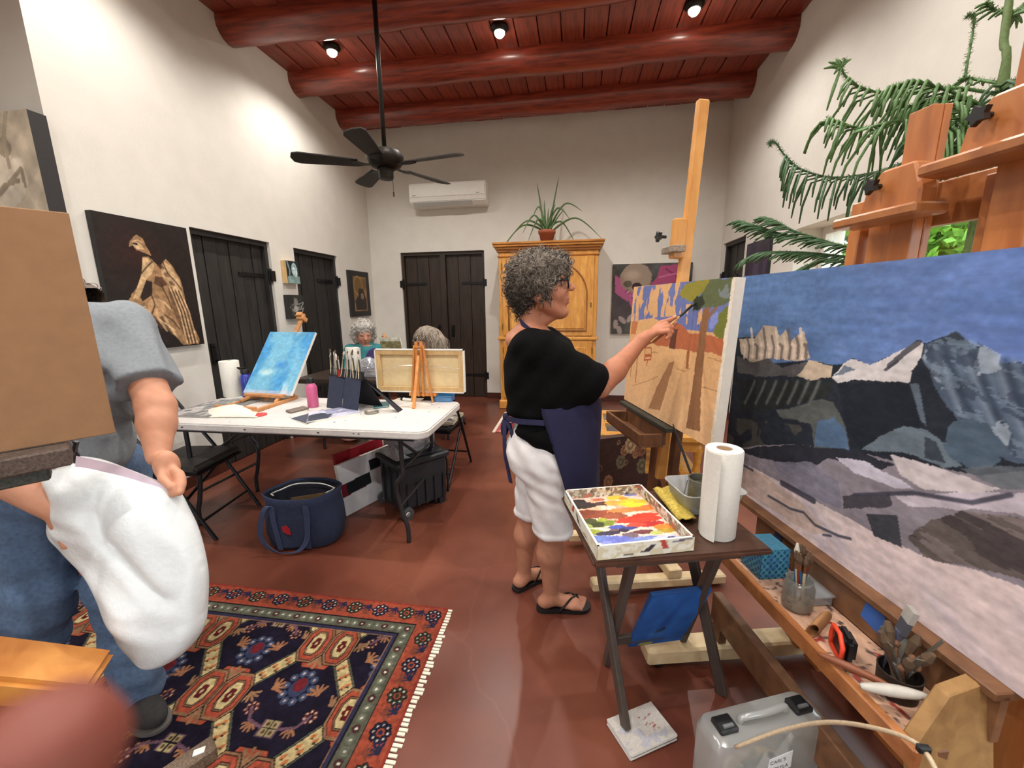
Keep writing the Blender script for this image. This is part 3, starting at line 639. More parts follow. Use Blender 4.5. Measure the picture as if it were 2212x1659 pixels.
# picture on the corner return wall (pale marble figures)
pa, pb = OY(-60, 235, YN-.09), OY(96, 455, YN-.09); x0, x1 = pa[0]-.35, OY(60, 250, YN-.09)[0]; z1 = OY(40, 237, YN-.09)[2]; z0 = z1-1.05
t = thing('wall_picture', 'large canvas of pale marble figures on the wall beside the outer corner', 'picture', ((x0+x1)/2, YN, z0)); O = (x0, YN-.09, z0); eu, ev = A3(x1-x0, 0, 0), A3(0, 0, z1-z0); canvas_box(t, O, eu, ev, .085, SIDEK)
p = Paint(110, 120, (196, 184, 164), (x1-x0)/(z1-z0)); pm = lambda x, y: (lambda q: ((q[0]-x0)/(x1-x0), (q[2]-z0)/(z1-z0)))(OY(x, y, YN-.09)); p.mp = pm
p.poly([(0, 300), (18, 310), (24, 345), (44, 340), (62, 395), (50, 430), (30, 450), (-40, 460), (-60, 300)], (214, 204, 186), wob=.01); p.ell((8, 318), .05, .05, (158, 146, 128)); p.line([(0, 420), (45, 365), (55, 400)], .012, (150, 138, 120)); p.line([(-20, 450), (10, 400), (40, 390)], .012, (150, 138, 120)); p.line([(12, 240), (8, 300), (20, 360)], .014, (170, 158, 138))
p.mott(.25, 9, 12); p.mesh('print', O, eu, ev, PHOTO, t)
# pink gloves painting on the back wall
x0, x1, z0, z1 = .50, 1.53, .985, 1.925; t = thing('wall_picture', 'square painting of a skull between magenta sleeves on the back wall', 'picture', ((x0+x1)/2, YB, z0)); O = (x0, YB-.045, z0); eu, ev = A3(x1-x0, 0, 0), A3(0, 0, z1-z0)
canvas_box(t, O, eu, ev, .043, plain('canvas_side_tan', (176, 164, 142), .8, .05)); pm = lambda x, y: (lambda q: ((q[0]-x0)/(x1-x0), (q[2]-z0)/(z1-z0)))(OY(x, y, YB-.045))
p = Paint(110, 100, (74, 74, 72), 1.1, pm); p.mott(.35, 9, 9); c8 = lambda L: [(1310+a/9.758, 560+b/9.758) for a, b in L]
p.poly(c8([(180, 330), (280, 400), (420, 560), (640, 680), (640, 1000), (560, 1100), (480, 920), (300, 820), (180, 690)]), (176, 96, 136), wob=.008); p.poly(c8([(1150, 130), (1580, 110), (1640, 400), (1600, 480), (900, 560), (1060, 380)]), (160, 76, 112), wob=.008)
p.ell(c8([(620, 400)])[0], .22, .21, (150, 132, 118), wob=.1); p.ell(c8([(560, 330)])[0], .14, .09, (176, 160, 144), .7, soft=.6); p.ell(c8([(640, 580)])[0], .07, .06, (58, 46, 54)); p.ell(c8([(450, 520)])[0], .06, .05, (92, 86, 74))
for k in range(7): p.line(c8([(400+k*30, 700+k*8), (450+k*22, 640+k*30), (520, 800)]), .007, (222, 160, 190) if k % 2 else (110, 50, 78), .8)
p.line(c8([(1250, 200), (1450, 330), (1500, 440)]), .01, (120, 50, 84)); p.line(c8([(1120, 380), (1300, 330), (1500, 300)]), .01, (190, 110, 146)); p.poly(c8([(140, 720), (480, 900), (560, 1100), (540, 1300), (130, 1300)]), (84, 74, 80), .7, wob=.01)
for a, b, r in ((190, 1370, 0), (330, 1280, .8), (500, 1240, -.6), (270, 1500, .2)): p.ell(c8([(a, b)])[0], .035, .07, (160, 146, 140), rot=r)
p.mesh('painting', O, eu, ev, CANV, t)
# small dark picture by the right-hand door
y0, y1, z0, z1 = 4.42, 4.96, 1.40, 2.02; t = thing('wall_picture', 'dark purple picture on the window wall beside the dark door', 'picture', (XR, (y0+y1)/2, z0)); O = (XR-.03, y1, z0); eu, ev = A3(0, y0-y1, 0), A3(0, 0, z1-z0); canvas_box(t, O, eu, ev, .028, SIDEK, 'frame')
p = Paint(40, 40, (56, 48, 66)); p.mott(.5, 8, 8); p.ell((.5, .5), .2, .3, (74, 62, 84), soft=.5); p.mesh('print', O, eu, ev, PHOTO, t)
# ================================================================== rugs
RUGM = vcol('rug_pile', .95, .05, .6, 350)
def flat_rug(name, x0, x1, y0, y1, paint, label, fringe, h=.009):
    t = thing(name, label, 'rug', ((x0+x1)/2, (y0+y1)/2, 0)); paint.mesh('pile', (x0, y0, h), (x1-x0, 0, 0), (0, y1-y0, 0), RUGM, t)
    obj('backing', B().box2((x0, y0, .001), (x1, y1, h-.0006)), plain('rug_edge', (124, 62, 50), .95, .1), t)
    if fringe:
        b = B(); n = 130
        for i in range(n):
            y = y0+(y1-y0)*(i+.5)/n; dx = fringe*(.7+.5*random.random()); j = .003*(random.random()-.5); b.box2((x1, y-.0055+j, .001), (x1+dx, y+.0045+j, .006))
        f = obj('fringe', b, plain('fringe_cotton', (226, 214, 196), .95, .08), t); f['kind'] = 'stuff'
    return t
rx0, rx1, ry0, ry1 = -3.0, -.565, -.55, 1.592
rm = lambda x, y: (lambda q: ((q[0]-rx0)/(rx1-rx0), (q[1]-ry0)/(ry1-ry0)))(Fl(x, y, .009))
p = Paint(680, 600, (30, 26, 40), (rx1-rx0)/(ry1-ry0)); Wd, Hd = rx1-rx0, ry1-ry0
NAVY, TERRA, CREAM, TAN, MAR, SAGE, BLUE, DK = (30, 27, 42), (164, 78, 58), (196, 176, 128), (142, 106, 78), (92, 32, 34), (92, 92, 78), (66, 74, 100), (28, 24, 30)
def wu(x, y): return ((x-rx0)/Wd, (y-ry0)/Hd)
def R4(L): return [rm(300+a/3.16, 1200+b/3.16) for a, b in L]
p.mott(.25, 60, 60)
def bands(ins, w, col):                    # rectangular band at a distance ins from the edge
    x = p.u*Wd; y = p.v*Hd; d = np.minimum(np.minimum(x, Wd-x), np.minimum(y, Hd-y)); return p.put((d >= ins) & (d < ins+w), col)
# field: medallion pairs joined by zigzag bars, repeated along the rug
S_ = 1/Hd                                   # metres to rug height units
def pell(x, y, a, b_, col, rot=0.): p.ell(wu(x, y), a*S_, b_*S_, col, rot=rot)
def pline(pts, w, col): p.line([wu(*q) for q in pts], w*S_, col)
def ppoly(pts, col): p.poly([wu(*q) for q in pts], col)
def octo(x, y, a, b_, col): ppoly([(x-a*.5, y-b_), (x+a*.5, y-b_), (x+a, y-b_*.5), (x+a, y+b_*.5), (x+a*.5, y+b_), (x-a*.5, y+b_), (x-a, y+b_*.5), (x-a, y-b_*.5)], col)
def medallion(x, y):
    for a, b_, c in ((.062, .094, DK), (.058, .09, TAN), (.051, .082, DK), (.048, .079, TERRA), (.034, .062, DK), (.031, .059, TAN), (.028, .055, DK), (.025, .052, CREAM)): octo(x, y, a, b_, c)
    for k in range(6): pell(x+.010*cos(k*pi/3), y+.02*sin(k*pi/3), .0075, .011, MAR)
    pell(x, y, .005, .007, CREAM)
def bar(a, b_):
    (x0, y0), (x1, y1) = a, b_; pline([a, b_], .033, DK); pline([a, b_], .030, SAGE); pline([a, b_], .025, DK); pline([a, b_], .022, CREAM)
    for k in range(5):
        for sg in (-1, 1):
            t = (k+.5)/5; L = math.hypot(x1-x0, y1-y0); nx, ny = -(y1-y0)/L, (x1-x0)/L; c = (x0+(x1-x0)*t+sg*.010*nx, y0+(y1-y0)*t+sg*.010*ny); h = .011
            ppoly([(c[0]-.009, c[1]-h), (c[0]+.009, c[1]-h*.2), (c[0]+.008, c[1]+h), (c[0]-.008, c[1]+h*.3)], (184, 114, 70)); ppoly([(c[0]-.008, c[1]-h), (c[0]+.008, c[1]-h), (c[0], c[1]-h*.2)], DK if (k+sg) % 2 else (50, 66, 56))
def rosette(x, y, r, cp, cc=(200, 190, 170), n=8):
    for k in range(n): pell(x+r*.72*cos(2*pi*k/n), y+r*.72*sin(2*pi*k/n), r*.36, r*.36, DK)
    for k in range(n): pell(x+r*.72*cos(2*pi*k/n), y+r*.72*sin(2*pi*k/n), r*.26, r*.26, cp)
    for k in range(n): pell(x+r*.72*cos(2*pi*k/n), y+r*.72*sin(2*pi*k/n), r*.10, r*.10, cc)
    pell(x, y, r*.24, r*.24, cp)
def sprig(x, y, s, col, rot=0.):
    for k in range(-2, 3): pline([(x, y), (x+s*cos(rot+k*.55), y+s*sin(rot+k*.55))], s*.13, col)
    pell(x, y, s*.24, s*.24, col)
def square_motif(x, y, s):
    ppoly([(x-s*1.3, y-s*1.1), (x+s*1.3, y-s*1.1), (x+s*1.3, y+s*1.1), (x-s*1.3, y+s*1.1)], (96, 70, 84)); ppoly([(x-s, y-s), (x+s, y-s), (x+s, y+s), (x-s, y+s)], (156, 142, 104)); pline([(x, y-s), (x, y+s)], s*.12, DK); pline([(x-s, y), (x+s, y)], s*.12, DK)
    for i in (-.5, .5):
        for j in (-.5, .5): pell(x+i*s, y+j*s, s*.22, s*.26, (92, 66, 50))
PX_, PY_ = .585, .26
for j in range(-1, 9):
    for i in range(-1, 6):
        X, Y = -1.005-PX_*i+(PX_/2 if j % 2 else 0), 1.32-PY_*j; sg = 1 if j % 2 == 0 else -1
        fy = Y-PY_+.066*sg                  # flower and square inside the diamond under this pair
        for k in range(10): pell(X+.052*cos(k*.628), fy+.058*sin(k*.628), .015, .015, BLUE); pell(X+.052*cos(k*.628), fy+.058*sin(k*.628), .005, .005, (170, 156, 150))
        pell(X, fy, .034, .04, (52, 58, 84)); pell(X, fy+.01, .024, .028, (104, 36, 42)); square_motif(X, Y-PY_-.086*sg, .026)
        for s in (-1, 1):
            rosette(X+s*.115, Y-PY_-.03*sg, .026, (126, 74, 66), n=7); sprig(X+s*.09, Y-PY_+.05*sg, .038, (150, 104, 76), 1.5+s*.7); sprig(X+s*.16, Y-PY_+.02, .034, TAN, .8*s); sprig(X+s*.075, Y-PY_-.075*sg, .03, (150, 104, 76), 4.5)
            pline([(X+s*.03, Y-PY_-.086*sg), (X+s*.09, Y-PY_-.07*sg), (X+s*.115, Y-PY_-.03*sg)], .005, (104, 76, 90))
for j in range(-1, 9):
    for i in range(-1, 6):
        X, Y = -1.005-PX_*i+(PX_/2 if j % 2 else 0), 1.32-PY_*j
        for s in (-1, 1): bar((X+s*.075, Y-.04), (X+s*.217, Y-PY_+.04))
for j in range(-1, 9):
    for i in range(-1, 6):
        X, Y = -1.005-PX_*i+(PX_/2 if j % 2 else 0), 1.32-PY_*j
        for s in (-1, 1): ppoly([(X-.075, Y+s*.07), (X+.075, Y+s*.07), (X+.055, Y+s*.115), (X-.055, Y+s*.115)], DK); ppoly([(X-.07, Y+s*.07), (X+.07, Y+s*.07), (X+.05, Y+s*.11), (X-.05, Y+s*.11)], TERRA); sprig(X, Y+s*.06, .05, TAN, s*pi/2)
        for s in (-1, 1): medallion(X+s*.0585, Y)
bands(.0, .112, TERRA); bands(.112, .006, DK); bands(.118, .052, SAGE); bands(.170, .006, DK); bands(.176, .016, (52, 50, 74)); bands(.192, .004, TAN); bands(.0, .008, (150, 60, 48))
nf = 26; fx_ = .13
for k in range(int(Hd/fx_)):
    y = ry1-.056-fx_*k
    rosette(rx1-.056, y, .036, (44, 44, 68) if k % 2 == 0 else (58, 62, 48), (214, 206, 188)); sprig(rx1-.035, y-.06, .034, (48, 46, 70), 2.4); sprig(rx1-.08, y-.07, .028, (128, 70, 54), .3)
for k in range(int(Wd/fx_)):
    x = rx1-.056-fx_*k
    if k: rosette(x, ry1-.056, .036, (44, 44, 68) if k % 2 == 0 else (58, 62, 48), (214, 206, 188))
    sprig(x-.06, ry1-.035, .034, (48, 46, 70), 4.4); sprig(x-.07, ry1-.085, .028, (128, 70, 54), 1.2)
for k in range(int(Hd/.036)): y = ry1-.144-.036*k; pell(rx1-.144, y, .015, .015, (74, 46, 46) if k % 3 == 0 else (108, 112, 96)); pell(rx1-.144, y, .005, .005, (214, 208, 190))
for k in range(int(Wd/.036)): x = rx1-.144-.036*k; pell(x, ry1-.144, .015, .015, (74, 46, 46) if k % 3 == 0 else (108, 112, 96)); pell(x, ry1-.144, .005, .005, (214, 208, 190))
p.mott(.22, 260, 260, 21); p.mott(.2, 8, 8, 22); p.c *= .9
flat_rug('oriental_rug', rx0, rx1, ry0, ry1, p, 'navy and terracotta oriental rug with zigzag medallions and a floral border', .028)
# small red rug before the armoire
p = Paint(90, 60, (156, 62, 66)); p.mott(.3, 12, 12); 
for k in range(5): p.ell((.1+.2*k, .5), .07, .12, (96, 44, 60)); p.ell((.1+.2*k, .5), .03, .06, (196, 150, 130))
p.put((p.u < .07) | (p.u > .93) | (p.v < .1) | (p.v > .9), (182, 92, 90)); p.put(((p.u > .035) & (p.u < .05)) | ((p.v > .05) & (p.v < .08)), (206, 160, 150))
t = thing('small_rug', 'small red patterned rug with a white end in front of the armoire', 'rug', (-.2, 4.6, 0)); p.mesh('pile', (-.86, 4.235, .008), (1.1, 0, 0), (0, .85, 0), RUGM, t)
obj('backing', B().box2((-.86, 4.235, .001), (.24, 5.085, .0074)), MATS['rug_edge'], t); obj('end_band', B().box2((-.895, 4.235, .001), (-.862, 5.085, .009)), plain('fringe_cotton', (226, 214, 196), .95, .08), t)

# ================================================================== white folding table and what stands on it
TZ = .74
def rrect(x0, x1, y0, y1, r, z, n=5):
    return [(cx_+r*cos(a0+pi/2*k/n), cy_+r*sin(a0+pi/2*k/n), z) for cx_, cy_, a0 in ((x1-r, y1-r, 0), (x0+r, y1-r, pi/2), (x0+r, y0+r, pi), (x1-r, y0+r, 3*pi/2)) for k in range(n+1)]
def folding_table(name, label, x0, x1, y0, y1, z, mat, legmat):
    t = thing(name, label, 'table', ((x0+x1)/2, (y0+y1)/2, 0))
    obj('table_top', B().prism(rrect(x0, x1, y0, y1, .07, z-.045), (0, 0, .045)), mat, t, bev=.008, seg=2)
    obj('apron_rail', B().box2((x0+.1, y0+.06, z-.075), (x1-.1, y0+.08, z-.045)).box2((x0+.1, y1-.08, z-.075), (x1-.1, y1-.06, z-.045)), legmat, t)
    for s, xe in ((1, x0+.2), (-1, x1-.2)):
        for y in (y0+.11, y1-.11):
            obj('leg', B().tube(curve([(xe, y, z-.05), (xe, y, .5), (xe+s*.0, y, .44), (xe+s*.045, y, .36), (xe+s*.02, y, .2), (xe-s*.01, y, .1), (xe-s*.01, y, 0)], 4), .0135, 8), legmat, t, smooth=True)
        obj('crossbar', B().tube([(xe+s*.025, y0+.11, .24), (xe+s*.025, y1-.11, .24)], .009, 6), legmat, t); obj('crossbar', B().tube([(xe, y0+.11, .47), (xe, y1-.11, .47)], .007, 6), legmat, t)
        obj('brace', B().tube([(xe+s*.32, (y0+y1)/2, z-.05), (xe, (y0+y1)/2, .47)], .009, 6), legmat, t)
    return t
TOPW = plain('white_table_plastic', (208, 204, 200), .5, .06, 9); LEGM = plain('grey_tube_steel', (66, 66, 70), .35, .08, 6, metal=.7)
tx0, tx1, ty0, ty1 = -2.62, -.785, 1.985, 2.70
wt = folding_table('folding_table', 'long white plastic folding table with paint spots and grey steel legs', tx0, tx1, ty0, ty1, TZ, TOPW, LEGM)
sp = B()
for k in range(5):
    a = RNG.random(2)*A3(1, .5, 0)[:2]; y = ty0-.0006; x = tx0+.3+(tx1-tx0-.4)*a[0]; s = .004+.008*a[1]; sp.box((x, y, TZ-.02-.01*a[1]), (s*2, .001, s))
for k in range(26):
    a = RNG.random(3); sp.lathe([(.001, 0), (.003+.006*a[2], 0), (.001, .0006)], (tx0+.2+(tx1-tx0-.3)*a[0], ty0+.05+(ty1-ty0-.1)*a[1], TZ+.0002), 7)
obj('paint_spots', sp, plain('dried_paint_grey', (70, 68, 84), .6, .2), wt)['kind'] = 'stuff'

PAPER = plain('kitchen_paper', (234, 231, 222), .9, .03, 20, .5, 120); CARD = plain('cardboard_tube', (140, 110, 82), .85, .1)
def paper_roll(x, y, z, label, r=.062, h=.275, tail=None, lean=0.):
    t = thing('paper_towel_roll', label, 'paper towel', (x, y, z), 0, 'kitchen paper rolls')
    n = 28; vs = []
    o = obj('roll', B().lathe([(.021, 0), (r-.003, 0), (r, .004), (r, h-.004), (r-.003, h), (.022, h), (.021, h-.03), (.021, 0)], (x, y, z), n), PAPER, t, smooth=False); smooth_angle(o)
    obj('core', B().lathe([(.021, .001), (.0212, h-.002), (.019, h-.002), (.019, .001)], (x, y, z), 18), CARD, t, smooth=True)
    if tail:
        f = lambda u, v: (x+(r+.001+.012*u)*cos(tail+1.0*u), y+(r+.001+.012*u)*sin(tail+1.0*u), z+.003+(h-.006)*v)
        obj('loose_sheet', B().grid(f, 8, 6), PAPER, t, smooth=True, fixn=False)
    return t
q = Fl(505, 855, TZ); paper_roll(q[0], q[1], TZ, 'kitchen paper roll standing on the white table in front of a dark door', .066)

# blue canvas on a small table easel
b0, b1, T0, T1 = Fl(525, 848, .80), Fl(628, 853, .80), A3(-2.374, 2.875, 1.217), A3(-1.962, 2.83, 1.227)
eu = b1-b0; ev = (T0-b0+T1-b1)/2; nb_ = unit(np.cross(eu, ev))
t = thing('canvas', 'canvas painted with pale blue clouds tilted on a small table easel', 'painting', tuple((b0+b1)/2)); canvas_box(t, b0, eu, ev, .02, SIDEW)
p = Paint(70, 90, (116, 176, 206), .8); p.put(np.clip((fbm(p.u*3, p.v*2.2, 4)-.42)*4, 0, 1), (66, 140, 198), .8); p.put(np.clip((fbm(p.u*6+3, p.v*2.5, 14)-.55)*5, 0, 1), (196, 220, 226), .8); p.ell((.55, .45), .13, .09, (56, 124, 196), .7, soft=.8); p.ell((.3, .33), .16, .07, (190, 216, 214), .8, soft=.7); p.put(p.v < .05, (190, 190, 206), .6); p.mott(.12, 20, 30); p.mesh('painting', b0, eu, ev, CANV, t)
EASW = wood('beech_easel', (170, 112, 66), (204, 148, 94), (6, 6, 6), .5)
mb = (b0+b1)/2; back = -nb_
t = thing('table_easel', 'small folding wooden table easel holding the blue cloud canvas', 'easel', (mb[0], mb[1], TZ)); u_ = unit(eu)
mast0 = mb+back*.035-ev*.12; mast0[2] = TZ+.012; mast1 = mb+back*.035+ev*1.36
obj('mast', B().bar(mast0, mast1, .03, .018, up=nb_), EASW, t, bev=.002)
obj('clamp', B().bar(mast1-ev*.08-u_*.03, mast1-ev*.08+u_*.03, .035, .06, up=nb_).bar(mast1-ev*.05+nb_*.02, mast1-ev*.05-back*.05, .05, .03), EASW, t, bev=.003)
obj('canvas_ledge', B().bar(mb-ev*.03-u_*.16+nb_*.01, mb-ev*.03+u_*.16+nb_*.01, .05, .018), EASW, t, bev=.002)
for s in (-1, 1):
    foot = mb+u_*s*.13+nb_*.1; foot[2] = TZ+.012; back_f = mb+u_*s*.15+A3(0, .13, 0); back_f[2] = TZ+.012
    fr = mb+u_*s*.15-A3(0, .3, 0); fr[2] = TZ+.012
    obj('foot_rail', B().bar(fr, back_f, .024, .024), EASW, t, bev=.003)
    obj('leg', B().bar(mb+u_*s*.1+back*.03+ev*.05, (mb[0]+u_[0]*s*.14, mb[1]-.09, TZ+.02), .022, .016), EASW, t)
obj('crossbar', B().bar(mb+u_*-.16+A3(0, -.28, TZ+.03-mb[2]), mb+u_*.16+A3(0, -.28, TZ+.03-mb[2]), .022, .02), EASW, t); obj('crossbar', B().bar(mb+u_*-.15+A3(0, .1, TZ+.034-mb[2]), mb+u_*.15+A3(0, .1, TZ+.034-mb[2]), .022, .02), EASW, t)
obj('prop', B().bar(mb+back*.05+ev*.6, (mb[0], ty1-.02, TZ+.02), .018, .014), EASW, t)

# bottles
def bottle(name, x, y, z, prof, mat, capprof, capmat, label, extra=None):
    t = thing(name, label, 'bottle', (x, y, z)); obj('body', B().lathe(prof, (x, y, z), 22), mat, t, smooth=True); smooth_angle(obj('cap', B().lathe(capprof, (x, y, z), 18), capmat, t)); return t
q = Fl(683, 879, TZ); bottle('water_bottle', q[0]-.02, q[1], TZ, [(.001, 0), (.032, 0), (.036, .006), (.036, .135), (.031, .15), (.02, .165), (.018, .172), (.0, .172)], plain('pink_enamel', (206, 96, 142), .35, .05, coat=.3), [(.02, .166), (.024, .17), (.024, .198), (.02, .203), (.0, .203)], BLACKP, 'pink metal water bottle with a black cap on the white table')
q = Fl(540, 858, TZ); tb = bottle('water_bottle', q[0]-.03, q[1]+.02, TZ, [(.001, 0), (.036, 0), (.04, .006), (.04, .14), (.034, .165), (.024, .185), (.0, .185)], plain('cobalt_enamel', (42, 54, 150), .35, .05, coat=.3), [(.026, .18), (.032, .183), (.032, .205), (.028, .215), (.0, .215)], BLACKP, 'cobalt blue bottle with a black handle cap behind the blue canvas')
obj('handle', B().tube([(q[0]-.06, q[1]+.02, TZ+.205), (q[0]-.09, q[1]+.02, TZ+.222), (q[0]-.02, q[1]+.02, TZ+.222)], .008, 6), BLACKP, tb)

# flat things on the table
def slab(name, pts, z, h, mat, label, cat, bev=0., group=None): return tag(obj(name, B().prism([(p_[0], p_[1], z) for p_ in pts], (0, 0, h)), mat, bev=bev), label, cat, group)
PAL = vcol('palette_paint', .5, .4)
def painted_slab(name, O, eu, ev, h, paint, side, label, cat, mat=None):
    O = np.array(O, float); eu = np.array(eu, float); ev = np.array(ev, float); t = thing(name, label, cat, tuple(O)); obj('body', B().prism([O, O+eu, O+eu+ev, O+ev], (0, 0, h)), side, t)
    paint.mesh('surface', O+A3(0, 0, h+.0006), eu, ev, mat or PAL, t); return t
p = Paint(60, 40, (134, 130, 128)); p.put(fbm(p.u*6, p.v*5, 3) > .52, (118, 126, 120)); p.put(fbm(p.u*7+4, p.v*4, 8) > .6, (178, 172, 170)); p.put((fbm(p.u*9, p.v*8, 11) > .66), (84, 92, 98)); p.mott(.2, 20, 20)
painted_slab('palette', (-2.575, 2.10, TZ), (.33, 0, 0), (-.02, .46, 0), .012, p, plain('palette_edge', (150, 146, 142), .6, .1), 'grey smeared paint palette at the end of the white table', 'palette')
p = Paint(50, 40, (188, 188, 206)); p.poly([(0, 0), (.42, 0), (.5, .55), (.2, .7), (0, .6)], (62, 66, 78), wob=.05); p.poly([(.35, .45), (1, .3), (1, 1), (.3, 1)], (150, 152, 178), wob=.05); p.ell((.62, .68), .05, .03, (240, 240, 244)); p.mott(.2, 10, 14)
painted_slab('painted_panel', Fl(628, 906, TZ), Fl(665, 918, TZ)-Fl(628, 906, TZ), (0.07, .22, 0), .006, Paint(8, 8, (70, 72, 84)), SIDEW, 'small grey sketch sheet under the landscape study on the white table', 'painting')
A_ = Fl(662, 916, TZ); painted_slab('painted_panel', A_+A3(0, .0, .0), Fl(778, 897, TZ)-A_, A3(-.12, .20, 0), .014, p, SIDEW, 'small canvas board with a grey-violet landscape study on the white table', 'painting', CANV)
f = lambda u, v: Fl(445+112*u, 903-20*v, TZ)+A3(0, 0, .004+.05*max(0, sin(pi*u)*sin(pi*v))*(.7+.6*float(fbm(np.array(u*5), np.array(v*5), 3))))
tag(obj('rag', B().grid(f, 16, 10), plain('rag_cream', (222, 216, 200), .95, .08), smooth=True, solid=.002), 'crumpled cream rag on the white table edge', 'rag')
q = Fl(556, 899, TZ); tag(obj('red_disc', B().lathe([(.001, 0), (.04, 0), (.042, .004), (.04, .008), (.0, .009)], (q[0], q[1]+.02, TZ), 20), plain('red_plastic', (206, 62, 58), .4, .05), smooth=True), 'round red plastic lid beside the cream rag', 'lid')
slab('sanding_block', [Fl(617, 890, TZ), Fl(655, 881, TZ), Fl(668, 884, TZ), Fl(628, 894, TZ)], TZ, .014, plain('putty_grey', (122, 108, 98), .6, .1), 'flat grey-brown eraser block in front of the pink bottle', 'eraser', .003)
q = Fl(803, 892, TZ); tag(obj('jar_lid', B().lathe([(.001, 0), (.043, 0), (.044, .012), (.04, .012), (.038, .004), (.0, .004)], (q[0], q[1], TZ), 22), plain('dull_tin', (150, 144, 132), .45, .1, metal=.7), smooth=True), 'round metal jar lid on the white table', 'lid')
slab('phone', [Fl(806, 884, TZ), Fl(840, 880, TZ), Fl(842, 869, TZ), Fl(810, 872, TZ)], TZ, .009, plain('teal_phone', (60, 104, 106), .3, .05), 'teal mobile phone lying near the brush case', 'phone', .003)
p = Paint(30, 24, (226, 222, 212)); 
for k in range(5): p.line([(.15+.1*k, .2+.05*k), (.35+.1*k, .5), (.3+.12*k, .8)], .015, (150, 130, 120), .6)
A_ = Fl(838, 882, TZ); painted_slab('sketch_sheet', A_, Fl(865, 893, TZ)-A_, Fl(905, 866, TZ)-A_, .002, p, SIDEW, 'white paper with a faint line drawing below the turned canvas', 'paper', PHOTO)
A_ = Fl(845, 868, TZ); painted_slab('sketch_sheet', A_, A3(.2, 0, 0), A3(.0, .12, 0), .0016, Paint(6, 6, (222, 214, 198)), SIDEW, 'blank cream paper lying behind the drawing sheet', 'paper', PHOTO)
q = Fl(960, 866, TZ); t = thing('plastic_box', 'small clear blue plastic box at the end of the white table', 'box', (q[0], q[1], TZ)); CLB = clear('clear_blue_plastic', (70, 150, 210), .55, .15, .12)
obj('body', B().box((q[0], q[1], TZ+.02), (.13, .08, .038)), CLB, t, bev=.004); obj('lid', B().box((q[0], q[1], TZ+.043), (.134, .084, .006)), CLB, t); obj('contents', B().box((q[0], q[1], TZ+.012), (.1, .05, .018)), plain('pale_blue', (150, 190, 220), .5, .1), t)
q = Fl(872, 866, TZ); t = thing('paint_tube', 'small white paint tube with a black cap under the turned canvas', 'paint tube', (q[0], q[1], TZ)); obj('body', B().tube([(q[0], q[1], TZ+.013), (q[0]+.08, q[1]-.02, TZ+.01)], [.013, .006], 10), WHITEP, t); obj('cap', B().tube([(q[0]-.02, q[1]+.005, TZ+.012), (q[0], q[1], TZ+.013)], .01, 10), BLACKP, t)

# brush case standing open with brushes
c0, c1 = A3(-1.662, 2.43, TZ), A3(-1.373, 2.325, TZ); ud = unit(c1-c0); nd_ = unit(np.cross(ud, A3(0, 0, 1))); t = thing('brush_case', 'dark blue fabric brush case standing open on the white table', 'brush case', tuple((c0+c1)/2))
CASEB = plain('navy_canvas_case', (48, 56, 78), .85, .15, 14, .4, 200); CASEK = plain('black_canvas_case', (26, 26, 32), .85, .1, 14)
lean = -nd_*.05
for k in (0, 1):
    a = c0+(c1-c0)*(.5*k+.01); b_ = c0+(c1-c0)*(.5*k+.49); obj('front_flap', B().prism([a, b_, b_+lean+A3(0, 0, .20), a+lean+A3(0, 0, .215)], -nd_*.006), CASEB, t, bev=.002)
obj('pocket_band', B().prism([c0+lean*1.0+A3(0, 0, .215), c1+lean+A3(0, 0, .20), c1+lean*1.3+A3(0, 0, .255), c0+lean*1.3+A3(0, 0, .27)], -nd_*.02), CASEK, t)
bk = c1-nd_*.17; obj('back_flap', B().prism([c1+lean*1.2+A3(0, 0, .25), bk+A3(.04, 0, 0), bk+A3(.04, 0, 0)-ud*.26, c0+lean*1.2+A3(0, 0, .262)], A3(0, 0, .006)), CASEK, t)
obj('side_flap', B().prism([c1+lean*1.2+A3(0, 0, .22), c1+ud*.24-nd_*.12+A3(0, 0, .0), c1+ud*.22-nd_*.18+A3(0, 0, .0), c1+ud*.06-nd_*.1+A3(0, 0, .14), c1+ud*.02-nd_*.06+A3(0, 0, .22)], -nd_*.006), CASEK, t)
obj('red_tab', B().box(tuple(c0+(c1-c0)*.32+lean*1.15+A3(0, 0, .235)+nd_*.004), (.02, .01, .05)), plain('red_cloth', (150, 34, 38), .8, .1), t)
BR = [plain('brush_handle_pale', (196, 184, 150), .5, .1), plain('brush_handle_black', (30, 30, 32), .35, .1), plain('brush_handle_steel', (180, 180, 182), .3, .1, metal=.8)]; BRIS = [plain('bristle_brown', (92, 72, 54), .9, .2), plain('bristle_white', (206, 200, 186), .9, .1)]
for k in range(17):
    s = (k+.5)/17; a = c0+(c1-c0)*s+lean*1.2+A3(0, 0, .25); d = unit(lean*.6+A3(0, 0, .22)+ud*(.09*(RNG.random()-.6))); L = .05+.06*RNG.random()
    bt = thing('paintbrush', ['slim paintbrush with a white tip', 'slim paintbrush with a brown tip'][k % 2]+' in the open brush case', 'paintbrush', tuple(a-d*.04), 0, 'brushes in the brush case')
    obj('handle', B().tube([a-d*.04, a+d*L], .0042, 6), BR[k % 3], bt); obj('ferrule', B().tube([a+d*L, a+d*(L+.018)], .0045, 6), BR[2], bt); obj('bristles', B().tube([a+d*(L+.018), a+d*(L+.034), a+d*(L+.045)], [.0045, .006, .002], 6), BRIS[k % 2 == 0], bt)

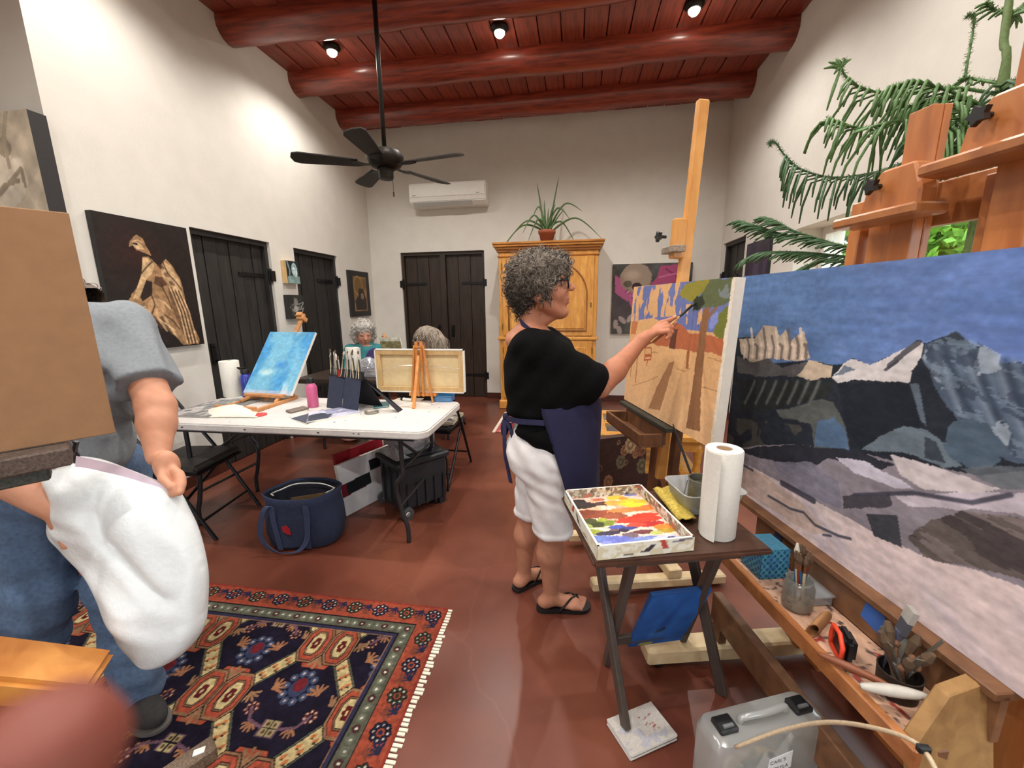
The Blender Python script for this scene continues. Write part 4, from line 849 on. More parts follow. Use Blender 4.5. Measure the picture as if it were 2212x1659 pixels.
# turned canvas on a second table easel, seen from behind
yb = 2.66; c00, c10, c11, c01 = OY(820, 846, yb), OY(1004, 838, yb), OY(1003, 757, yb-.02), OY(808, 766, yb-.02)
x0, x1, z0, z1 = c00[0]-.02, c10[0], c00[2], c11[2]+.004; t = thing('canvas', 'long white canvas turned to show its wooden stretcher back', 'painting', ((x0+x1)/2, yb, z0))
obj('canvas_sides', B().box2((x0, yb, z0), (x1, yb+.03, z0+.008)).box2((x0, yb, z1-.008), (x1, yb+.03, z1)).box2((x0, yb, z0), (x0+.008, yb+.03, z1)).box2((x1-.008, yb, z0), (x1, yb+.03, z1)), SIDEW, t)
obj('canvas_cloth', B().box2((x0+.004, yb+.026, z0+.004), (x1-.004, yb+.03, z1-.004)), plain('raw_canvas', (226, 204, 158), .9, .06), t)
for a, b_ in (((x0+.008, z0+.008), (x1-.008, z0+.04)), ((x0+.008, z1-.04), (x1-.008, z1-.008)), ((x0+.008, z0+.04), (x0+.04, z1-.04)), ((x1-.04, z0+.04), (x1-.008, z1-.04))): obj('stretcher_bar', B().box2((a[0], yb+.004, a[1]), (b_[0], yb+.02, b_[1])), SIDEB, t, bev=.002)
obj('hanging_wire', B().tube(curve([(x0+.03, yb, (z0+z1)/2-.01), ((x0+x1)/2-.1, yb-.004, (z0+z1)/2+.04), (x1-.03, yb, (z0+z1)/2+.02)], 6), .0015, 4), BR[2], t)
cx_ = (x0+x1)/2+.02; t = thing('table_easel', 'small wooden tripod table easel behind the turned canvas', 'easel', (cx_, yb-.06, TZ)); EASO = wood('orange_beech_easel', (190, 118, 52), (220, 150, 80), (6, 6, 6), .5)
yt = yb-.03
obj('mast', B().bar((cx_-.02, yt, z0-.02), (cx_-.02, yt+.004, z1+.055), .016, .012).bar((cx_+.015, yt, z0-.02), (cx_+.015, yt+.004, z1+.055), .016, .012).bar((cx_-.03, yt-.006, z1+.02), (cx_+.025, yt-.006, z1+.02), .008, .01), EASO, t)
for s in (-1, 1): obj('leg', B().bar((cx_+s*.03, yt, z1+.03), (cx_+s*.075, yb-.015, TZ+.003), .016, .014), EASO, t)
obj('leg', B().bar((cx_, yt-.012, z1-.04), (cx_+.01, ty0+.47, TZ+.003), .018, .016), EASO, t)
obj('canvas_ledge', B().box2((cx_-.1, yb-.012, z0-.022), (cx_+.1, yb+.04, z0-.002)), EASO, t)
# easel legs stand on the table: keep the canvas foot clear

# ================================================================== under and around the white table
FABK = plain('black_vinyl', (52, 49, 47), .55, .1, 8); CHM = plain('black_chair_steel', (30, 30, 33), .35, .05, metal=.6)
def folding_chair(label, loc, rz, seatmat):
    t = thing('folding_chair', label, 'chair', loc, rz, 'folding chairs'); L = dict(local=True)
    obj('seat', B().prism([(-.2, -.2, .43), (.2, -.2, .43), (.19, .19, .43), (-.19, .19, .43)], (0, 0, .045)), seatmat, t, bev=.015, seg=2, **L)
    obj('seat_rim', B().box2((-.195, -.205, .415), (.195, .19, .43)), CHM, t, **L)
    obj('backrest', B().grid(lambda u, v: (-.2+.4*u, .235+.03*sin(pi*u)+.03*v, .66+.17*v), 8, 3), seatmat, t, solid=.02, **L)
    for s in (-1, 1):
        obj('leg', B().tube([(s*.215, -.27, 0), (s*.215, -.02, .45), (s*.21, .25, .86)], .011, 8), CHM, t, **L)
        obj('leg', B().tube([(s*.195, .30, 0), (s*.195, -.12, .44)], .011, 8), CHM, t, **L)
    for a, y, z, r in ((.21, .25, .86, .011), (.2, -.2, .126, .008), (.19, .215, .089, .008)): obj('crossbar', B().tube([(-a, y, z), (a, y, z)], r, 8), CHM, t, **L)
    return t
ch = folding_chair('black padded folding chair at the near end of the white table', (-2.47, 2.13, 0), radians(98), FABK)
twin(ch, (-1.14, 3.12, 0), radians(178), 'black folding chair with a smeared paint palette on its seat')
p = Paint(40, 30, (150, 146, 128)); p.put(fbm(p.u*7, p.v*6, 5) > .5, (110, 104, 96)); p.put(fbm(p.u*9, p.v*9, 15) > .6, (196, 190, 178)); p.put(fbm(p.u*12, p.v*9, 25) > .68, (50, 40, 52))
painted_slab('palette', (-1.3, 2.97, .476), (.36, 0, 0), (0, .3, 0), .02, p, plain('palette_card', (190, 176, 150), .8, .1), 'paint-smeared palette lying on the seat of a folding chair', 'palette')
# blue patterned bag on the chair
BLUEBAG = plain('blue_print_plastic', (44, 92, 150), .4, .35, 22)
tag(obj('shopping_bag', lens(dense([(-2.86, 1.98, 0.02), (-2.55, 1.86, .02), (-2.52, 1.88, .3), (-2.58, 1.93, .58), (-2.82, 2.02, .6), (-2.88, 2.02, .3)], 5), (-.3, -1, 0), .1, wr=.02), BLUEBAG, smooth=True), 'blue patterned plastic shopping bag beside the near folding chair', 'bag')

# tote bag
tc = A3(-1.61, 2.05, 0); t = thing('tote_bag', 'navy blue canvas tote bag with a red patch on the floor', 'bag', tuple(tc)); DEN = plain('navy_denim', (40, 50, 78), .9, .2, 20, .5, 160); DENIN = plain('navy_lining', (20, 22, 34), .95, .1)
rot = radians(12); cR, sR = cos(rot), sin(rot)
def TB(x, y, z): return A3(tc[0]+x*cR-y*sR, tc[1]+x*sR+y*cR, z)
def tsec(a, b, z, n=32, e=3.2):
    return [TB(a*np.sign(cos(q))*abs(cos(q))**(2/e), b*np.sign(sin(q))*abs(sin(q))**(2/e), z+.012*sin(3*q+z*9)*(z > .1)) for q in [2*pi*k/n for k in range(n)]]
lv = [(.17, .11, .002), (.195, .125, .02), (.215, .135, .1), (.212, .135, .2), (.2, .12, .28), (.215, .13, .335)]
vs = [v for a, b_, z in lv for v in tsec(a, b_, z)]; n = 32; fs = [(i*n+k, i*n+(k+1) % n, (i+1)*n+(k+1) % n, (i+1)*n+k) for i in range(len(lv)-1) for k in range(n)]+[tuple(range(n))]
obj('body', B().add(vs, fs), DEN, t, smooth=True, solid=.006)
iv = [v for a, b_, z in ((.205, .12, .325), (.18, .1, .26), (.17, .09, .06)) for v in tsec(a, b_, z)]
obj('lining', B().add(iv, [(i*n+k, i*n+(k+1) % n, (i+1)*n+(k+1) % n, (i+1)*n+k) for i in range(2) for k in range(n)]+[tuple(2*n+k for k in range(n))]), DENIN, t, smooth=True)
rimv = tsec(.175, .085, .318); obj('zip', B().tube([rimv[k] for k in range(-3, 21)], .004, 5), plain('zip_white', (216, 216, 212), .5, .03), t)
for y, nm in ((-.142, 1), (.142, -1)):
    pts = [TB(-.10, y, .02)+A3(0, 0, 0), TB(-.115, y-.008*nm, .2), TB(-.12, y-.012*nm, .30), TB(-.16, y-.02*nm, .27), TB(-.19, y-.02*nm, .12), TB(-.12, y-.03*nm, .03), TB(.0, y-.03*nm, .02), TB(.06, y-.02*nm, .08), TB(.075, y-.012*nm, .2), TB(.07, y-.008*nm, .29), TB(.06, y, .02)]
    pl = curve(pts, 5); obj('strap', B().strip([q-A3(.016, 0, 0) for q in pl], [q+A3(.016, 0, 0) for q in pl]), plain('navy_webbing', (52, 62, 92), .9, .1), t, solid=.004, fixn=False)
obj('pocket', B().grid(lambda u, v: TB(-.1+.155*u, -.139+.002*sin(pi*u), .03+.20*v-.02*sin(pi*u)*v), 8, 5), DEN, t, solid=.004, fixn=False)
obj('patch', B().prism([TB(-.075, -.145, .17), TB(-.05, -.145, .175), TB(-.03, -.145, .15), TB(-.028, -.145, .115), TB(-.05, -.145, .12), TB(-.072, -.145, .14)], TB(0, -.003, 0)-TB(0, 0, 0)), plain('red_leather', (156, 26, 34), .6, .08), t)
obj('contents', B().box(tuple(TB(.02, .02, .2)), (.2, .006, .16), rz=rot+.3), plain('wood_panel_brown', (110, 86, 60), .7, .1), t)
# leaning canvases under the table
A_, Bq = A3(-1.612, 2.36, 0), A3(-1.44, 2.80, 0); du = unit(Bq-A_); nn = A3(du[1], -du[0], 0); lean_v = unit(A3(0, 0, 1)-nn*.16)
p = Paint(60, 60, (222, 226, 232)); p.poly([(.0, .36), (.42, .38), (.42, .62), (.0, .60)], (116, 34, 48)); p.poly([(.1, .37), (.52, .40), (.52, .63), (.1, .61)], (30, 34, 40)); p.poly([(.55, .64), (1, .66), (1, .86), (.55, .85)], (32, 34, 40)); p.mott(.04, 8, 8)
t = thing('canvas', 'white canvas with black and dark red bars leaning under the white table', 'painting', tuple(A_)); O = A_+nn*.10+A3(0, 0, .003); eu, ev = (Bq-A_), lean_v*.36; canvas_box(t, O, eu, ev, .03, SIDEW); p.mesh('painting', O, eu, ev, CANV, t)
t = thing('canvas', 'dark red canvas leaning behind the white and black one under the table', 'painting', tuple(A_-nn*.1)); O = A_+nn*.02+A3(0, .06, .003); ev2 = unit(A3(0, 0, 1)-nn*.12)*.40; canvas_box(t, O, eu*.9, ev2, .025, plain('canvas_side_red', (150, 30, 40), .5, .1)); p = Paint(20, 20, (156, 30, 42)); p.mott(.2, 6, 6); p.mesh('painting', O, eu*.9, ev2, CANV, t)
# rolling crate
cc = [Fl(868, 1105, .0), Fl(955, 1080, .0)]
o_ = A3(-1.115, 2.32, 0); ux = unit(A3(.235, .30, 0)); uy = A3(-ux[1], ux[0], 0); t = thing('rolling_crate', 'black plastic rolling tool crate with wheels under the table', 'crate', tuple(o_+ux*.2+uy*.15)); CRP = plain('crate_black', (34, 37, 42), .45, .12, 6)
def CR(a, b_, z): return o_+ux*a+uy*b_+A3(0, 0, z)
Rm = np.array([ux, uy, A3(0, 0, 1)]).T
obj('body', B().prism([CR(.01, .01, .05), CR(.37, .01, .05), CR(.37, .31, .05), CR(.01, .31, .05)], (0, 0, .31)), CRP, t, bev=.012)
obj('lid', B().prism([CR(-.012, -.012, .36), CR(.392, -.012, .36), CR(.392, .332, .36), CR(-.012, .332, .36)], (0, 0, .04)), CRP, t, bev=.01)
obj('lid_recess', B().prism([CR(.03, .03, .4), CR(.35, .03, .4), CR(.35, .29, .4), CR(.03, .29, .4)], (0, 0, .008)), plain('crate_dark', (24, 26, 30), .5, .1), t, bev=.004)
for a in (.06, .13, .20, .27, .34): obj('rib', B().box(tuple(CR(a, .006, .15)), (.016, .012, .18), R=Rm), CRP, t)
for b_ in (.06, .16, .26): obj('rib', B().box(tuple(CR(.006, b_, .2)), (.012, .03, .26), R=Rm), CRP, t)
for b_ in (.012, .30):
    w = obj('wheel', B().lathe([(.001, -.015), (.03, -.015), (.045, -.012), (.046, .012), (.03, .015), (.001, .015)], tuple(CR(.03, b_-.026 if b_ < .1 else b_+.026, .046)), 24, R=np.array([ux, A3(0, 0, 1), -uy]).T), plain('wheel_grey', (70, 72, 74), .5, .1), t); smooth_angle(w)
    obj('hub_cap', B().lathe([(.001, -.019), (.012, -.019), (.018, -.014), (.018, .014), (.012, .019), (.001, .019)], tuple(CR(.03, b_-.026 if b_ < .1 else b_+.026, .046)), 16, R=np.array([ux, A3(0, 0, 1), -uy]).T), BR[2], w)
obj('pull_handle', B().tube([CR(.385, .05, .36), CR(.405, .05, .3), CR(.405, .05, .06)], .009, 6).tube([CR(.385, .27, .36), CR(.405, .27, .3), CR(.405, .27, .06)], .009, 6).tube([CR(.405, .05, .06), CR(.405, .27, .06)], .009, 6), CRP, t)
obj('foot', B().box(tuple(CR(.34, .16, .025)), (.05, .26, .05), R=Rm), CRP, t)
# clear bin and loose things on the crate
CLP = clear('clear_plastic', (216, 220, 224), .30, .12, .10); q = CR(.21, .2, .411)
t = thing('plastic_bin', 'clear plastic bin of paint tubes on top of the rolling crate', 'bin', tuple(q)); obj('bin_walls', B().prism([CR(.08, .10, .412), CR(.33, .10, .412), CR(.33, .30, .412), CR(.08, .30, .412)], (0, 0, .004)).prism([CR(.08, .10, .412), CR(.33, .10, .412), CR(.34, .09, .56), CR(.07, .09, .56)], uy*.003).prism([CR(.08, .30, .412), CR(.33, .30, .412), CR(.34, .31, .56), CR(.07, .31, .56)], uy*.003).prism([CR(.08, .10, .412), CR(.08, .30, .412), CR(.07, .31, .56), CR(.07, .09, .56)], ux*.003).prism([CR(.33, .10, .412), CR(.33, .30, .412), CR(.34, .31, .56), CR(.34, .09, .56)], ux*.003), CLP, t)
for k in range(9):
    a, b_ = .11+.2*RNG.random(), .13+.14*RNG.random(); q = CR(a, b_, .425+.05*RNG.random()); d = unit(RNG.normal(size=3)*(1, 1, .4))*.05
    pt = thing('paint_tube', 'silver and white paint tube inside the clear plastic bin', 'paint tube', tuple(q), 0, 'paint tubes in the clear bin'); obj('body', B().tube([q-d, q+d], [.004, .014], 8), [WHITEP, BR[2], plain('label_violet', (96, 90, 130), .5, .1)][k % 3], pt); obj('cap', B().tube([q+d, q+d*1.35], .008, 8), WHITEP, pt)
q = CR(.03, .05, .411)
PLAST = clear('clear_wrap', (226, 228, 232), .35, .1, .2); f = lambda u, v: CR(-.005+.10*u, .02+.30*v, .418+.05*sin(pi*u)*sin(pi*v)*(.6+.8*float(fbm(np.array(u*5), np.array(v*7), 9))))
tag(obj('plastic_wrap', B().grid(f, 10, 14), PLAST, smooth=False, solid=.001), 'crumpled clear plastic packet on the front of the rolling crate', 'plastic bag')
# roll of white paper beside the crate
q = A3(-1.53, 2.70, 0); tz = thing('paper_stand', 'low dark wooden box behind the rolling crate', 'box', (q[0]-.02, q[1]+.22, 0)); obj('body', B().box2((q[0]-.2, q[1]+.1, 0), (q[0]+.18, q[1]+.34, .30)), DBACK, tz, bev=.006); obj('lid', B().box2((q[0]-.21, q[1]+.09, .30), (q[0]+.19, q[1]+.35, .315)), DBACK, tz, bev=.004)
paper_roll(q[0]-.02, q[1]+.16, .316, 'short kitchen paper roll behind the leaning canvases under the table', .055, .13)

# ================================================================== back table and its things
TOPD = wood('dark_table_top', (44, 34, 29), (62, 48, 40), (2, 14, 14), .45)
folding_table('folding_table', 'dark topped folding table where two women sit', -2.66, -1.12, 3.42, 4.05, .735, TOPD, LEGM)
q = Fl(776, 806, .735); paper_roll(q[0], 3.70, .735, 'kitchen paper roll with a loose sheet on the dark back table', .066, .275, tail=-.3)
q = OY(832, 740, 3.82); t = thing('table_easel', 'small wooden easel on the dark back table', 'easel', (q[0], 3.82, .735)); 
for k, dx in enumerate((-.05, 0, .05)): obj('leg', B().bar((q[0]-.03+dx*.3, 3.86, 1.14-.03*abs(k-1)), (q[0]+.08+dx*1.6, 3.83-.06*(k == 1), .737), .018, .014), EASW, t)
obj('canvas_ledge', B().box2((q[0]-.02, 3.78, .91), (q[0]+.2, 3.83, .93)), EASW, t)
t = thing('canvas', 'small olive landscape canvas on the easel of the back table', 'painting', (q[0]+.06, 3.79, .82)); O = A3(q[0]-.02, 3.785, .93); eu, ev = A3(.22, 0, 0), A3(-.04, .03, .17); canvas_box(t, O, eu, ev, .015, SIDEW); p = Paint(24, 20, (112, 106, 74)); p.put(p.v > .75, (176, 176, 160)); p.mott(.4, 6, 6); p.mesh('painting', O, eu, ev, CANV, t)
t = thing('work_bag', 'clear plastic bag of brushes with a violet cloth on the back table', 'bag', (-1.98, 3.62, .735)); obj('bag', lens(dense([(-2.08, 3.6, .737), (-1.84, 3.58, .737), (-1.86, 3.6, .86), (-1.95, 3.61, .93), (-2.06, 3.6, .88)], 4), (0, -1, 0), .05, wr=.012), PLAST, t); obj('cloth', lens(dense([(-2.04, 3.63, .80), (-1.92, 3.62, .80), (-1.88, 3.63, 1.0), (-1.98, 3.64, .98)], 4), (0, -1, 0), .02, wr=.01), plain('violet_cloth', (58, 48, 96), .9, .2), t)
# things beside the woman painting: chest, glass-topped table
q0 = Fl(1283, 889, .45); q1 = Fl(1302, 947, .45); t = thing('display_table', 'low honey pine table with a glass top panel on the floor behind the painter', 'table', (.55, 3.2, 0))
x0, x1, y0, y1, zt = .17, .98, 2.95, 3.66, .45
fr = B().box2((x0, y0, zt-.04), (x1, y0+.09, zt)).box2((x0, y1-.09, zt-.04), (x1, y1, zt)).box2((x0, y0+.09, zt-.04), (x0+.09, y1-.09, zt)).box2((x1-.09, y0+.09, zt-.04), (x1, y1-.09, zt)).box2((x0+.09, (y0+y1)/2-.04, zt-.04), (x1-.09, (y0+y1)/2+.04, zt)); HON2 = wood('honey_oak', (188, 124, 40), (220, 160, 74), (6, 6, 6), .25, coat=.5)
obj('top_frame', fr, HON2, t, bev=.004); obj('glass', B().box2((x0+.09, y0+.09, zt-.02), (x1-.09, (y0+y1)/2-.04, zt-.014)).box2((x0+.09, (y0+y1)/2+.04, zt-.02), (x1-.09, y1-.09, zt-.014)), clear('table_glass', (190, 200, 200), .1, .02, .3), t)
obj('skirt', B().box2((x0+.03, y0+.03, zt-.12), (x1-.03, y0+.05, zt-.04)).box2((x0+.03, y1-.05, zt-.12), (x1-.03, y1-.03, zt-.04)).box2((x0+.03, y0+.05, zt-.12), (x0+.05, y1-.05, zt-.04)).box2((x1-.05, y0+.05, zt-.12), (x1-.03, y1-.05, zt-.04)), HON2, t)
obj('shelf', B().box2((x0+.04, y0+.04, .14), (x1-.04, y1-.04, .165)), HON2, t)
for a in (x0+.06, x1-.06):
    for b_ in (y0+.06, y1-.06): obj('leg', B().lathe([(.02, 0), (.028, .02), (.022, .08), (.032, .14), (.024, .22), (.034, .33), (.034, zt-.04)], (a, b_, 0), 12), HON2, t, smooth=True)
ch0, ch1 = Fl(1266, 952, .51)*A3(1, 1, 0), Fl(1398, 937, .51)*A3(1, 1, 0); du = unit(ch1-ch0); dv = A3(-du[1], du[0], 0)*-1
t = thing('storage_chest', 'brown floral upholstered board standing beside the painter easel', 'chest', tuple((ch0+ch1)/2)); zt = .51; L_ = np.linalg.norm(ch1-ch0)
dvb = A3(-du[1], du[0], 0)
obj('body', B().prism([ch0, ch1, ch1+dvb*.06, ch0+dvb*.06], (0, 0, zt)), plain('chest_side', (62, 36, 26), .6, .1), t, bev=.003)
p = Paint(110, 90, (54, 33, 28), 1.3)
for k in range(26):
    c = (RNG.random(), RNG.random()); r = .045+.05*RNG.random(); col = [(126, 86, 60), (104, 66, 46), (146, 116, 84), (92, 80, 60)][k % 4]
    if k % 3 == 2:
        for j in range(10): p.ell((c[0]+r*.8*cos(j*.63)*(1-j*.06)/1.3, c[1]+r*.8*sin(j*.63)*(1-j*.06)), .012, .012, (110, 80, 62))
    else:
        for j in range(9): p.ell((c[0]+r*cos(j*.7)/1.3, c[1]+r*sin(j*.7)), r*.42, r*.42, col)
        p.ell(c, r*.8, r*.8, tuple(int(v*.75) for v in col)); p.ell(c, r*.4, r*.4, tuple(int(v*1.05) for v in col))
p.mott(.2, 30, 30); p.mesh('floral_panel', ch0-dvb*.001, ch1-ch0, A3(0, 0, zt), vcol('floral_cloth', .8, .2), t)
# ================================================================== the painter's canvas and easel
K2 = .575; e2 = unit(A3(.279*-1, .96, 0)*-1); 
WN, WF = A3(.95*K2, 2.791*K2, 1.42-K2), A3(.526*K2, 4.248*K2, 1.42-K2)       # near and far bottom corners
WH = .66; wu_ = unit(WN-WF); wnrm = unit(np.cross(wu_, A3(0, 0, 1)))           # facing the painter
if wnrm[0] > 0: wnrm = -wnrm
wtilt = unit(A3(0, 0, 1)-wnrm*.045); eu, ev = WN-WF, wtilt*WH
t = thing('canvas', 'half-finished painting of orange adobe walls and tall trees on an easel', 'painting', tuple((WN+WF)/2)); wside = canvas_box(t, WF, eu, ev, .038, SIDEW)
nw = unit(np.cross(eu, ev))
def pm(x, y):
    q = OP(x, y, WF, nw)-WF; return (q@unit(eu))/np.linalg.norm(eu), (q@wtilt)/WH
p = Paint(230, 180, (216, 168, 116), 1.32, pm); c7 = lambda L: [(1360+a/3.95, 560+b/3.95) for a, b in L]
p.put(np.clip(1.1-p.v*1.6, 0, 1), (222, 178, 136), .7); p.mott(.05, 3, 4)
BLU, ORG, GRN, OLV, TRK, RED = (106, 116, 168), (216, 168, 118), (94, 102, 70), (142, 134, 56), (140, 98, 66), (178, 102, 68)
p.poly(c7([(60, 240), (960, 120), (870, 640), (440, 600), (200, 500), (20, 530)]), BLU)
k = fbm(p.u*24, p.v*8, 31)+.18*fbm(p.u*50, p.v*18, 33); msk = p.inside(p.m(c7([(60, 240), (430, 195), (440, 480), (200, 500), (20, 530)]))) & (k > .54); p.put(msk, ORG); msk2 = p.inside(p.m(c7([(430, 380), (620, 380), (620, 600), (430, 560)]))) & (fbm(p.u*18, p.v*9, 37) > .56); p.put(msk2, ORG)
p.poly(c7([(420, 300), (470, 220), (560, 180), (680, 165), (690, 260), (600, 300), (540, 370), (480, 350)]), OLV, wob=.012); p.poly(c7([(590, 330), (640, 270), (690, 165), (955, 125), (930, 330), (820, 380), (740, 400), (640, 420), (540, 440)]), GRN, wob=.025, freq=14); p.put((fbm(p.u*12, p.v*12, 41) > .6) & p.inside(p.m(c7([(690, 165), (955, 125), (930, 330), (700, 400)]))), (120, 128, 130)); p.poly(c7([(540, 350), (620, 300), (640, 380), (600, 430), (540, 440)]), (52, 58, 44), wob=.015)
p.poly(c7([(700, 610), (740, 500), (830, 400), (900, 440), (870, 640), (830, 740), (770, 660)]), (112, 116, 52), wob=.03, freq=14); p.poly(c7([(680, 560), (700, 470), (750, 450), (760, 530), (690, 610)]), (128, 140, 200), wob=.01)
p.poly(c7([(360, 570), (430, 550), (520, 630), (640, 640), (860, 690), (850, 860), (700, 800), (560, 790), (480, 770), (390, 760), (180, 720), (190, 660), (350, 620)]), RED, wob=.012, freq=18); p.poly(c7([(360, 600), (410, 595), (390, 770), (335, 760)]), (98, 60, 46)); p.poly(c7([(20, 530), (75, 530), (50, 640), (10, 640)]), (178, 104, 62), .8)
p.poly(c7([(640, 420), (690, 400), (655, 620), (630, 900), (610, 1100), (600, 1470), (480, 1440), (520, 1200), (560, 900), (600, 600), (620, 480)]), TRK, wob=.006); p.poly(c7([(650, 480), (740, 400), (760, 410), (670, 520)]), TRK, .8); p.poly(c7([(340, 880), (385, 870), (260, 1290), (160, 1270), (230, 1100)]), (150, 104, 70), .75, wob=.006); p.poly(c7([(490, 780), (515, 780), (500, 940), (478, 930)]), (164, 104, 62))
p.line(c7([(70, 800), (50, 1050)]), .008, (158, 104, 66), .8); p.line(c7([(25, 850), (5, 1000)]), .006, (158, 104, 66), .8)
for L in ([(135, 755), (185, 755), (185, 815), (130, 815), (135, 755)], [(130, 830), (185, 825), (180, 855), (125, 860), (130, 830)], [(155, 860), (145, 905)]): p.line(c7(L), .006, (176, 92, 60))
for L in ([(620, 1090), (800, 1140), (780, 1220)], [(400, 930), (470, 960), (520, 930)], [(190, 790), (240, 800)], [(20, 1080), (150, 1040), (240, 1000)], [(790, 830), (830, 850), (810, 900), (780, 870), (670, 840)]): p.line(c7(L), .003, (158, 112, 78), .7)
p.put(p.u > .982-.012*fbm(p.v*20, p.v*3, 5), (224, 214, 198)); p.mott(.06, 60, 60, 8); p.mesh('painting', WF, eu, ev, CANV, t, 1.05)
# studio easel behind it
EAS = wood('varnished_easel', (150, 92, 48), (188, 126, 68), (6, 6, 2), .4, coat=.2); EASD = wood('dark_easel', (82, 52, 34), (116, 76, 48), (6, 6, 2), .45); EASY = wood('golden_easel', (200, 134, 62), (226, 166, 92), (6, 6, 2), .35, coat=.3)
mt = lambda s, o, z: WF+(WN-WF)*s-nw*o+wtilt*(z-WF[2])/wtilt[2]
SB = .43; t = thing('studio_easel', 'tall wooden studio easel holding the adobe painting, mast far above it', 'easel', tuple(mt(SB, .1, 0)*A3(1, 1, 0)))
obj('mast', B().bar(mt(SB, .075, .5), mt(SB+.012, .075, 2.30), .03, .055, up=nw), EASY, t, bev=.006)
for s in (-.11, .11): obj('upright', B().bar(mt(SB+s, .085, .03), mt(SB+s, .085, 1.15), .05, .035, up=nw), EASD, t, bev=.003)
obj('top_clamp', B().bar(mt(SB+.006, .03, 1.62), mt(SB+.006, .03, 1.80), .045, .06, up=nw), EASY, t, bev=.006)
obj('clamp_ledge', B().bar(mt(SB-.06, .01, 1.66), mt(SB+.08, .01, 1.66), .06, .03), plain('paint_crusted_wood', (150, 134, 118), .8, .5, 30), t, bev=.003)
kb = mt(SB-.02, -.02, 1.72); sk = B().tube([kb, kb+nw*.03], .008, 8)
def star(b, c, n, r=.026, d=.016):
    n = unit(n); u = unit(np.cross(n, A3(0, 0, 1))); v = np.cross(n, u); b.prism([c+(u*cos(pi*k/5)+v*sin(pi*k/5))*(r if k % 2 == 0 else r*.6) for k in range(10)], n*d); return b
obj('star_knob', star(sk, kb+nw*.03, nw), BLACKP, t)
tr0, tr1 = .12, .62; zt = WF[2]-.02
obj('canvas_ledge', B().bar(mt(.02, -.005, zt+.005), mt(.66, -.005, zt+.005), .06, .02), plain('paint_dark_ledge', (48, 46, 36), .7, .3, 20), t, bev=.002)
tray = B()
tray.prism([mt(tr0, -.02, zt-.09), mt(tr1, -.02, zt-.09), mt(tr1, -.14, zt-.09), mt(tr0, -.14, zt-.09)], (0, 0, .01)).prism([mt(tr0, -.13, zt-.08), mt(tr1, -.13, zt-.08), mt(tr1, -.145, zt-.08), mt(tr0, -.145, zt-.08)], (0, 0, .055)).prism([mt(tr0, -.01, zt-.08), mt(tr1, -.01, zt-.08), mt(tr1, -.025, zt-.08), mt(tr0, -.025, zt-.08)], (0, 0, .07))
for s in (tr0, tr1-.02): tray.prism([mt(s, -.025, zt-.08), mt(s+.02, -.025, zt-.08), mt(s+.02, -.13, zt-.08), mt(s, -.13, zt-.08)], (0, 0, .055))
obj('tray', tray, EASD, t, bev=.002)
fb = mt(SB, .08, 0)*A3(1, 1, 0)
for s in (-.15, .15): obj('base_runner', B().bar(fb+wu_*s*1.4+nw*.42+A3(0, 0, .05), fb+wu_*s*1.4-nw*.28+A3(0, 0, .05), .06, .05), wood('pale_pine', (196, 170, 128), (220, 198, 160), (6, 6, 6), .6), t, bev=.008)
obj('base_crossbar', B().bar(fb-wu_*.24+A3(0, 0, .1), fb+wu_*.24+A3(0, 0, .1), .07, .05), MATS['pale_pine'], t, bev=.004)
for s in (-1, 1): obj('brace', B().bar(fb+wu_*.16*s-nw*.24+A3(0, 0, .07), mt(SB+.1*s, .09, .62), .04, .025), EAS, t)

# ================================================================== side tray table
SZ = .72; c = [Fl(1283, 1217, SZ), Fl(1672, 1187, SZ)]; sd = unit(c[1]-c[0]); sn = A3(-sd[1], sd[0], 0); L_ = np.linalg.norm(c[1]-c[0])
STW = wood('espresso_wood', (60, 38, 28), (84, 54, 40), (3, 16, 16), .4, coat=.15); STL = plain('grey_brown_leg', (74, 64, 58), .5, .1, 10)
t = thing('tray_table', 'dark brown folding tray table carrying the paint palette', 'table', tuple(((c[0]+c[1])/2+sn*.2)*A3(1, 1, 0)))
obj('table_top', B().prism([c[0], c[1], c[1]+sn*.40, c[0]+sn*.40], (0, 0, -.02)), STW, t, bev=.006, seg=2)
fA = [Fl(1352, 1572, .028), Fl(1560, 1500)]; fB = [Fl(1310, 1430), Fl(1463, 1403)]
for k in (0, 1): obj('leg', B().bar(fA[k], c[0]+sd*L_*(.18, .82)[k]+sn*.34+A3(0, 0, -.03), .022, .035), STL, t, bev=.003)
for k in (0, 1): obj('leg', B().bar(fB[k], c[0]+sd*L_*(.26, .76)[k]+sn*.06+A3(0, 0, -.03), .024, .04), STL, t, bev=.003)
obj('stretcher', B().bar(fB[0]*.72+(c[0]+sd*L_*.26)*.28+A3(0, 0, -.0), fB[1]*.72+(c[0]+sd*L_*.76)*.28, .02, .035), STL, t, bev=.003)
obj('stretcher', B().bar(c[0]+sd*L_*.16+sn*.06+A3(0, 0, -.04), c[0]+sd*L_*.86+sn*.06+A3(0, 0, -.04), .02, .035).bar(c[0]+sd*L_*.16+sn*.34+A3(0, 0, -.04), c[0]+sd*L_*.86+sn*.34+A3(0, 0, -.04), .02, .035), STL, t)
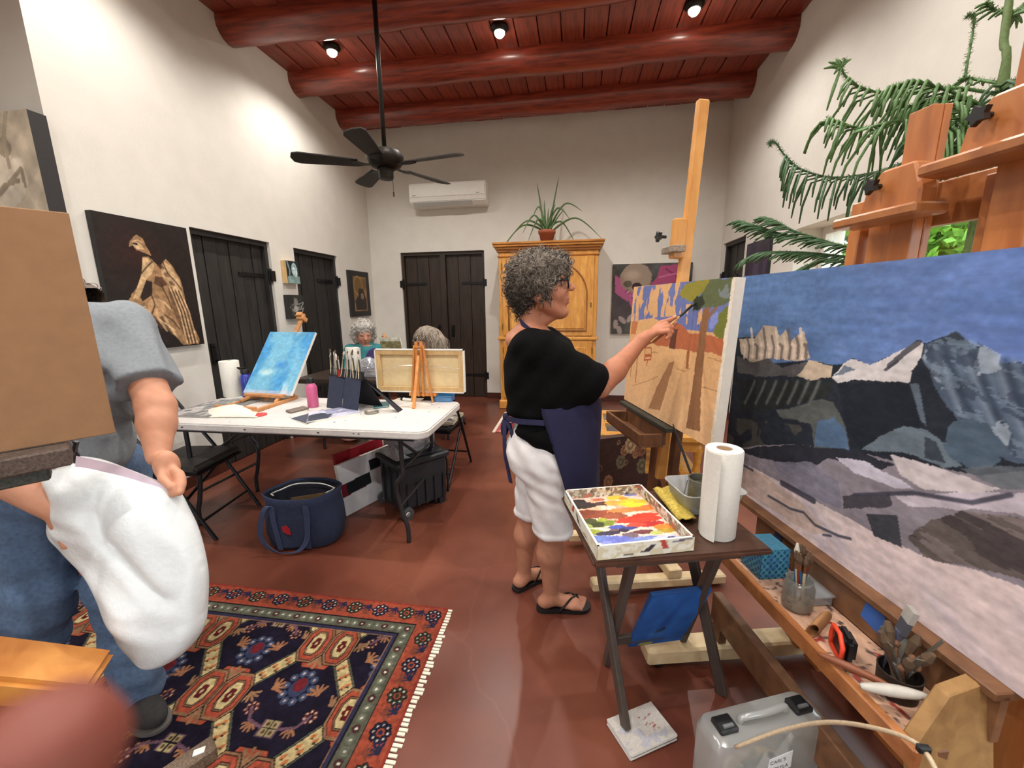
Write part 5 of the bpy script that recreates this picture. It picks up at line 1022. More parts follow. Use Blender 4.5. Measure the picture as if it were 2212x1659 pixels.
# palette box
Pz = SZ+.002; pBL, pBR, pTL = Fl(1290, 1212, SZ), Fl(1498, 1190, SZ), Fl(1222, 1085, SZ); eu = pBR-pBL; ev = A3(-eu[1], eu[0], 0)*.0+(pTL-pBL); ev = ev-unit(eu)*(ev@unit(eu))*.35; ev = unit(ev)*.345
O = pBL+A3(0, 0, .002); t = thing('palette_box', 'shallow white tray covered in bright blobs of oil paint', 'palette', tuple(O+eu/2+ev/2)); un, vn = unit(eu), unit(ev); Lu, Lv = np.linalg.norm(eu), .345
PW = vcol('paint_stained_white', .6, .4)
obj('base', B().prism([O, O+eu, O+eu+ev, O+ev], (0, 0, .008)), SIDEW, t)
for nm, a, du_, dw in (('f', O, eu, un), ('b', O+ev-vn*.006, eu, un), ('l', O, ev, vn), ('r', O+eu-un*.006, ev, vn)):
    n_ = vn if nm in 'fb' else un; p = Paint(70, 10, (222, 220, 206)); k = fbm(p.u*14, p.v*3, ord(nm)); p.put(k > .55, (206, 196, 168)); 
    if nm in 'br': p.put(fbm(p.u*26, p.v*4, 7) > .5, (150, 132, 112)); p.put(fbm(p.u*30, p.v*5, 17) > .62, (90, 84, 76)); p.put(fbm(p.u*22+5, p.v*5, 27) > .66, (196, 110, 90))
    else: p.line([(.3, .2), (.5, .3), (.56, .7)], .03, (60, 50, 60)); p.line([(.66, 1), (.7, .4)], .03, (176, 70, 60)); p.line([(.82, .8), (.95, .95)], .05, (96, 92, 120))
    obj('side_wall', B().prism([a, a+du_, a+du_+n_*.006, a+n_*.006], (0, 0, .043)), SIDEW, t)
    face = a-n_*.0008 if nm in 'fl' else a-n_*.0008; p.mesh('wall_stains', face, du_, (0, 0, .043), PW, t)
def pm(x, y): q = Fl(x, y, SZ+.0115)-O; return (q@un)/Lu, ((q-un*(q@un))@vn)/Lv
p = Paint(200, 220, (234, 208, 192), Lu/Lv); c5 = lambda L: [(1200+a/6.9125, 1030+b/6.9125) for a, b in L]
p.mp = lambda x, y: (lambda q: (np.linalg.solve(np.array([[eu[0], ev[0]], [eu[1], ev[1]]]), (q-O)[:2])))(Fl(x, y, SZ+.0115)); p.mp = (lambda g: (lambda x, y: tuple(g(x, y))))(p.mp)
def blob(a, b_, ru, rv, col, w=.35, s=3): p.ell(c5([(a, b_)])[0], ru*.84, rv*.9, col, wob=w, seed=s)
p.put((fbm(p.u*9, p.v*9, 3) > .56) & (p.v > .45), (226, 172, 140))
for a in ((380, 430, .19, .07, (40, 34, 36)), (330, 370, .12, .05, (34, 30, 34)), (690, 400, .10, .045, (78, 46, 46)), (600, 560, .33, .075, (142, 70, 46)), (420, 540, .18, .06, (126, 62, 44)), (880, 590, .16, .05, (160, 84, 56)), (640, 340, .08, .03, (190, 104, 84)), (610, 280, .07, .03, (132, 66, 58)), (1090, 490, .27, .05, (222, 128, 66)), (1330, 460, .13, .06, (226, 110, 34)), (900, 310, .12, .05, (226, 190, 60)), (860, 390, .10, .06, (222, 166, 70)), (1150, 400, .16, .075, (232, 204, 32)), (1080, 350, .12, .04, (226, 196, 50)), (1270, 360, .08, .04, (206, 180, 44)), (1010, 320, .06, .03, (226, 150, 60)), (1120, 268, .085, .03, (130, 136, 190)),
          (1250, 630, .27, .07, (214, 62, 46)), (1330, 570, .15, .045, (226, 60, 40)), (1420, 700, .17, .05, (184, 40, 42)), (1200, 720, .12, .04, (214, 76, 60)), (1640, 740, .12, .055, (226, 134, 46)), (1650, 800, .10, .04, (178, 148, 44)), (620, 700, .22, .065, (126, 142, 54)), (610, 710, .10, .05, (62, 68, 40)), (470, 660, .11, .05, (74, 80, 42)), (520, 830, .13, .055, (150, 160, 54)), (700, 640, .06, .035, (166, 176, 70)), (440, 740, .08, .05, (168, 182, 96)), (910, 750, .10, .035, (72, 90, 176)), (1080, 770, .10, .03, (60, 70, 140)), (880, 800, .06, .028, (118, 92, 92)), (1010, 800, .06, .03, (52, 44, 66)), (790, 840, .14, .035, (58, 54, 76)), (1310, 820, .12, .04, (112, 60, 66)), (1120, 870, .09, .05, (120, 100, 112)), (1510, 830, .07, .035, (184, 192, 112)),
          (620, 930, .17, .06, (104, 128, 194)), (950, 960, .19, .085, (104, 116, 196)), (1380, 950, .22, .075, (120, 142, 206)), (1180, 1000, .12, .05, (82, 104, 170)), (790, 1055, .15, .035, (76, 92, 168)), (1660, 920, .17, .06, (190, 196, 220)), (1840, 945, .055, .035, (76, 132, 192)), (1735, 905, .05, .022, (52, 54, 104)), (600, 1070, .10, .04, (166, 172, 214)), (760, 985, .06, .03, (132, 142, 204)), (640, 1095, .04, .012, (50, 60, 130))): blob(*a, .3, int(a[0]))
p.mott(.14, 30, 30, 6); p.mesh('paint_surface', O+A3(0, 0, .0092), eu, ev, vcol('wet_oil_paint', .3, .6, .5, 120), t, 1.1)
b = B()
for k in range(60):
    a, b_ = RNG.random(2); q = O+eu*(.06+.88*a)+ev*(.05+.9*b_)+A3(0, 0, .009); i, j = int(b_*220), int(a*200); b.ell(q, (.004+.006*RNG.random(), .003+.004*RNG.random(), .002), 7, 4)
# roll, tub, can, rag on the tray table
q = Fl(1551, 1158, SZ); paper_roll(q[0], q[1]+.015, SZ+.001, 'kitchen paper roll standing on the dark tray table', .052, .275, tail=3.3)
TUBM = clear('frosted_tub', (206, 208, 206), .45, .25, .12); q = Fl(1520, 1100, SZ); t = thing('plastic_tub', 'frosted clear plastic tub holding the metal solvent can', 'tub', (q[0], q[1]+.03, SZ)); tcx = A3(q[0]+.005, q[1]+.03, SZ)
def tubr(a, b_, z): return [tcx+sd*x+sn*y+A3(0, 0, z) for x, y, _ in rrect(-a, a, -b_, b_, .03, 0, 4)]
lv = [tubr(.085, .06, .002), tubr(.09, .066, .004), tubr(.105, .08, .075), tubr(.112, .087, .076)]; n = len(lv[0])
obj('tub', B().add([v for l in lv for v in l], [(i*n+k, i*n+(k+1) % n, (i+1)*n+(k+1) % n, (i+1)*n+k) for i in range(3) for k in range(n)]+[tuple(range(n))]), TUBM, t, smooth=True, solid=.0015)
t = thing('solvent_can', 'grey metal clip-top solvent can standing in the plastic tub', 'can', tuple(tcx)); TIN = plain('grey_tin', (128, 126, 116), .4, .15, 12, metal=.7); cc = tcx+A3(-.01, .0, .005)
smooth_angle(obj('body', B().lathe([(.001, 0), (.04, 0), (.042, .004), (.042, .085), (.045, .09), (.045, .095), (.04, .095), (.039, .01), (.0, .01)], tuple(cc), 26), TIN, t)); obj('solvent', B().lathe([(.001, .07), (.0385, .07), (.0385, .0705), (.001, .0705)], tuple(cc), 20), plain('murky_solvent', (70, 74, 58), .15, .1), t)
obj('clip', B().tube([cc+A3(-.012, -.045, .03), cc+A3(-.012, -.052, .07), cc+A3(.012, -.052, .07), cc+A3(.012, -.045, .03)], .0025, 6), TIN, t); obj('bail_handle', B().tube(curve([cc+A3(-.046, 0, .085), cc+A3(-.06, -.03, .04), cc+A3(-.03, -.06, .01)], 5), .002, 5), TIN, t)
t = thing('paintbrush', 'long dark paintbrush standing in the metal solvent can', 'paintbrush', tuple(cc+A3(0, 0, .012))); tip = cc+A3(.0, .01, .02); d = unit(OY(1464, 945, 1.50)-tip); obj('handle', B().tube([tip+d*.05, tip+d*.19, tip+d*.27], [.004, .005, .002], 7), BR[1], t); obj('ferrule', B().tube([tip+d*.02, tip+d*.05], .005, 7), BR[2], t); obj('bristles', B().tube([tip, tip+d*.02], [.003, .005], 7), BRIS[0], t)
f = lambda u, v: Fl(1410+55*u+38*v, 1062+70*u-6*v+8*sin(3*v), SZ)+A3(0, 0, .006+.022*(.4+float(fbm(np.array(u*4), np.array(v*4), 5)))*sin(pi*min(max(v, .02), .98))**.5)
tag(obj('rag', B().grid(f, 18, 12), plain('yellow_rag', (196, 172, 78), .95, .3, 25), smooth=True, solid=.004), 'paint-stained yellow rag beside the palette on the tray table', 'rag')
# small blue painting leaning in the table legs
bl, br = Fl(1358, 1398, .155), Fl(1472, 1382, .155); eu = br-bl; d0 = ray(1412, 1282); T0 = CP+d0*(((bl-CP)@eu)/(d0@eu)); ev = T0-bl; 
ev = unit(ev)*min(np.linalg.norm(ev), .36); t = thing('canvas', 'small deep blue canvas leaning between the tray table legs', 'painting', tuple(bl)); canvas_box(t, bl, eu, ev, .015, plain('canvas_side_blue', (40, 84, 150), .8, .05))
p = Paint(60, 60, (44, 96, 172)); p.mott(.25, 3, 3, 12); p.ell((.45, .3), .09, .035, (34, 50, 60), rot=.4, wob=.4); p.ell((.42, .22), .2, .12, (90, 150, 206), .5, soft=.9); p.ell((.3, .03), .14, .03, (160, 160, 70)); p.ell((.5, .5), .1, .5, (26, 60, 130), .5, soft=.8, rot=-.3); p.mesh('painting', bl, eu, ev, CANV, t)

# ================================================================== folded towel and plastic case on the floor
tw = [Fl(1310, 1567), Fl(1362, 1648), Fl(1463, 1602), Fl(1412, 1530)]; t = thing('towel', 'folded white towel with red stains under a tray table leg', 'towel', tuple(sum(tw)/4))
p = Paint(60, 60, (226, 220, 212)); 
for k in range(14): p.ell((.55+.3*RNG.random(), .3+.5*RNG.random()), .02, .02, (176, 96, 92), .8, wob=.5)
p.put(fbm(p.u*5, p.v*5, 5) > .62, (206, 204, 212)); p.mott(.06, 30, 30)
eu, ev = tw[2]-tw[1], tw[0]-tw[1]; n_ = 24
V = []; 
for z, s in ((.001, 0), (.012, -.006), (.022, 0)): pass
lay = B()
for k in range(4): 
    o_ = tw[1]+A3(.003*(k % 2), .003*((k+1) % 2), .0005+.0062*k); lay.prism([o_, o_+eu*(1-.02*(k % 2)), o_+eu+ev*(1-.02*(k % 2)), o_+ev], (0, 0, .0055))
obj('folds', lay, plain('towel_white', (228, 224, 220), .95, .05, 20, .6, 200), t, bev=.002); p.mesh('top_layer', tw[1]+A3(0, 0, .026), eu, ev, vcol('towel_cloth', .95, .1, .8, 250), t)
k0, k1 = A3(.345, .985, 0), A3(.655, 1.105, 0); kd = unit(k1-k0); kn = A3(kd[1], -kd[0], 0); KL = np.linalg.norm(k1-k0)+.02; t = thing('plastic_case', 'translucent plastic carry case with black latches on the floor', 'case', tuple((k0+k1)/2)); CASEM = clear('translucent_case', (206, 210, 208), .40, .2, .14); ch_ = .30; dp = .105
def KC(a, b_, z): return k0+kd*a+kn*b_+A3(0, 0, z)
def sec(a0, a1, b0_, b1_, z): return [KC(x, y, z) for x, y, _ in rrect(a0, a1, b0_, b1_, .03, 0, 4)]
lv = [sec(.005, KL-.005, .005, dp-.005, .0), sec(0, KL, 0, dp, .012), sec(0, KL, 0, dp, ch_-.03), sec(.008, KL-.008, .006, dp-.006, ch_-.008), sec(.02, KL-.02, .02, dp-.02, ch_)]; n = len(lv[0])
smooth_angle(obj('shell', B().add([v for l in lv for v in l], [(i*n+k, i*n+(k+1) % n, (i+1)*n+(k+1) % n, (i+1)*n+k) for i in range(4) for k in range(n)]+[tuple(range(n)), tuple(4*n+k for k in range(n))]), CASEM, t))
obj('carry_handle', B().tube(curve([KC(KL*.3, dp*.5, ch_), KC(KL*.31, dp*.55, ch_+.018), KC(KL*.5, dp*.6, ch_+.022), KC(KL*.69, dp*.55, ch_+.018), KC(KL*.7, dp*.5, ch_)], 4), .009, 8), CASEM, t, smooth=True)
for a in (.16, .84):
    l_ = obj('latch', B().box(tuple(KC(KL*a, dp*.52, ch_+.006)), (.055, .045, .016), R=np.array([kd, kn, A3(0, 0, 1)]).T), BLACKP, t, bev=.004); obj('latch_pin', B().box(tuple(KC(KL*a, dp*.52+.012, ch_+.016)), (.03, .008, .006), R=np.array([kd, kn, A3(0, 0, 1)]).T), plain('latch_grey', (110, 112, 114), .4, .1), l_)
for k in range(12):
    a, b_, z = .05+(KL-.1)*RNG.random(), .04+.07*RNG.random(), .03+.18*RNG.random(); d = unit(kd*RNG.normal()+A3(0, 0, RNG.normal()))*.045; q = KC(a, b_, z)
    pt = thing('paint_tube', 'pale paint tube inside the translucent plastic case', 'paint tube', tuple(q), 0, 'paint tubes in the plastic case'); obj('body', B().tube([q-d, q+d], [.006, .015], 8), [WHITEP, plain('tube_ochre', (190, 160, 110), .5, .1), plain('tube_grey_green', (120, 134, 122), .5, .1)][k % 3], pt); obj('cap', B().tube([q+d, q+d*1.3], .008, 8), BLACKP, pt)
lb = obj('paper_label', B().prism([KC(KL*.44, dp+.001, .165), KC(KL*.66, dp+.001, .18), KC(KL*.66, dp+.001, .235), KC(KL*.45, dp+.001, .225)], kn*.0008), plain('label_paper', (226, 230, 234), .8, .03), t)
for row, txt in enumerate(("CARL'S", 'ACRYLA')):
    cu = bpy.data.curves.new('label_writing', 'FONT'); cu.body = txt; cu.size = .02; o = bpy.data.objects.new('label_writing_tmp', cu); COL.objects.link(o); dg = bpy.context.evaluated_depsgraph_get(); me = bpy.data.meshes.new_from_object(o.evaluated_get(dg)); bpy.data.objects.remove(o)
    b = B(); b.v = [tuple(KC(KL*.46, dp+.0024, .206-.024*row)+(kd*v.co.x+A3(0, 0, v.co.y+v.co.x*.07))*.8) for v in me.vertices]; b.f = [tuple(f_.vertices) for f_ in me.polygons]; obj('label_writing', b, plain('ink', (50, 52, 66), .8, 0), t, fixn=False)

# ================================================================== the mountain painting on its big easel
MO, Me, Mn = A3(.777, 1.537, 0), unit(A3(.217, -.976, 0)), unit(A3(-.976, -.217, 0))
def E(s, o, z): return MO+Me*s+Mn*o+A3(0, 0, z)
s0, s1, zb, zt_ = -.36, .86, .606, 1.520; O = E(s0, 0, zb); eu, ev = Me*(s1-s0), A3(0, 0, zt_-zb)
t = thing('canvas', 'large painting of snowy mountains under a deep blue sky', 'painting', tuple(E((s0+s1)/2, 0, zb))); nM = unit(np.cross(eu, ev)); canvas_box(t, O, eu, ev, .036, SIDEW)
def pm(x, y): q = OP(x, y, O, Mn)-O; return (q@Me)/(s1-s0), q[2]/(zt_-zb)
p = Paint(400, 300, (96, 122, 182), (s1-s0)/(zt_-zb), pm); G = lambda L: [(1550+a/2.37, 550+b/2.37) for a, b in L]
p.put(np.clip((.72-p.u)*2.2, 0, 1), (82, 112, 150), .7); p.put(np.clip((fbm(p.u*5, p.v*9+p.u*6, 3)-.45)*3, 0, 1), (120, 146, 204), .35); p.put(np.clip((fbm(p.u*6+3, p.v*11-p.u*6, 13)-.5)*3, 0, 1), (66, 92, 132), .4)
SNOW, DKB, MID, ROCK, PUR = (206, 202, 204), (34, 40, 50), (84, 98, 118), (186, 168, 150), (150, 138, 146)
p.poly(G([(0, 430), (200, 420), (250, 560), (480, 540), (585, 565), (640, 560), (690, 530), (780, 565), (960, 480), (1035, 435), (1060, 455), (1225, 395), (1310, 465), (1390, 480), (1460, 560), (1540, 545), (1900, 700), (1900, 1200), (0, 1200)]), DKB)
p.poly(G([(110, 430), (190, 430), (235, 360), (300, 365), (320, 420), (350, 385), (375, 440), (440, 385), (475, 530), (400, 545), (270, 530), (180, 560), (120, 510)]), ROCK, wob=.006); 
for k in range(16): a = 130+k*21; p.line(G([(a, 430-40*(k % 3)+30), (a+12, 470), (a+6, 530)]), .007, (104, 92, 88) if k % 2 else (214, 196, 178), .8)
p.poly(G([(100, 520), (180, 555), (260, 530), (330, 580), (480, 540), (560, 600), (500, 640), (350, 620), (200, 625), (100, 600)]), (84, 82, 84), wob=.006); p.poly(G([(410, 625), (470, 540), (585, 570), (580, 630), (480, 640)]), (190, 172, 152), wob=.006)
p.poly(G([(585, 630), (640, 560), (690, 530), (780, 565), (860, 530), (960, 480), (1035, 440), (1060, 460), (1050, 520), (990, 600), (985, 655), (820, 650), (700, 640), (620, 660)]), SNOW, wob=.005); p.poly(G([(590, 625), (640, 570), (700, 590), (640, 620)]), MID, .8, wob=.01); p.line(G([(880, 570), (960, 500), (1030, 450)]), .008, (60, 60, 70), .8); p.line(G([(860, 590), (920, 545)]), .005, (60, 60, 70), .8)
p.poly(G([(1070, 460), (1225, 395), (1310, 465), (1390, 480), (1460, 560), (1560, 560), (1700, 640), (1700, 1100), (1500, 1060), (1300, 950), (1180, 780), (1100, 640), (1050, 530)]), (74, 88, 108), wob=.006); p.poly(G([(1070, 460), (1225, 395), (1300, 460), (1180, 450)]), (48, 58, 70))
for k in range(9): a = 1110+k*52; p.line(G([(a, 470+k*10), (a+70, 660+k*14), (a+190, 930+k*14)]), .013, [(140, 154, 172), (44, 54, 70), (96, 112, 134)][k % 3], .55, soft=.012)
msk = p.inside(p.m(G([(1070, 460), (1225, 395), (1390, 480), (1700, 640), (1700, 1100), (1300, 950), (1050, 530)]))); p.put(msk & (fbm(p.u*26, p.v*12, 51) > .6), (170, 182, 196), .7); p.put(msk & (fbm(p.u*44+p.v*20, p.v*30, 53) > .56), (50, 60, 78), .6); p.put(msk & (fbm(p.u*30+p.v*40, p.v*50, 57) > .62), (128, 146, 166), .5)
p.poly(G([(610, 660), (985, 660), (1050, 880), (960, 900), (860, 960), (740, 1000), (660, 900), (640, 780)]), (28, 34, 44), wob=.006); p.poly(G([(985, 660), (1030, 660), (1070, 880), (1040, 850)]), (110, 124, 140), .7)
p.poly(G([(110, 640), (600, 650), (560, 730), (300, 790), (120, 800)]), (34, 38, 40)); 
for k in range(7): a = 190+k*55; p.line(G([(a, 650), (a-20, 700), (a-50, 760)]), .012, (120, 122, 118), .6, soft=.01)
p.poly(G([(300, 800), (520, 745), (600, 760), (640, 840), (680, 990), (500, 990), (480, 870), (320, 830)]), (86, 90, 88), .9, wob=.008); p.poly(G([(510, 860), (600, 830), (650, 900), (680, 1000), (500, 980)]), (78, 102, 132), wob=.008); p.put(p.inside(p.m(G([(40, 830), (480, 880), (490, 990), (40, 990)]))) & (fbm(p.u*14, p.v*9, 61) > .55), (78, 74, 66), .7)
p.poly(G([(740, 1000), (840, 920), (960, 880), (1080, 895), (1180, 980), (1260, 1080), (1160, 1090), (980, 1020)]), (98, 112, 124), wob=.006); p.poly(G([(1060, 930), (1120, 960), (1170, 1070), (1060, 1040)]), (44, 52, 62), .8); p.ell(G([(1300, 970)])[0], .06, .06, (74, 92, 110), wob=.2)
p.poly(G([(20, 1000), (200, 980), (420, 968), (520, 990), (740, 1010), (900, 1060), (1160, 1095), (1340, 1130), (1700, 1100), (1900, 1300), (1900, 1900), (200, 1300), (60, 1060)]), (132, 126, 136), wob=.004)
p.poly(G([(80, 1000), (420, 968), (520, 990), (740, 1010), (900, 1080), (820, 1100), (560, 1040), (480, 1090), (300, 1060)]), (40, 42, 52), wob=.008); p.poly(G([(600, 1030), (760, 1060), (900, 1130), (1000, 1200), (880, 1190), (700, 1120)]), (188, 184, 200), wob=.01); p.poly(G([(880, 1030), (1040, 1060), (1200, 1110), (1440, 1200), (1340, 1235), (1050, 1200), (930, 1130)]), (196, 188, 192), wob=.008); p.poly(G([(1250, 1090), (1900, 1080), (1900, 1230), (1450, 1200)]), (92, 100, 108), .8, wob=.01)
p.poly(G([(280, 1060), (480, 1060), (620, 1160), (640, 1300), (480, 1240), (330, 1140)]), (118, 116, 132), .9, wob=.008)
p.poly(G([(60, 1030), (200, 1100), (420, 1220), (560, 1290), (740, 1390), (960, 1500), (1100, 1560), (1340, 1620), (1700, 1760), (1900, 1900), (1900, 2600), (700, 1680), (60, 1180)]), (206, 190, 190), wob=.004); p.put(np.clip((fbm(p.u*5, p.v*14+p.u*8, 71)-.5)*3, 0, 1)*p.inside(p.m(G([(60, 1030), (420, 1220), (960, 1500), (1900, 1900), (1900, 2600), (60, 1180)]))), (176, 168, 190), .5); p.poly(G([(60, 1030), (180, 1090), (420, 1260), (560, 1420), (500, 1440), (80, 1180)]), (182, 156, 140), .6, wob=.01)
p.poly(G([(640, 1235), (880, 1225), (900, 1290), (650, 1300)]), (66, 64, 72), wob=.008); p.poly(G([(760, 1325), (920, 1335), (945, 1500), (800, 1440)]), (60, 62, 70)); p.poly(G([(900, 1230), (1250, 1225), (1600, 1220), (1900, 1250), (1900, 1380), (1300, 1300), (980, 1290)]), (186, 178, 190), wob=.008); p.poly(G([(980, 1440), (1060, 1380), (1250, 1310), (1500, 1340), (1900, 1420), (1900, 1850), (1560, 1660), (1300, 1600), (1050, 1540)]), (92, 84, 82), wob=.01)
msk = p.inside(p.m(G([(980, 1440), (1060, 1380), (1250, 1310), (1500, 1340), (1900, 1420), (1900, 1850), (1560, 1660), (1300, 1600), (1050, 1540)]))); p.put(msk & (fbm(p.u*5, p.v*30+p.u*4, 81) > .55), (122, 112, 112), .8); p.put(msk & (fbm(p.u*5+7, p.v*34+p.u*4, 91) > .62), (62, 56, 58), .8)
for L, w in (([(260, 1235), (330, 1275), (370, 1300), (440, 1320), (500, 1385), (620, 1440), (680, 1455)], .007), ([(120, 1070), (180, 1105)], .008), ([(330, 1170), (420, 1220), (490, 1260)], .014), ([(540, 1435), (580, 1440)], .006), ([(700, 1230), (1000, 1220), (1300, 1270), (1500, 1230)], .008)): p.line(G(L), w, (58, 58, 72), .85, soft=.004)
g = (p.u > .84); q_ = np.abs(p.c-np.array((96, 122, 182))).sum(-1) < 60; p.put(g & q_ & (p.v < .66), (74, 88, 108)); p.put(g & q_ & (p.v < .46), (150, 142, 152)); p.put(g & q_ & (p.v < .2), (198, 184, 188)); p.put((fbm(p.u*60, p.v*60, 5) > .5), (255, 255, 255), .02); p.mott(.12, 12, 50, 99); p.mott(.1, 70, 70, 98); p.mesh('painting', O, eu, ev, CANV, t, 1.1)
# the easel
BE = wood('orange_pine_easel', (158, 92, 46), (196, 126, 70), (7, 7, 1.6), .4, coat=.2); BEH = wood('orange_pine_rail', (140, 82, 44), (186, 122, 70), (5, 5, 5), .42, coat=.15); BED = wood('aged_pine_rail', (96, 64, 42), (132, 92, 62), (5, 5, 5), .55)
t = thing('studio_easel', 'massive orange pine studio easel carrying the mountain painting', 'easel', tuple(E(.3, -.1, 0)))
UP = (0, 0, 1)
for a, b_, zt2, o in ((.045, .085, 1.715, -.10), (.115, .185, 1.70, -.10), (.395, .52, 1.70, -.10), (.62, .70, 1.70, -.10)): obj('upright', B().box((E((a+b_)/2, o, (zt2+.1)/2)), (b_-a, .05, zt2-.1), R=np.array([Me, Mn, A3(0, 0, 1)]).T), BE, t, bev=.003)
RB = np.array([Me, Mn, A3(0, 0, 1)]).T
obj('top_rail', B().box(E(.36, -.125, 1.665), (.70, .035, .11), R=RB), BEH, t, bev=.003)
obj('lower_rail', B().box(E(.36, -.125, .30), (.70, .035, .10), R=RB), BEH, t, bev=.003)
for a, zt2, w in ((.245, 1.90, .062), (.475, 2.08, .075)):
    m_ = obj('mast', B().box(E(a, -.06, (zt2+.4)/2), (w, .03, zt2-.4), R=RB).box(E(a+w*.45, -.085, (zt2+.4)/2), (.012, .02, zt2-.4), R=RB), BE, t, bev=.002)
    zc = 1.72 if a < .3 else 1.80
    cl_ = obj('clamp_head', B().prism([E(a-.08, -.04, zc-.07), E(a+.085, -.04, zc-.07), E(a+.085, -.04, zc-.03), E(a+.06, -.04, zc+.04), E(a-.03, -.04, zc+.04), E(a-.07, -.04, zc-.01)], Mn*.05), BE, t, bev=.006)
    obj('clamp_ledge', B().prism([E(a-.15, -.05, zc-.095), E(a+.11, -.05, zc-.095), E(a+.11, .045, zc-.095), E(a-.13, .045, zc-.095)], (0, 0, .028)), BEH, cl_, bev=.006)
    kb = E(a-.025, .01, zc); obj('star_knob', star(B().tube([kb, kb+Mn*.02], .007, 8), kb+Mn*.02, Mn, .022, .014), BLACKP, cl_)
# shelf tray under the painting
obj('canvas_ledge', B().box(E(.2, .012, zb-.012), (1.0, .06, .022), R=RB), BED, t, bev=.003)
obj('tray_back', B().box(E(.31, .015, .535), (.78, .018, .12), R=RB), BED, t, bev=.002)
tf = obj('tray_floor', B().box(E(.36, .115, .468), (.66, .19, .012), R=RB), vcol('tray_floor_paint', .8, .2), t)
p = Paint(140, 44, (206, 166, 140)); p.mott(.15, 20, 9); p.put(fbm(p.u*40, p.v*12, 3) > .66, (92, 76, 72)); p.put(fbm(p.u*24+3, p.v*9, 9) > .72, (150, 60, 48)); p.mesh('tray_paint', E(.035, .205, .4748), Me*.65, -Mn*.18, PAL, t)
obj('tray_front', B().box(E(.36, .215, .475), (.72, .022, .05), R=RB), BEH, t, bev=.004)
obj('tray_end', B().box(E(.025, .115, .49), (.02, .18, .05), R=RB), BEH, t, bev=.003)
obj('end_block', B().prism([E(.69, .005, .33), E(.69, .19, .33), E(.67, .20, .49), E(.65, .12, .585), E(.64, .03, .60), E(.64, .005, .60)], Me*.03), wood('rough_block', (136, 100, 58), (168, 130, 80), (8, 8, 8), .7), t, bev=.004)
obj('tray_support', B().box(E(.36, .13, .42), (.68, .03, .09), R=RB), BED, t, bev=.003)
# base
obj('base_runner', B().bar(E(-.02, .2, .23), E(.80, .2, .23), .035, .12), BED, t, bev=.004)
obj('base_runner', B().bar(E(-.02, -.25, .10), E(.80, -.25, .10), .05, .09), BED, t, bev=.004)
for s in (.02, .74):
    obj('base_crossbar', B().bar(E(s, .50, .075), E(s, -.34, .075), .085, .065), MATS['pale_pine'], t, bev=.008)
    obj('post', B().box(E(s, .2, .135), (.05, .03, .1), R=RB), BED, t)
    obj('post', B().box(E(s, -.12, .2), (.06, .06, .2), R=RB), BED, t)
    for o in (.44, -.28): obj('caster', B().lathe([(.001, -.012), (.02, -.012), (.021, .012), (.001, .012)], E(s, o, .0215), 14, R=np.array([Me, A3(0, 0, 1), Mn]).T).tube([E(s, o, .02), E(s, o, .05)], .012, 8), BLACKP, t)
obj('brace', B().bar(E(.05, -.33, .1), E(.12, -.13, .9), .04, .025), EASY, t); obj('brace', B().bar(E(.68, -.33, .1), E(.62, -.13, .9), .04, .025), EASY, t)
tp = E(.40, .03, .55); tag(obj('tape_strip', B().prism([E(.385, .0255, .52), E(.455, .0255, .505), E(.465, .0255, .555), E(.44, .0255, .578), E(.395, .0255, .575)], Mn*.001), plain('blue_masking_tape', (52, 98, 176), .7, .08)), 'blue masking tape stuck on the tray back board', 'tape')
tag(obj('tape_strip', B().prism([E(.02, .0255, .545), E(.06, .0255, .535), E(.065, .0255, .57), E(.03, .0255, .58)], Mn*.001), plain('navy_masking_tape', (34, 44, 84), .7, .08)), 'dark blue tape scrap near the tissue box', 'tape')
# things in the tray
q = E(.11, .12, .476); t = thing('tissue_box', 'teal blue patterned tissue box in the easel tray', 'tissue box', tuple(q)); p = Paint(30, 24, (60, 130, 160))
obj('box', B().box(q+A3(0, 0, .055), (.10, .10, .11), R=RB), plain('tissue_box_teal', (58, 118, 146), .6, .25, 30), t, bev=.003)
for O_, u_, v_ in ((E(.06, .1708, .476), Me*.1, A3(0, 0, .11)), (E(.1608, .17, .476), -Mn*.1, A3(0, 0, .11))):
    p = Paint(40, 40, (74, 146, 172)); g = np.abs(np.sin((p.u+p.v)*14)) * np.abs(np.sin((p.u-p.v)*14)); p.put(g > .45, (38, 84, 116)); p.put(fbm(p.u*10, p.v*10, 3) > .6, (52, 104, 168), .6); p.mesh('printed_side', O_, u_, v_, PHOTO, t)
JG = clear('jar_glass', (196, 200, 192), .16, .05, .16)
q = E(.29, .14, .477); t = thing('brush_jar', 'cloudy glass jar full of paintbrushes in the easel tray', 'jar', tuple(q)); obj('glass', B().lathe([(.001, 0), (.036, 0), (.042, .008), (.042, .075), (.036, .088), (.036, .1), (.034, .1), (.034, .088), (.039, .074), (.039, .01), (.0, .006)], q, 24), JG, t, smooth=True); obj('sediment', B().lathe([(.001, .006), (.038, .007), (.038, .03), (.001, .03)], q, 18), plain('murky_water', (116, 110, 100), .3, .2), t)
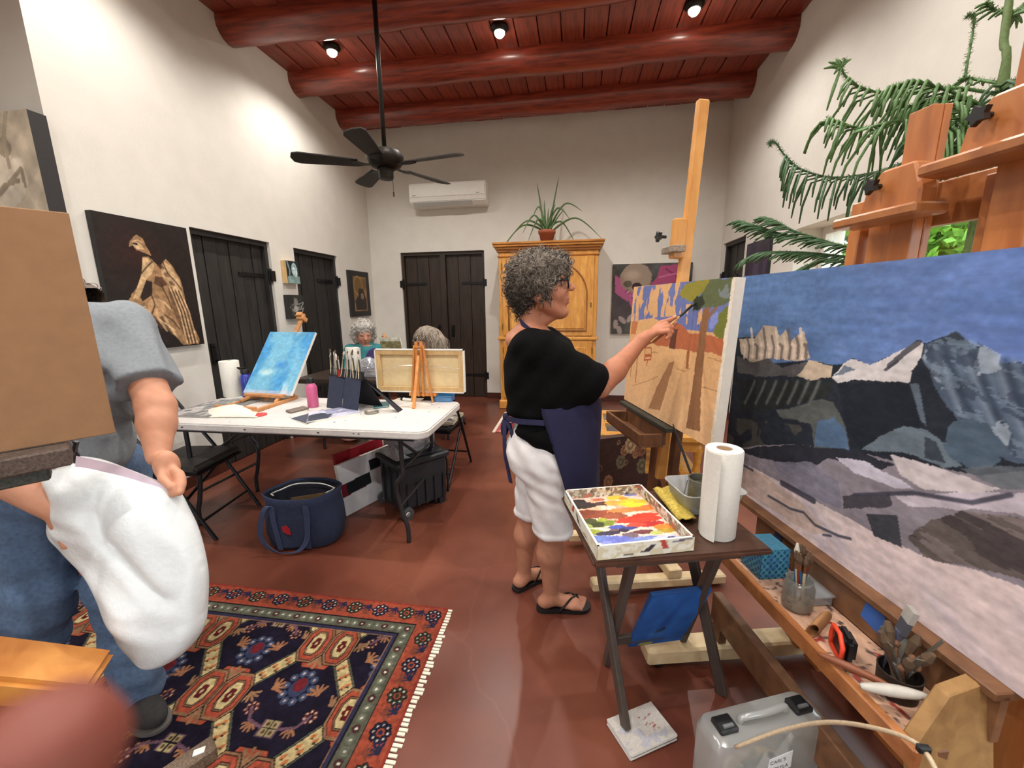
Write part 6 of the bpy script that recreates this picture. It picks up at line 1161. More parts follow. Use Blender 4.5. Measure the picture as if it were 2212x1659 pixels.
for k in range(11):
    a = 2*pi*k/11; r = .018+.01*(k % 2); p0 = q+A3(.4*r*cos(a+2), .4*r*sin(a+2), .015); d = unit(A3(.12*cos(a), .12*sin(a), 1)); L = .13+.05*RNG.random()
    bt = thing('paintbrush', ['worn paintbrush with splayed brown bristles standing in the cloudy glass jar', 'paintbrush with a pale flat tip standing in the cloudy glass jar'][k == 3], 'paintbrush', tuple(p0), 0, 'brushes in the glass jar'); obj('handle', B().tube([p0, p0+d*L*.72], .0045, 6), [plain('brush_handle_blue', (40, 90, 140), .4, .1), BR[0], plain('brush_handle_red', (110, 44, 36), .4, .1)][k % 3], bt); obj('ferrule', B().tube([p0+d*L*.72, p0+d*L*.86], .005, 6), plain('ferrule_copper', (140, 96, 70), .4, .1, metal=.7), bt); obj('bristles', B().tube([p0+d*L*.86, p0+d*L*.95, p0+d*L*1.08], [.005, .008, .003], 6), BRIS[k == 3], bt)
q = E(.24, .06, .476); t = thing('plastic_box', 'open clear plastic box lying behind the brush jar', 'box', tuple(q)); obj('box', B().box(q+A3(0, 0, .015), (.11, .07, .028), R=RB), CLP, t, bev=.003); obj('lid', B().box(q+A3(0, 0, .034), (.12, .075, .005), R=RB), CLP, t)
q = E(.385, .15, .499); smooth_angle(tag(obj('cardboard_tube', B().lathe([(.022, -.045), (.022, .045), (.0195, .045), (.0195, -.045), (.022, -.045)], q, 20, R=np.array([Mn, A3(0, 0, 1), unit(Me*.5+Mn*.86)]).T), plain('kraft_card', (162, 116, 74), .85, .1)), 'empty brown cardboard tube lying in the easel tray', 'tube'))
q = E(.47, .15, .476); t = thing('tape_measure', 'orange and black tape measure in the easel tray', 'tape measure', tuple(q)); Rq = np.array([unit(Me*.9+Mn*.4), unit(-Me*.4+Mn*.9), A3(0, 0, 1)]).T
obj('case', B().box(q+A3(0, 0, .038), (.07, .034, .072), R=Rq), BLACKP, t, bev=.012, seg=2); sq_ = [q+Rq@A3(x, .0185, z) for x, z in ((-.03, .008), (-.036, .03), (-.03, .066), (.01, .072), (.035, .05), (.036, .01))]
obj('orange_band', B().tube(sq_+[sq_[0]], .006, 6), plain('safety_orange', (236, 74, 44), .45, .05), t, smooth=True); obj('blade_tip', B().box(q+Rq@A3(.045, 0, .01), (.02, .02, .003), R=Rq), BR[2], t)
# tin of tools
q = E(.575, .11, .476); t = thing('tool_pot', 'dark tin full of old brushes and palette knives in the tray', 'pot', tuple(q)); smooth_angle(obj('pot', B().lathe([(.001, 0), (.04, 0), (.043, .06), (.044, .062), (.041, .062), (.038, .004), (.0, .004)], q, 22), plain('sooty_tin', (58, 50, 44), .6, .3, 20, metal=.3), t))
for k in range(15):
    a = 2*pi*k/15+.3; p0 = q+A3(.015*cos(a+2.5), .015*sin(a+2.5), .008); d = unit(A3(.42*cos(a), .42*sin(a), 1)); L = .11+.05*RNG.random(); kind = k % 3
    bt = thing('old_brush', ['grimy old brush with stiff dark bristles in the dark tin', 'slim palette knife with a dull blade in the dark tin', 'thick wooden tool handle sticking out of the dark tin'][kind], ['paintbrush', 'palette knife', 'tool'][kind], tuple(p0), 0, 'tools in the dark tin')
    obj('handle', B().tube([p0, p0+d*L*.7], [.005, .006], 6), plain(['grimy_handle', 'grimy_steel', 'old_wood_handle'][kind], [(74, 58, 50), (104, 104, 104), (120, 84, 58)][kind], .6, .3, 30), bt)
    if kind == 1: obj('blade', B().bar(p0+d*L*.7, p0+d*L*1.15, .014, .002), TIN, bt)
    elif kind == 0: obj('bristles', B().tube([p0+d*L*.7, p0+d*L*.95, p0+d*L*1.1], [.007, .012, .006], 7), BRIS[0], bt)
    else: obj('end_knob', B().ell(p0+d*L*.75, (.009, .009, .009), 8, 6), MATS['old_wood_handle'], bt)
# tall flat brush
q0 = E(.53, .11, .49); q1 = D(1968, 1325, .98); d = q1-q0; t = thing('paintbrush', 'tall flat grey brush rising out of the dark tin against the painting', 'paintbrush', tuple(q0)); obj('handle', B().tube([q0, q0+d*.55, q0+d*.7], [.005, .008, .012], 8), plain('brush_grey_violet', (86, 86, 106), .5, .15), t); obj('ferrule', B().bar(q0+d*.68, q0+d*.88, .03, .012), plain('ferrule_grey', (110, 112, 124), .4, .1, metal=.6), t); obj('bristles', B().bar(q0+d*.88, q0+d*1.06, .034, .012), plain('bristle_grey', (160, 156, 150), .9, .1), t)
# long tools lying across the tray front
for (a, o1, b_, o2, z, r, col, lab, cat) in ((.49, .245, .60, .16, .512, .009, (134, 78, 50), 'red-brown wooden modelling stick lying over the tray rail', 'stick'), (.60, .235, .645, .12, .53, .012, (196, 192, 182), 'pale bone-shaped folding tool leaning on the wooden end block', 'tool')):
    pts = curve([E(a, o1, z), E((a+b_)/2, (o1+o2)/2, z+.008), E(b_, o2, z+.012)], 5); tag(obj('modelling_tool', B().tube(pts, [r*(.5+sin(pi*k/(len(pts)-1))*.6) for k in range(len(pts))], 8), plain('tool_'+cat, col, .5, .1), smooth=True), lab, cat)
q = E(.505, .20, .476); tag(obj('bottle_stopper', B().lathe([(.001, 0), (.02, 0), (.021, .018), (.018, .02), (.0, .02)], q, 18), plain('dusty_grey', (96, 94, 84), .7, .15), smooth=True), 'small grey round bottle cap in the easel tray', 'lid')
# thin bent cane with clips above the case
ca = [D(1588, 1614, 1.03), D(1690, 1577, .98), D(1790, 1560, .90), D(1900, 1575, .81), D(1985, 1610, .75), D(2030, 1680, .71)]; t = thing('bent_cane', 'thin pale bent cane with a black clip beside the plastic case', 'cane', tuple(ca[0]*A3(1, 1, 0)))
obj('cane', B().tube(curve(ca, 6), .0045, 7), plain('pale_cane', (186, 166, 138), .6, .15, 30), t, smooth=True); obj('clip', B().box(D(1995, 1618, .742), (.022, .012, .016)), BLACKP, t, bev=.003)
obj('cane_end', B().tube([ca[-1], ca[-1]*A3(1, 1, 0)+A3(.01, -.01, .3), ca[-1]*A3(1, 1, 0)], .0045, 7), MATS['pale_cane'], t)
# ================================================================== brown board on an easel at the left
K3 = .31; bdn = unit(A3(cos(radians(55)), sin(radians(55)), 0)); bR = A3(-3.692*K3, 2.619*K3, 1.42-K3); bh = .524; bW = .62
bnr = unit(np.cross(bdn, A3(0, 0, 1)))                                          # faces the camera side
t = thing('panel_board', 'plain brown hardboard panel propped on an easel in front of a man', 'board', tuple(bR-bdn*bW/2))
obj('panel', B().prism([bR-bdn*bW, bR, bR+A3(0, 0, bh), bR-bdn*bW+A3(0, 0, bh)], -bnr*.012), plain('hardboard_brown', (150, 112, 78), .75, .07, 5, .2, 120), t, bev=.0015)
EL_ = lambda s, o, z: bR-bdn*s+bnr*o+A3(0, 0, z-bR[2])
t = thing('studio_easel', 'paint-spattered wooden easel holding the brown board', 'easel', tuple(EL_(.35, -.08, 0)))
SPAT = plain('spattered_dark_wood', (84, 70, 62), .7, .5, 40); SPATO = wood('orange_board_wood', (172, 104, 40), (206, 140, 66), (5, 5, 5), .45)
obj('mast', B().bar(EL_(.36, -.045, .12), EL_(.36, -.045, 1.95), .05, .03, up=bnr), SPATO, t, bev=.003)
obj('canvas_ledge', B().prism([EL_(.08, -.03, bR[2]-.045), EL_(.62, -.03, bR[2]-.045), EL_(.62, .06, bR[2]-.045), EL_(.08, .06, bR[2]-.045)], (0, 0, .042)), SPAT, t, bev=.004)
obj('ledge_block', B().prism([EL_(.12, -.03, bR[2]-.078), EL_(.5, -.03, bR[2]-.078), EL_(.5, .03, bR[2]-.078), EL_(.12, .03, bR[2]-.078)], (0, 0, .033)), plain('spattered_grey_wood', (70, 72, 66), .7, .45, 40), t, bev=.004)
wp = D(212, 1468, 1.02); wq = D(-260, 1420, .86); obj('shelf_plank', B().bar(wp, wq, .13, .07), SPATO, t, bev=.012, seg=2)
obj('post', B().bar(D(-40, 1480, .93)*A3(1, 1, 0)+A3(0, 0, .05), D(-40, 1480, .93), .05, .05), SPATO, t)
ft = Fl(465, 1612, .03); fq = Fl(250, 1760, .03); obj('foot', B().bar(ft, fq, .06, .05), plain('spattered_foot', (104, 86, 70), .7, .5, 40), t, bev=.006)
obj('base_beam', B().bar(fq, D(-40, 1480, .93)*A3(1, 1, 0)+A3(0, 0, .03), .06, .05), MATS['spattered_foot'], t, bev=.006)
obj('paint_fleck', B().box(ft+unit(fq-ft)*.03+A3(.0, -.012, .027), (.03, .02, .003), rz=.6), plain('white_paint', (232, 230, 224), .6, .05), t)
# spring clips that hold the bag
clips = [(D(158, 978, 1.14), BLACKP, 'black spring clip pinching the white bag to the easel ledge'), (D(110, 988, 1.12), plain('red_clip', (176, 40, 48), .45, .05), 'red plastic spring clip beside the black one on the easel ledge')]
for c_, m_, lab in clips:
    t = thing('spring_clip', lab, 'clip', tuple(c_), 0, 'clips on the easel ledge'); obj('jaw', B().tube([c_+A3(-.004, 0, .035), c_, c_+A3(.008, 0, -.03)], [.006, .012, .008], 8), m_, t, smooth=True); obj('lever', B().tube([c_+A3(.004, 0, .0), c_+A3(.022, 0, .035)], .006, 6), m_, t); obj('spring', B().tube([c_+A3(-.008, -.01, 0), c_+A3(.008, .01, 0)], .006, 8), BR[2], t)
# white plastic bag
bpx = [(152, 988, 1.14), (200, 990, 1.16), (262, 1012, 1.18), (320, 1035, 1.19), (372, 1058, 1.19), (398, 1105, 1.19), (424, 1165, 1.19), (440, 1230, 1.19), (441, 1300, 1.2), (432, 1368, 1.2), (385, 1420, 1.21), (330, 1438, 1.21), (292, 1395, 1.21), (252, 1320, 1.2), (205, 1240, 1.19), (160, 1195, 1.17), (124, 1160, 1.16), (120, 1120, 1.15), (134, 1075, 1.14), (120, 1040, 1.13), (120, 1010, 1.13)]
poly = dense([D(q[0], q[1], 1.17) for q in bpx], 5)
def bagfold(x, y):
    r = fbm(x*6+y*5, y*2.2-x*2, 5, 2); return .45*(np.abs(2*r-1)*2-.5)+.05*np.sin((x*.5+y)*80+7*fbm(x*7, y*7, 8, 2))*np.clip(fbm(x*6, y*6, 12)*2-.7, 0, 1)
bagb = relax(puff(poly, -_fw, .075, .006, .10, bagfold), 5, .5)
BAGM = plain('white_bin_liner', (226, 232, 234), .34, .03, 8, .12, 18); tb_ = thing('bin_bag', 'white plastic bin bag clipped to the easel and held open by the man', 'bag', tuple(D(330, 1437, 1.2)))
obj('bag', bagb, BAGM, tb_, smooth=True)
hem = [D(165, 985, 1.135), D(262, 1008, 1.15), D(368, 1054, 1.16)]; hp = curve(hem, 5); obj('pink_hem', B().strip(hp, [q+A3(.004, -.012, -.034) for q in hp]), plain('pink_hem_plastic', (206, 186, 200), .4, .05), tb_, solid=.002, fixn=False)

# ================================================================== people
SKIN = vcol('skin', .5, .35, .12, 300, sub=.06)
def skin_cols(b, base, feats=(), var=.12, seed=3):
    V = np.array(b.v); n = fbm(V[:, 0]*60+V[:, 2]*31, V[:, 1]*60+V[:, 2]*47, seed, 3)[:, None]; C = lin(base)*(1+var*(n-.5)*2)
    for c, r, col, a in feats:
        d = np.sqrt((((V-np.array(c))/np.array(r))**2).sum(1)); k = np.clip((1-d)*4, 0, 1)[:, None]*a; C = C*(1-k)+lin(col)*k
    return C
def mirror(prims, yc):
    out = []
    for k, d, s in prims:
        m = lambda p_: (p_[0], 2*yc-p_[1], p_[2]); out.append((k, (m(d[0]), m(d[1]), d[2], d[3]) if k == 'c' else (m(d[0]),)+tuple(d[1:]), s))
    return out
def noise3(X, Y, Z, f, seed=0):
    return np.sin(X*f+1.3*np.sin(Y*f*.9+seed))*np.sin(Y*f*1.1+1.7*np.sin(Z*f*.8+seed))*np.sin(Z*f*.95+1.1*np.sin(X*f*1.05+seed))
def curls(hb, n, L, r, cols, seed, curl=1., up=0.):
    """curling strands standing on a hair shape"""
    rng = np.random.default_rng(seed); V = np.array(hb.v); F = np.array(hb.f); N = np.zeros_like(V); fn = np.cross(V[F[:, 2]]-V[F[:, 0]], V[F[:, 3]]-V[F[:, 1]])
    for k in range(4): np.add.at(N, F[:, k], fn)
    N /= np.maximum(np.linalg.norm(N, axis=1), 1e-9)[:, None]; idx = rng.choice(len(V), n); b = B(); C = []
    for i in idx:
        p0, nn = V[i], N[i]; t = np.cross(nn, rng.normal(size=3)); t /= max(np.linalg.norm(t), 1e-6); t = t*.8+A3(0, 0, -up); a0 = rng.random()*6; l = L*(.6+.7*rng.random()); pts = []
        for s in range(6):
            u = s/5; pts.append(p0-nn*.004+t*l*u+nn*(l*.45*sin(pi*u*.9))+np.cross(nn, t)*(.25*l*curl*sin(a0+u*5)))
        b.tube(pts, [r*1.1, r*1.2, r*1.1, r, r*.8, r*.4], 4); c = np.array(cols[rng.integers(len(cols))], float)*(.85+.3*rng.random()); C += [lin(np.clip(c, 0, 255))]*24
    return b, np.array(C)
def face_prims(c, f, l, s=1., feat=True):
    """head of a figure; c = centre of the skull, f forward, l left"""
    f, l = unit(f), unit(l); u = np.cross(f, l); Rm_ = np.array([f, l, u]).T; P_ = lambda a, b_, z: tuple(np.array(c)+(f*a+l*b_+u*z)*s); e = lambda a, b_, z, rx, ry, rz, k=.012: ('e', (P_(a, b_, z), (rx*s, ry*s, rz*s), Rm_), k)
    pr = [e(0, 0, 0, .098, .076, .104, 0), e(.045, 0, -.058, .068, .060, .087, .03), e(.088, 0, -.134, .022, .026, .020, .02), ('c', (P_(-.035, 0, -.09), P_(-.06, 0, -.25), .049*s, .056*s), .02), ('c', (P_(.065, 0, -.138), P_(-.01, 0, -.165), .018*s, .034*s), .02)]
    if feat:
        pr += [('c', (P_(.098, 0, -.002), P_(.127, 0, -.038), .0085*s, .0135*s), .009), e(.106, 0, -.080, .012, .024, .0062, .003), e(.103, 0, -.0945, .012, .021, .0075, .003), e(.084, 0, -.086, .024, .034, .028, .012), e(.094, 0, -.132, .015, .018, .014, .010), ('cut', (P_(.112, 0, -.0875), (.016*s, .024*s, .0016*s), Rm_), 0)]
        for sd_ in (-1, 1): pr += [('c', (P_(.015, sd_*.05, -.095), P_(.078, sd_*.012, -.134), .026*s, .021*s), .02), e(.070, sd_*.038, -.055, .03, .026, .032, .015), e(.121, sd_*.0105, -.043, .011, .008, .008, .004), e(.088, sd_*.03, .004, .016, .028, .010, .01), e(-.005, sd_*.078, -.062, .019, .010, .032, .006)]
        for sd_ in (-1, 1): pr += [('cut', (P_(.107, sd_*.033, -.017), (.014*s, .016*s, .009*s), Rm_), 0), ('e', (P_(.082, sd_*.032, -.017), (.0125*s,)*3), .002), ('e', (P_(.0865, sd_*.032, -.0075), (.0115*s, .017*s, .0045*s), Rm_), .003), ('e', (P_(.0855, sd_*.032, -.027), (.0105*s, .016*s, .004*s), Rm_), .003)]
        pr += [('cut', (P_(-.002, -.089, -.062), (.008*s, .005*s, .018*s), Rm_), 0), ('cut', (P_(-.002, .089, -.062), (.008*s, .005*s, .018*s), Rm_), 0)]
    fe = [(P_(.103, 0, -.089), (.016*s, .026*s, .012*s), (164, 78, 72), .85), (P_(.104, 0, -.0895), (.02*s, .024*s, .0018*s), (110, 52, 50), .9)]+[(P_(.091, sd_*.032, -.017), (.0085*s, .009*s, .0065*s), (226, 220, 212), 1.) for sd_ in (-1, 1)]+[(P_(.094, sd_*.032, -.017), (.006*s, .0055*s, .0065*s), (52, 40, 34), 1.) for sd_ in (-1, 1)]+[(P_(.07, sd_*.04, -.055), (.03*s, .03*s, .03*s), (206, 130, 108), .35) for sd_ in (-1, 1)]+[(P_(.12, 0, -.04), (.02*s,)*3, (206, 128, 104), .4)]+[(P_(.1, sd_*.03, .008), (.02*s, .02*s, .005*s), (120, 104, 92), .6) for sd_ in (-1, 1)]
    return pr, fe, P_
def finger(pts, r0, r1, k=.004):
    pr = []; n = len(pts)-1
    for i in range(n): a, b_ = r0+(r1-r0)*i/n, r0+(r1-r0)*(i+1)/n; pr.append(('c', (tuple(pts[i]), tuple(pts[i+1]), a, b_), k if i else .008))
    return pr
CLOTHK = plain('black_knit', (9, 9, 10), .95, .15, 12, .35, 90, spec=.12); NAVYA = plain('navy_apron', (30, 30, 66), .85, .1, 10, .3, 300); WHITED = plain('white_denim', (230, 226, 226), .85, .04, 9, .35, 300)

# ------------------------------------------------------------------ the painter
yc = 1.70; t = thing('person', 'woman in black top, navy apron and white shorts painting at the easel', 'person', (-.12, 1.72, 0)); WOMAN = t
HC = A3(-.143, yc, 1.512); hp_, hf, HP = face_prims(HC, A3(1, 0, .04), A3(0, 1, 0), 1.0)
headb = relax(surfnet(hp_+[('e', ((-.19, yc, 1.27), (.10, .15, .06)), .03), ('e', ((-.13, yc, 1.25), (.09, .12, .05)), .03)], .0036, (-.34, yc-.2, 1.2), (.03, yc+.2, 1.65)), 1, .4)
sl = 1.60; EL = OY(1296, 836, 1.585); WR = OY(1384, 737, 1.695); SHR = A3(-.135, 1.55, 1.24)
FT = OY(1461, 690, 1.765); TIP = OP(1503, 653, WF, nw); bd = unit(TIP-FT); hd = unit(FT-WR); hup = unit(np.cross(hd, A3(.35, -1, .2))); hsd = np.cross(hd, hup)      # hup ~ up, hsd ~ towards the camera
if hup[2] < 0: hup = -hup
if hsd[1] > 0: hsd = -hsd
HPt = lambda a, s_, u_: WR+hd*a+hsd*s_+hup*u_
hand = [('c', (tuple(EL), tuple(EL+(WR-EL)*.35), .043, .044), 0), ('c', (tuple(EL+(WR-EL)*.35), tuple(WR), .044, .027), .02), ('c', (tuple(WR), tuple(HPt(.03, 0, 0)), .026, .028), .015), ('e', (tuple(HPt(.055, 0, .002)), (.048, .036, .021), np.array([hd, hsd, hup]).T), .012)]
hand += finger([HPt(.085, -.012, .012), HPt(.125, -.008, .018), HPt(.155, -.002, .012), FT+hup*.010], .0125, .0085)          # index along the brush
hand += finger([HPt(.088, .006, .008), HPt(.126, .014, .006), HPt(.138, .018, -.016), HPt(.118, .016, -.028)], .0125, .009)   # middle, curled
hand += finger([HPt(.084, .022, .002), HPt(.116, .032, -.006), HPt(.118, .034, -.028), HPt(.098, .030, -.034)], .012, .009)
hand += finger([HPt(.076, .034, -.006), HPt(.100, .044, -.016), HPt(.098, .045, -.034), HPt(.082, .040, -.038)], .0105, .008)
hand += finger([HPt(.025, -.014, -.016), HPt(.065, -.022, -.026), HPt(.105, -.016, -.022), FT-hd*.012-hup*.010], .0145, .0095)  # thumb
handb = relax(surfnet(hand, .003, np.minimum(EL, FT)-.09, np.maximum(EL, FT)+.09), 1, .4)
legs = []
HR, KR, AR = A3(-.12, 1.625, .80), A3(-.078, 1.66, .44), A3(-.088, 1.668, .085)
HL, KL_, AL = A3(-.14, 1.80, .80), A3(-.196, 1.80, .44), A3(-.232, 1.805, .085)
for H_, K_, A_, toe in ((HR, KR, AR, A3(.085, 1.700, .02)), (HL, KL_, AL, A3(-.135, 1.905, .02))):
    td = unit((toe-A_)*A3(1, 1, 0)); tl = np.cross(A3(0, 0, 1), td)
    legs += [('c', (tuple(H_), tuple(K_), .085, .058), .02), ('c', (tuple(K_), tuple(K_+(A_-K_)*.4-td*.012), .055, .056), .03), ('c', (tuple(K_+(A_-K_)*.4-td*.012), tuple(A_), .054, .033), .03), ('e', (tuple(A_-td*.03+A3(0, 0, -.045)), (.034, .03, .03)), .025), ('c', (tuple(A_+A3(0, 0, -.03)), tuple(A_*A3(1, 1, 0)+td*.11+A3(0, 0, .034)), .032, .024), .025)]
    bs_ = A_*A3(1, 1, 0)+td*.10
    for q in range(5):
        o = (q-2)*.017*(1 if (tl@A3(0, -1, 0)) > 0 else -1); ln = [.066, .064, .058, .05, .04][q]; r = [.013, .0095, .009, .0085, .0085][q]
        sgn = -1 if H_ is HR else 1
        a = bs_+tl*(2-q)*.0165*(-sgn)+A3(0, 0, .03); legs += [('c', (tuple(a), tuple(a+td*ln+A3(0, 0, -.012)), r*1.15, r), .008)]
    legs += [('e', (tuple(bs_+A3(0, 0, .03)-td*.01), (.05, .042, .018), np.array([td, tl, A3(0, 0, 1)]).T), .015)]
torso = [('e', ((-.13, yc, 1.12), (.12, .16, .17)), 0), ('e', ((-.11, yc, .95), (.13, .16, .15)), .05), ('c', (tuple(SHR), tuple(EL), .055, .045), .03), ('c', ((-.14, 1.85, 1.24), (-.14, 1.9, 1.0), .05, .045), .03), ('c', ((-.14, 1.9, 1.0), (-.06, 1.89, .8), .042, .03), .02), ('e', ((-.04, 1.885, .75), (.03, .02, .05)), .015)]
legb = relax(surfnet(legs+torso, .006, (-.36, 1.45, -.005), (.2, 2.02, 1.32)), 1, .5)
legb_v = np.array(legb.v); legb_v[:, 2] = np.maximum(legb_v[:, 2], .016); legb.v = legb_v
SK = (180, 120, 92)
bodyb = join(headb, handb, legb); cols = np.concatenate([skin_cols(headb, SK, hf), skin_cols(handb, (180, 116, 86), [(FT+hup*.016, (.008, .008, .006), (226, 180, 160), .8)]), skin_cols(legb, (176, 122, 96))])
obj('body', bodyb, SKIN, t, smooth=True, fixn=False, cols=cols)
# black top
shirt = [('e', ((-.135, yc, 1.13), (.165, .185, .19)), 0), ('e', ((-.175, yc, 1.262), (.10, .185, .060)), .04), ('e', ((-.10, yc, 1.00), (.185, .185, .13)), .05), ('e', ((-.10, yc, .90), (.19, .192, .14)), .05), ('c', (tuple(SHR+A3(-.01, .02, .0)), tuple(EL+(SHR-EL)*.16), .078, .078), .05), ('c', ((-.06, 1.60, 1.08), tuple(EL+(SHR-EL)*.22+A3(-.01, 0, -.02)), .11, .07), .05), ('c', ((-.14, 1.83, 1.24), (-.135, 1.90, 1.02), .075, .07), .05)]
Ad = unit(EL-SHR)
def cutshirt(F, X, Y, Z):
    F = np.maximum(F, -(Z-.925+(X+.26)*.55+.015*np.sin(Y*30)))                                    # slanted hem
    F = np.maximum(F, (X-EL[0])*Ad[0]+(Y-EL[1])*Ad[1]+(Z-EL[2])*Ad[2]-.004)                          # sleeve end
    nk = np.sqrt(((X+.155)/.105)**2+((Y-yc)/.125)**2+((Z-1.345)/.075)**2)-1; F = np.maximum(F, -nk*.07)   # boat neck
    w = .006*np.sin(Z*70+X*30+3*np.sin(Y*20))*np.clip((1.08-Z)*6, 0, 1)+.004*np.sin(X*60-Z*50)
    pinch = .022*np.exp(-((Z-.955-.10*(X+.1))/.018)**2); return F+w*.7+pinch
sb = relax(surfnet(shirt, .006, (-.36, 1.42, .76), (.2, 1.99, 1.36), cutshirt), 1, .5); obj('black_top', sb, CLOTHK, t, smooth=True, fixn=False)
# shorts
shorts = [('e', ((-.135, yc, .83), (.14, .165, .13)), 0), ('e', ((-.17, 1.63, .78), (.11, .10, .12)), .05), ('e', ((-.18, 1.78, .78), (.105, .10, .12)), .05), ('c', ((-.11, 1.635, .76), (-.078, 1.655, .40), .112, .088), .035), ('c', ((-.155, 1.79, .76), (-.195, 1.80, .40), .108, .080), .035)]
def cuts(F, X, Y, Z):
    F = np.maximum(F, .412-.03*(Y-1.66)-Z); cuff = -.005*np.exp(-((Z-.428)/.012)**4); w = .0035*np.sin(Z*90+X*40)*np.exp(-((Z-.66)/.1)**2)+.003*np.sin(X*70+Z*45); return F+cuff+w
pb = relax(surfnet(shorts, .006, (-.34, 1.48, .37), (.1, 1.96, .99), cuts), 1, .4); obj('white_shorts', pb, WHITED, t, smooth=True, fixn=False)
obj('back_pocket', B().grid(lambda u, v: OY(1128+44*u, 978+62*v+6*sin(pi*u)*v, 1.60)+A3(0, .035*(1-u)+.0, 0)*.0, 2, 2), WHITED, t) if False else None
# apron
def apr(u, v):
    z = 1.10-(1.10-.607)*v; k = min(1, max(0, (1.0-z)/.39)); w = 1.75-.33*k; a = -w+2*w*u
    cx0, rx_, ry_ = -.085+.05*k, .205-.05*k+(.0 if z < .99 else -.02*(z-.99)/.11), .208-.046*k; f_ = .008*sin(u*19+v*3)*k
    return A3(cx0+(rx_+f_)*cos(a), yc+.01+(ry_+f_)*sin(a), z)
obj('apron', B().grid(apr, 36, 20), NAVYA, t, smooth=True, fixn=False, solid=.003)
st_ = [apr(0, .28)]+[A3(-.10+.19*cos(a), yc-.0+.20*sin(a), .962-.02*k/6) for k, a in enumerate(np.linspace(-1.9, -2.9, 7))]+[A3(-.285, yc-.02, .93)]
pl = curve(st_, 3); obj('apron_tie', B().strip([q+A3(0, 0, .011) for q in pl], [q-A3(0, 0, .011) for q in pl]), NAVYA, t, solid=.003, fixn=False)
for pts in ([(-.288, 1.655, .94), (-.30, 1.64, .90), (-.295, 1.64, .86), (-.28, 1.64, .885), (-.278, 1.65, .93)], [(-.285, 1.65, .94), (-.262, 1.61, .90), (-.245, 1.60, .862), (-.25, 1.60, .868), (-.268, 1.63, .92)], [(-.288, 1.65, .94), (-.287, 1.61, .86), (-.283, 1.605, .78), (-.27, 1.61, .70), (-.262, 1.61, .655)], [(-.29, 1.67, .94), (-.298, 1.66, .87), (-.29, 1.655, .82)]):
    q_ = curve([np.array(a) for a in pts], 4); obj('bow_tie_end', B().strip([a+A3(.008, -.004, 0) for a in q_], [a-A3(.008, -.004, 0) for a in q_]), NAVYA, t, solid=.003, fixn=False)
obj('bow_knot', B().ell((-.286, 1.655, .94), (.016, .02, .018), 10, 6), NAVYA, t, smooth=True)
ns = [A3(-.21, yc+.05, 1.335), A3(-.226, yc, 1.348), A3(-.21, yc-.055, 1.338), A3(-.165, yc-.092, 1.305), A3(-.10, yc-.09, 1.262), A3(-.03, yc-.07, 1.21), A3(.03, yc-.06, 1.10)]; pl = curve(ns, 5); obj('neck_strap', B().strip([q+A3(-.002, -.004, .013) for q in pl], [q+A3(0, -.004, -.012) for q in pl]), NAVYA, t, solid=.004, fixn=False)
# hair
hair = [('e', ((-.152, yc, 1.545), (.118, .100, .078)), 0), ('e', ((-.205, yc, 1.485), (.070, .088, .095)), .03), ('e', ((-.085, yc, 1.575), (.055, .078, .036)), .02), ('e', ((-.212, yc, 1.415), (.036, .052, .055)), .02), ('e', ((-.155, yc-.074, 1.50), (.068, .026, .062)), .02), ('e', ((-.155, yc+.074, 1.50), (.068, .026, .062)), .02), ('e', ((-.122, yc-.072, 1.462), (.020, .012, .036)), .015), ('e', ((-.122, yc+.072, 1.462), (.020, .012, .036)), .015)]
def wav(F, X, Y, Z): return F-.008*noise3(X, Y, Z, 95)-.004*noise3(X, Y, Z, 210, 2)
hb = surfnet(hair, .0042, (-.32, yc-.14, 1.33), (.0, yc+.14, 1.66), wav); GR = [(84, 75, 67), (106, 96, 86), (128, 118, 106), (62, 55, 50), (150, 140, 128)]
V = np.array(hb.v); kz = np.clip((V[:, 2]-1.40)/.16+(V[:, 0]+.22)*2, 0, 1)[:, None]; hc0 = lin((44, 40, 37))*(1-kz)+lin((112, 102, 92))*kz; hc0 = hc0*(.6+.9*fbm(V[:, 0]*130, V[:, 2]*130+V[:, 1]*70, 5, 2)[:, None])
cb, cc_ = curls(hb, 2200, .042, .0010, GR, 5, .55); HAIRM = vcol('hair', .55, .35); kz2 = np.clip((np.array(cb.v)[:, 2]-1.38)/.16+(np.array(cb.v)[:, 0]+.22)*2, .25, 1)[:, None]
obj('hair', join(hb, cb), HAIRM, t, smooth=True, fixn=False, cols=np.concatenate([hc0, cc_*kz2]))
# glasses and earring
g = B(); 
for sd_ in (-1, 1):
    ring = [HP(.114, sd_*.034+.027*cos(a), -.016+.023*sin(a)) for a in np.linspace(0, 2*pi, 17)]; g.tube(ring, .0036, 6, cap=False); g.tube([HP(.112, sd_*.061, -.006), HP(.06, sd_*.08, -.010), HP(-.01, sd_*.090, -.026)], [.005, .0042, .0035], 6)
g.tube([HP(.112, -.01, -.01), HP(.114, 0, -.007), HP(.112, .01, -.01)], .0025, 6); obj('glasses', g, plain('black_acetate', (14, 14, 16), .25, 0), t, smooth=True)
ec = A3(*HP(-.002, -.082, -.108)); obj('earring', B().tube([ec+A3(.009*cos(a), 0, .013*sin(a)) for a in np.linspace(0, 2*pi, 17)], .0013, 5, cap=False), plain('gold', (214, 168, 96), .2, 0, metal=1), t)
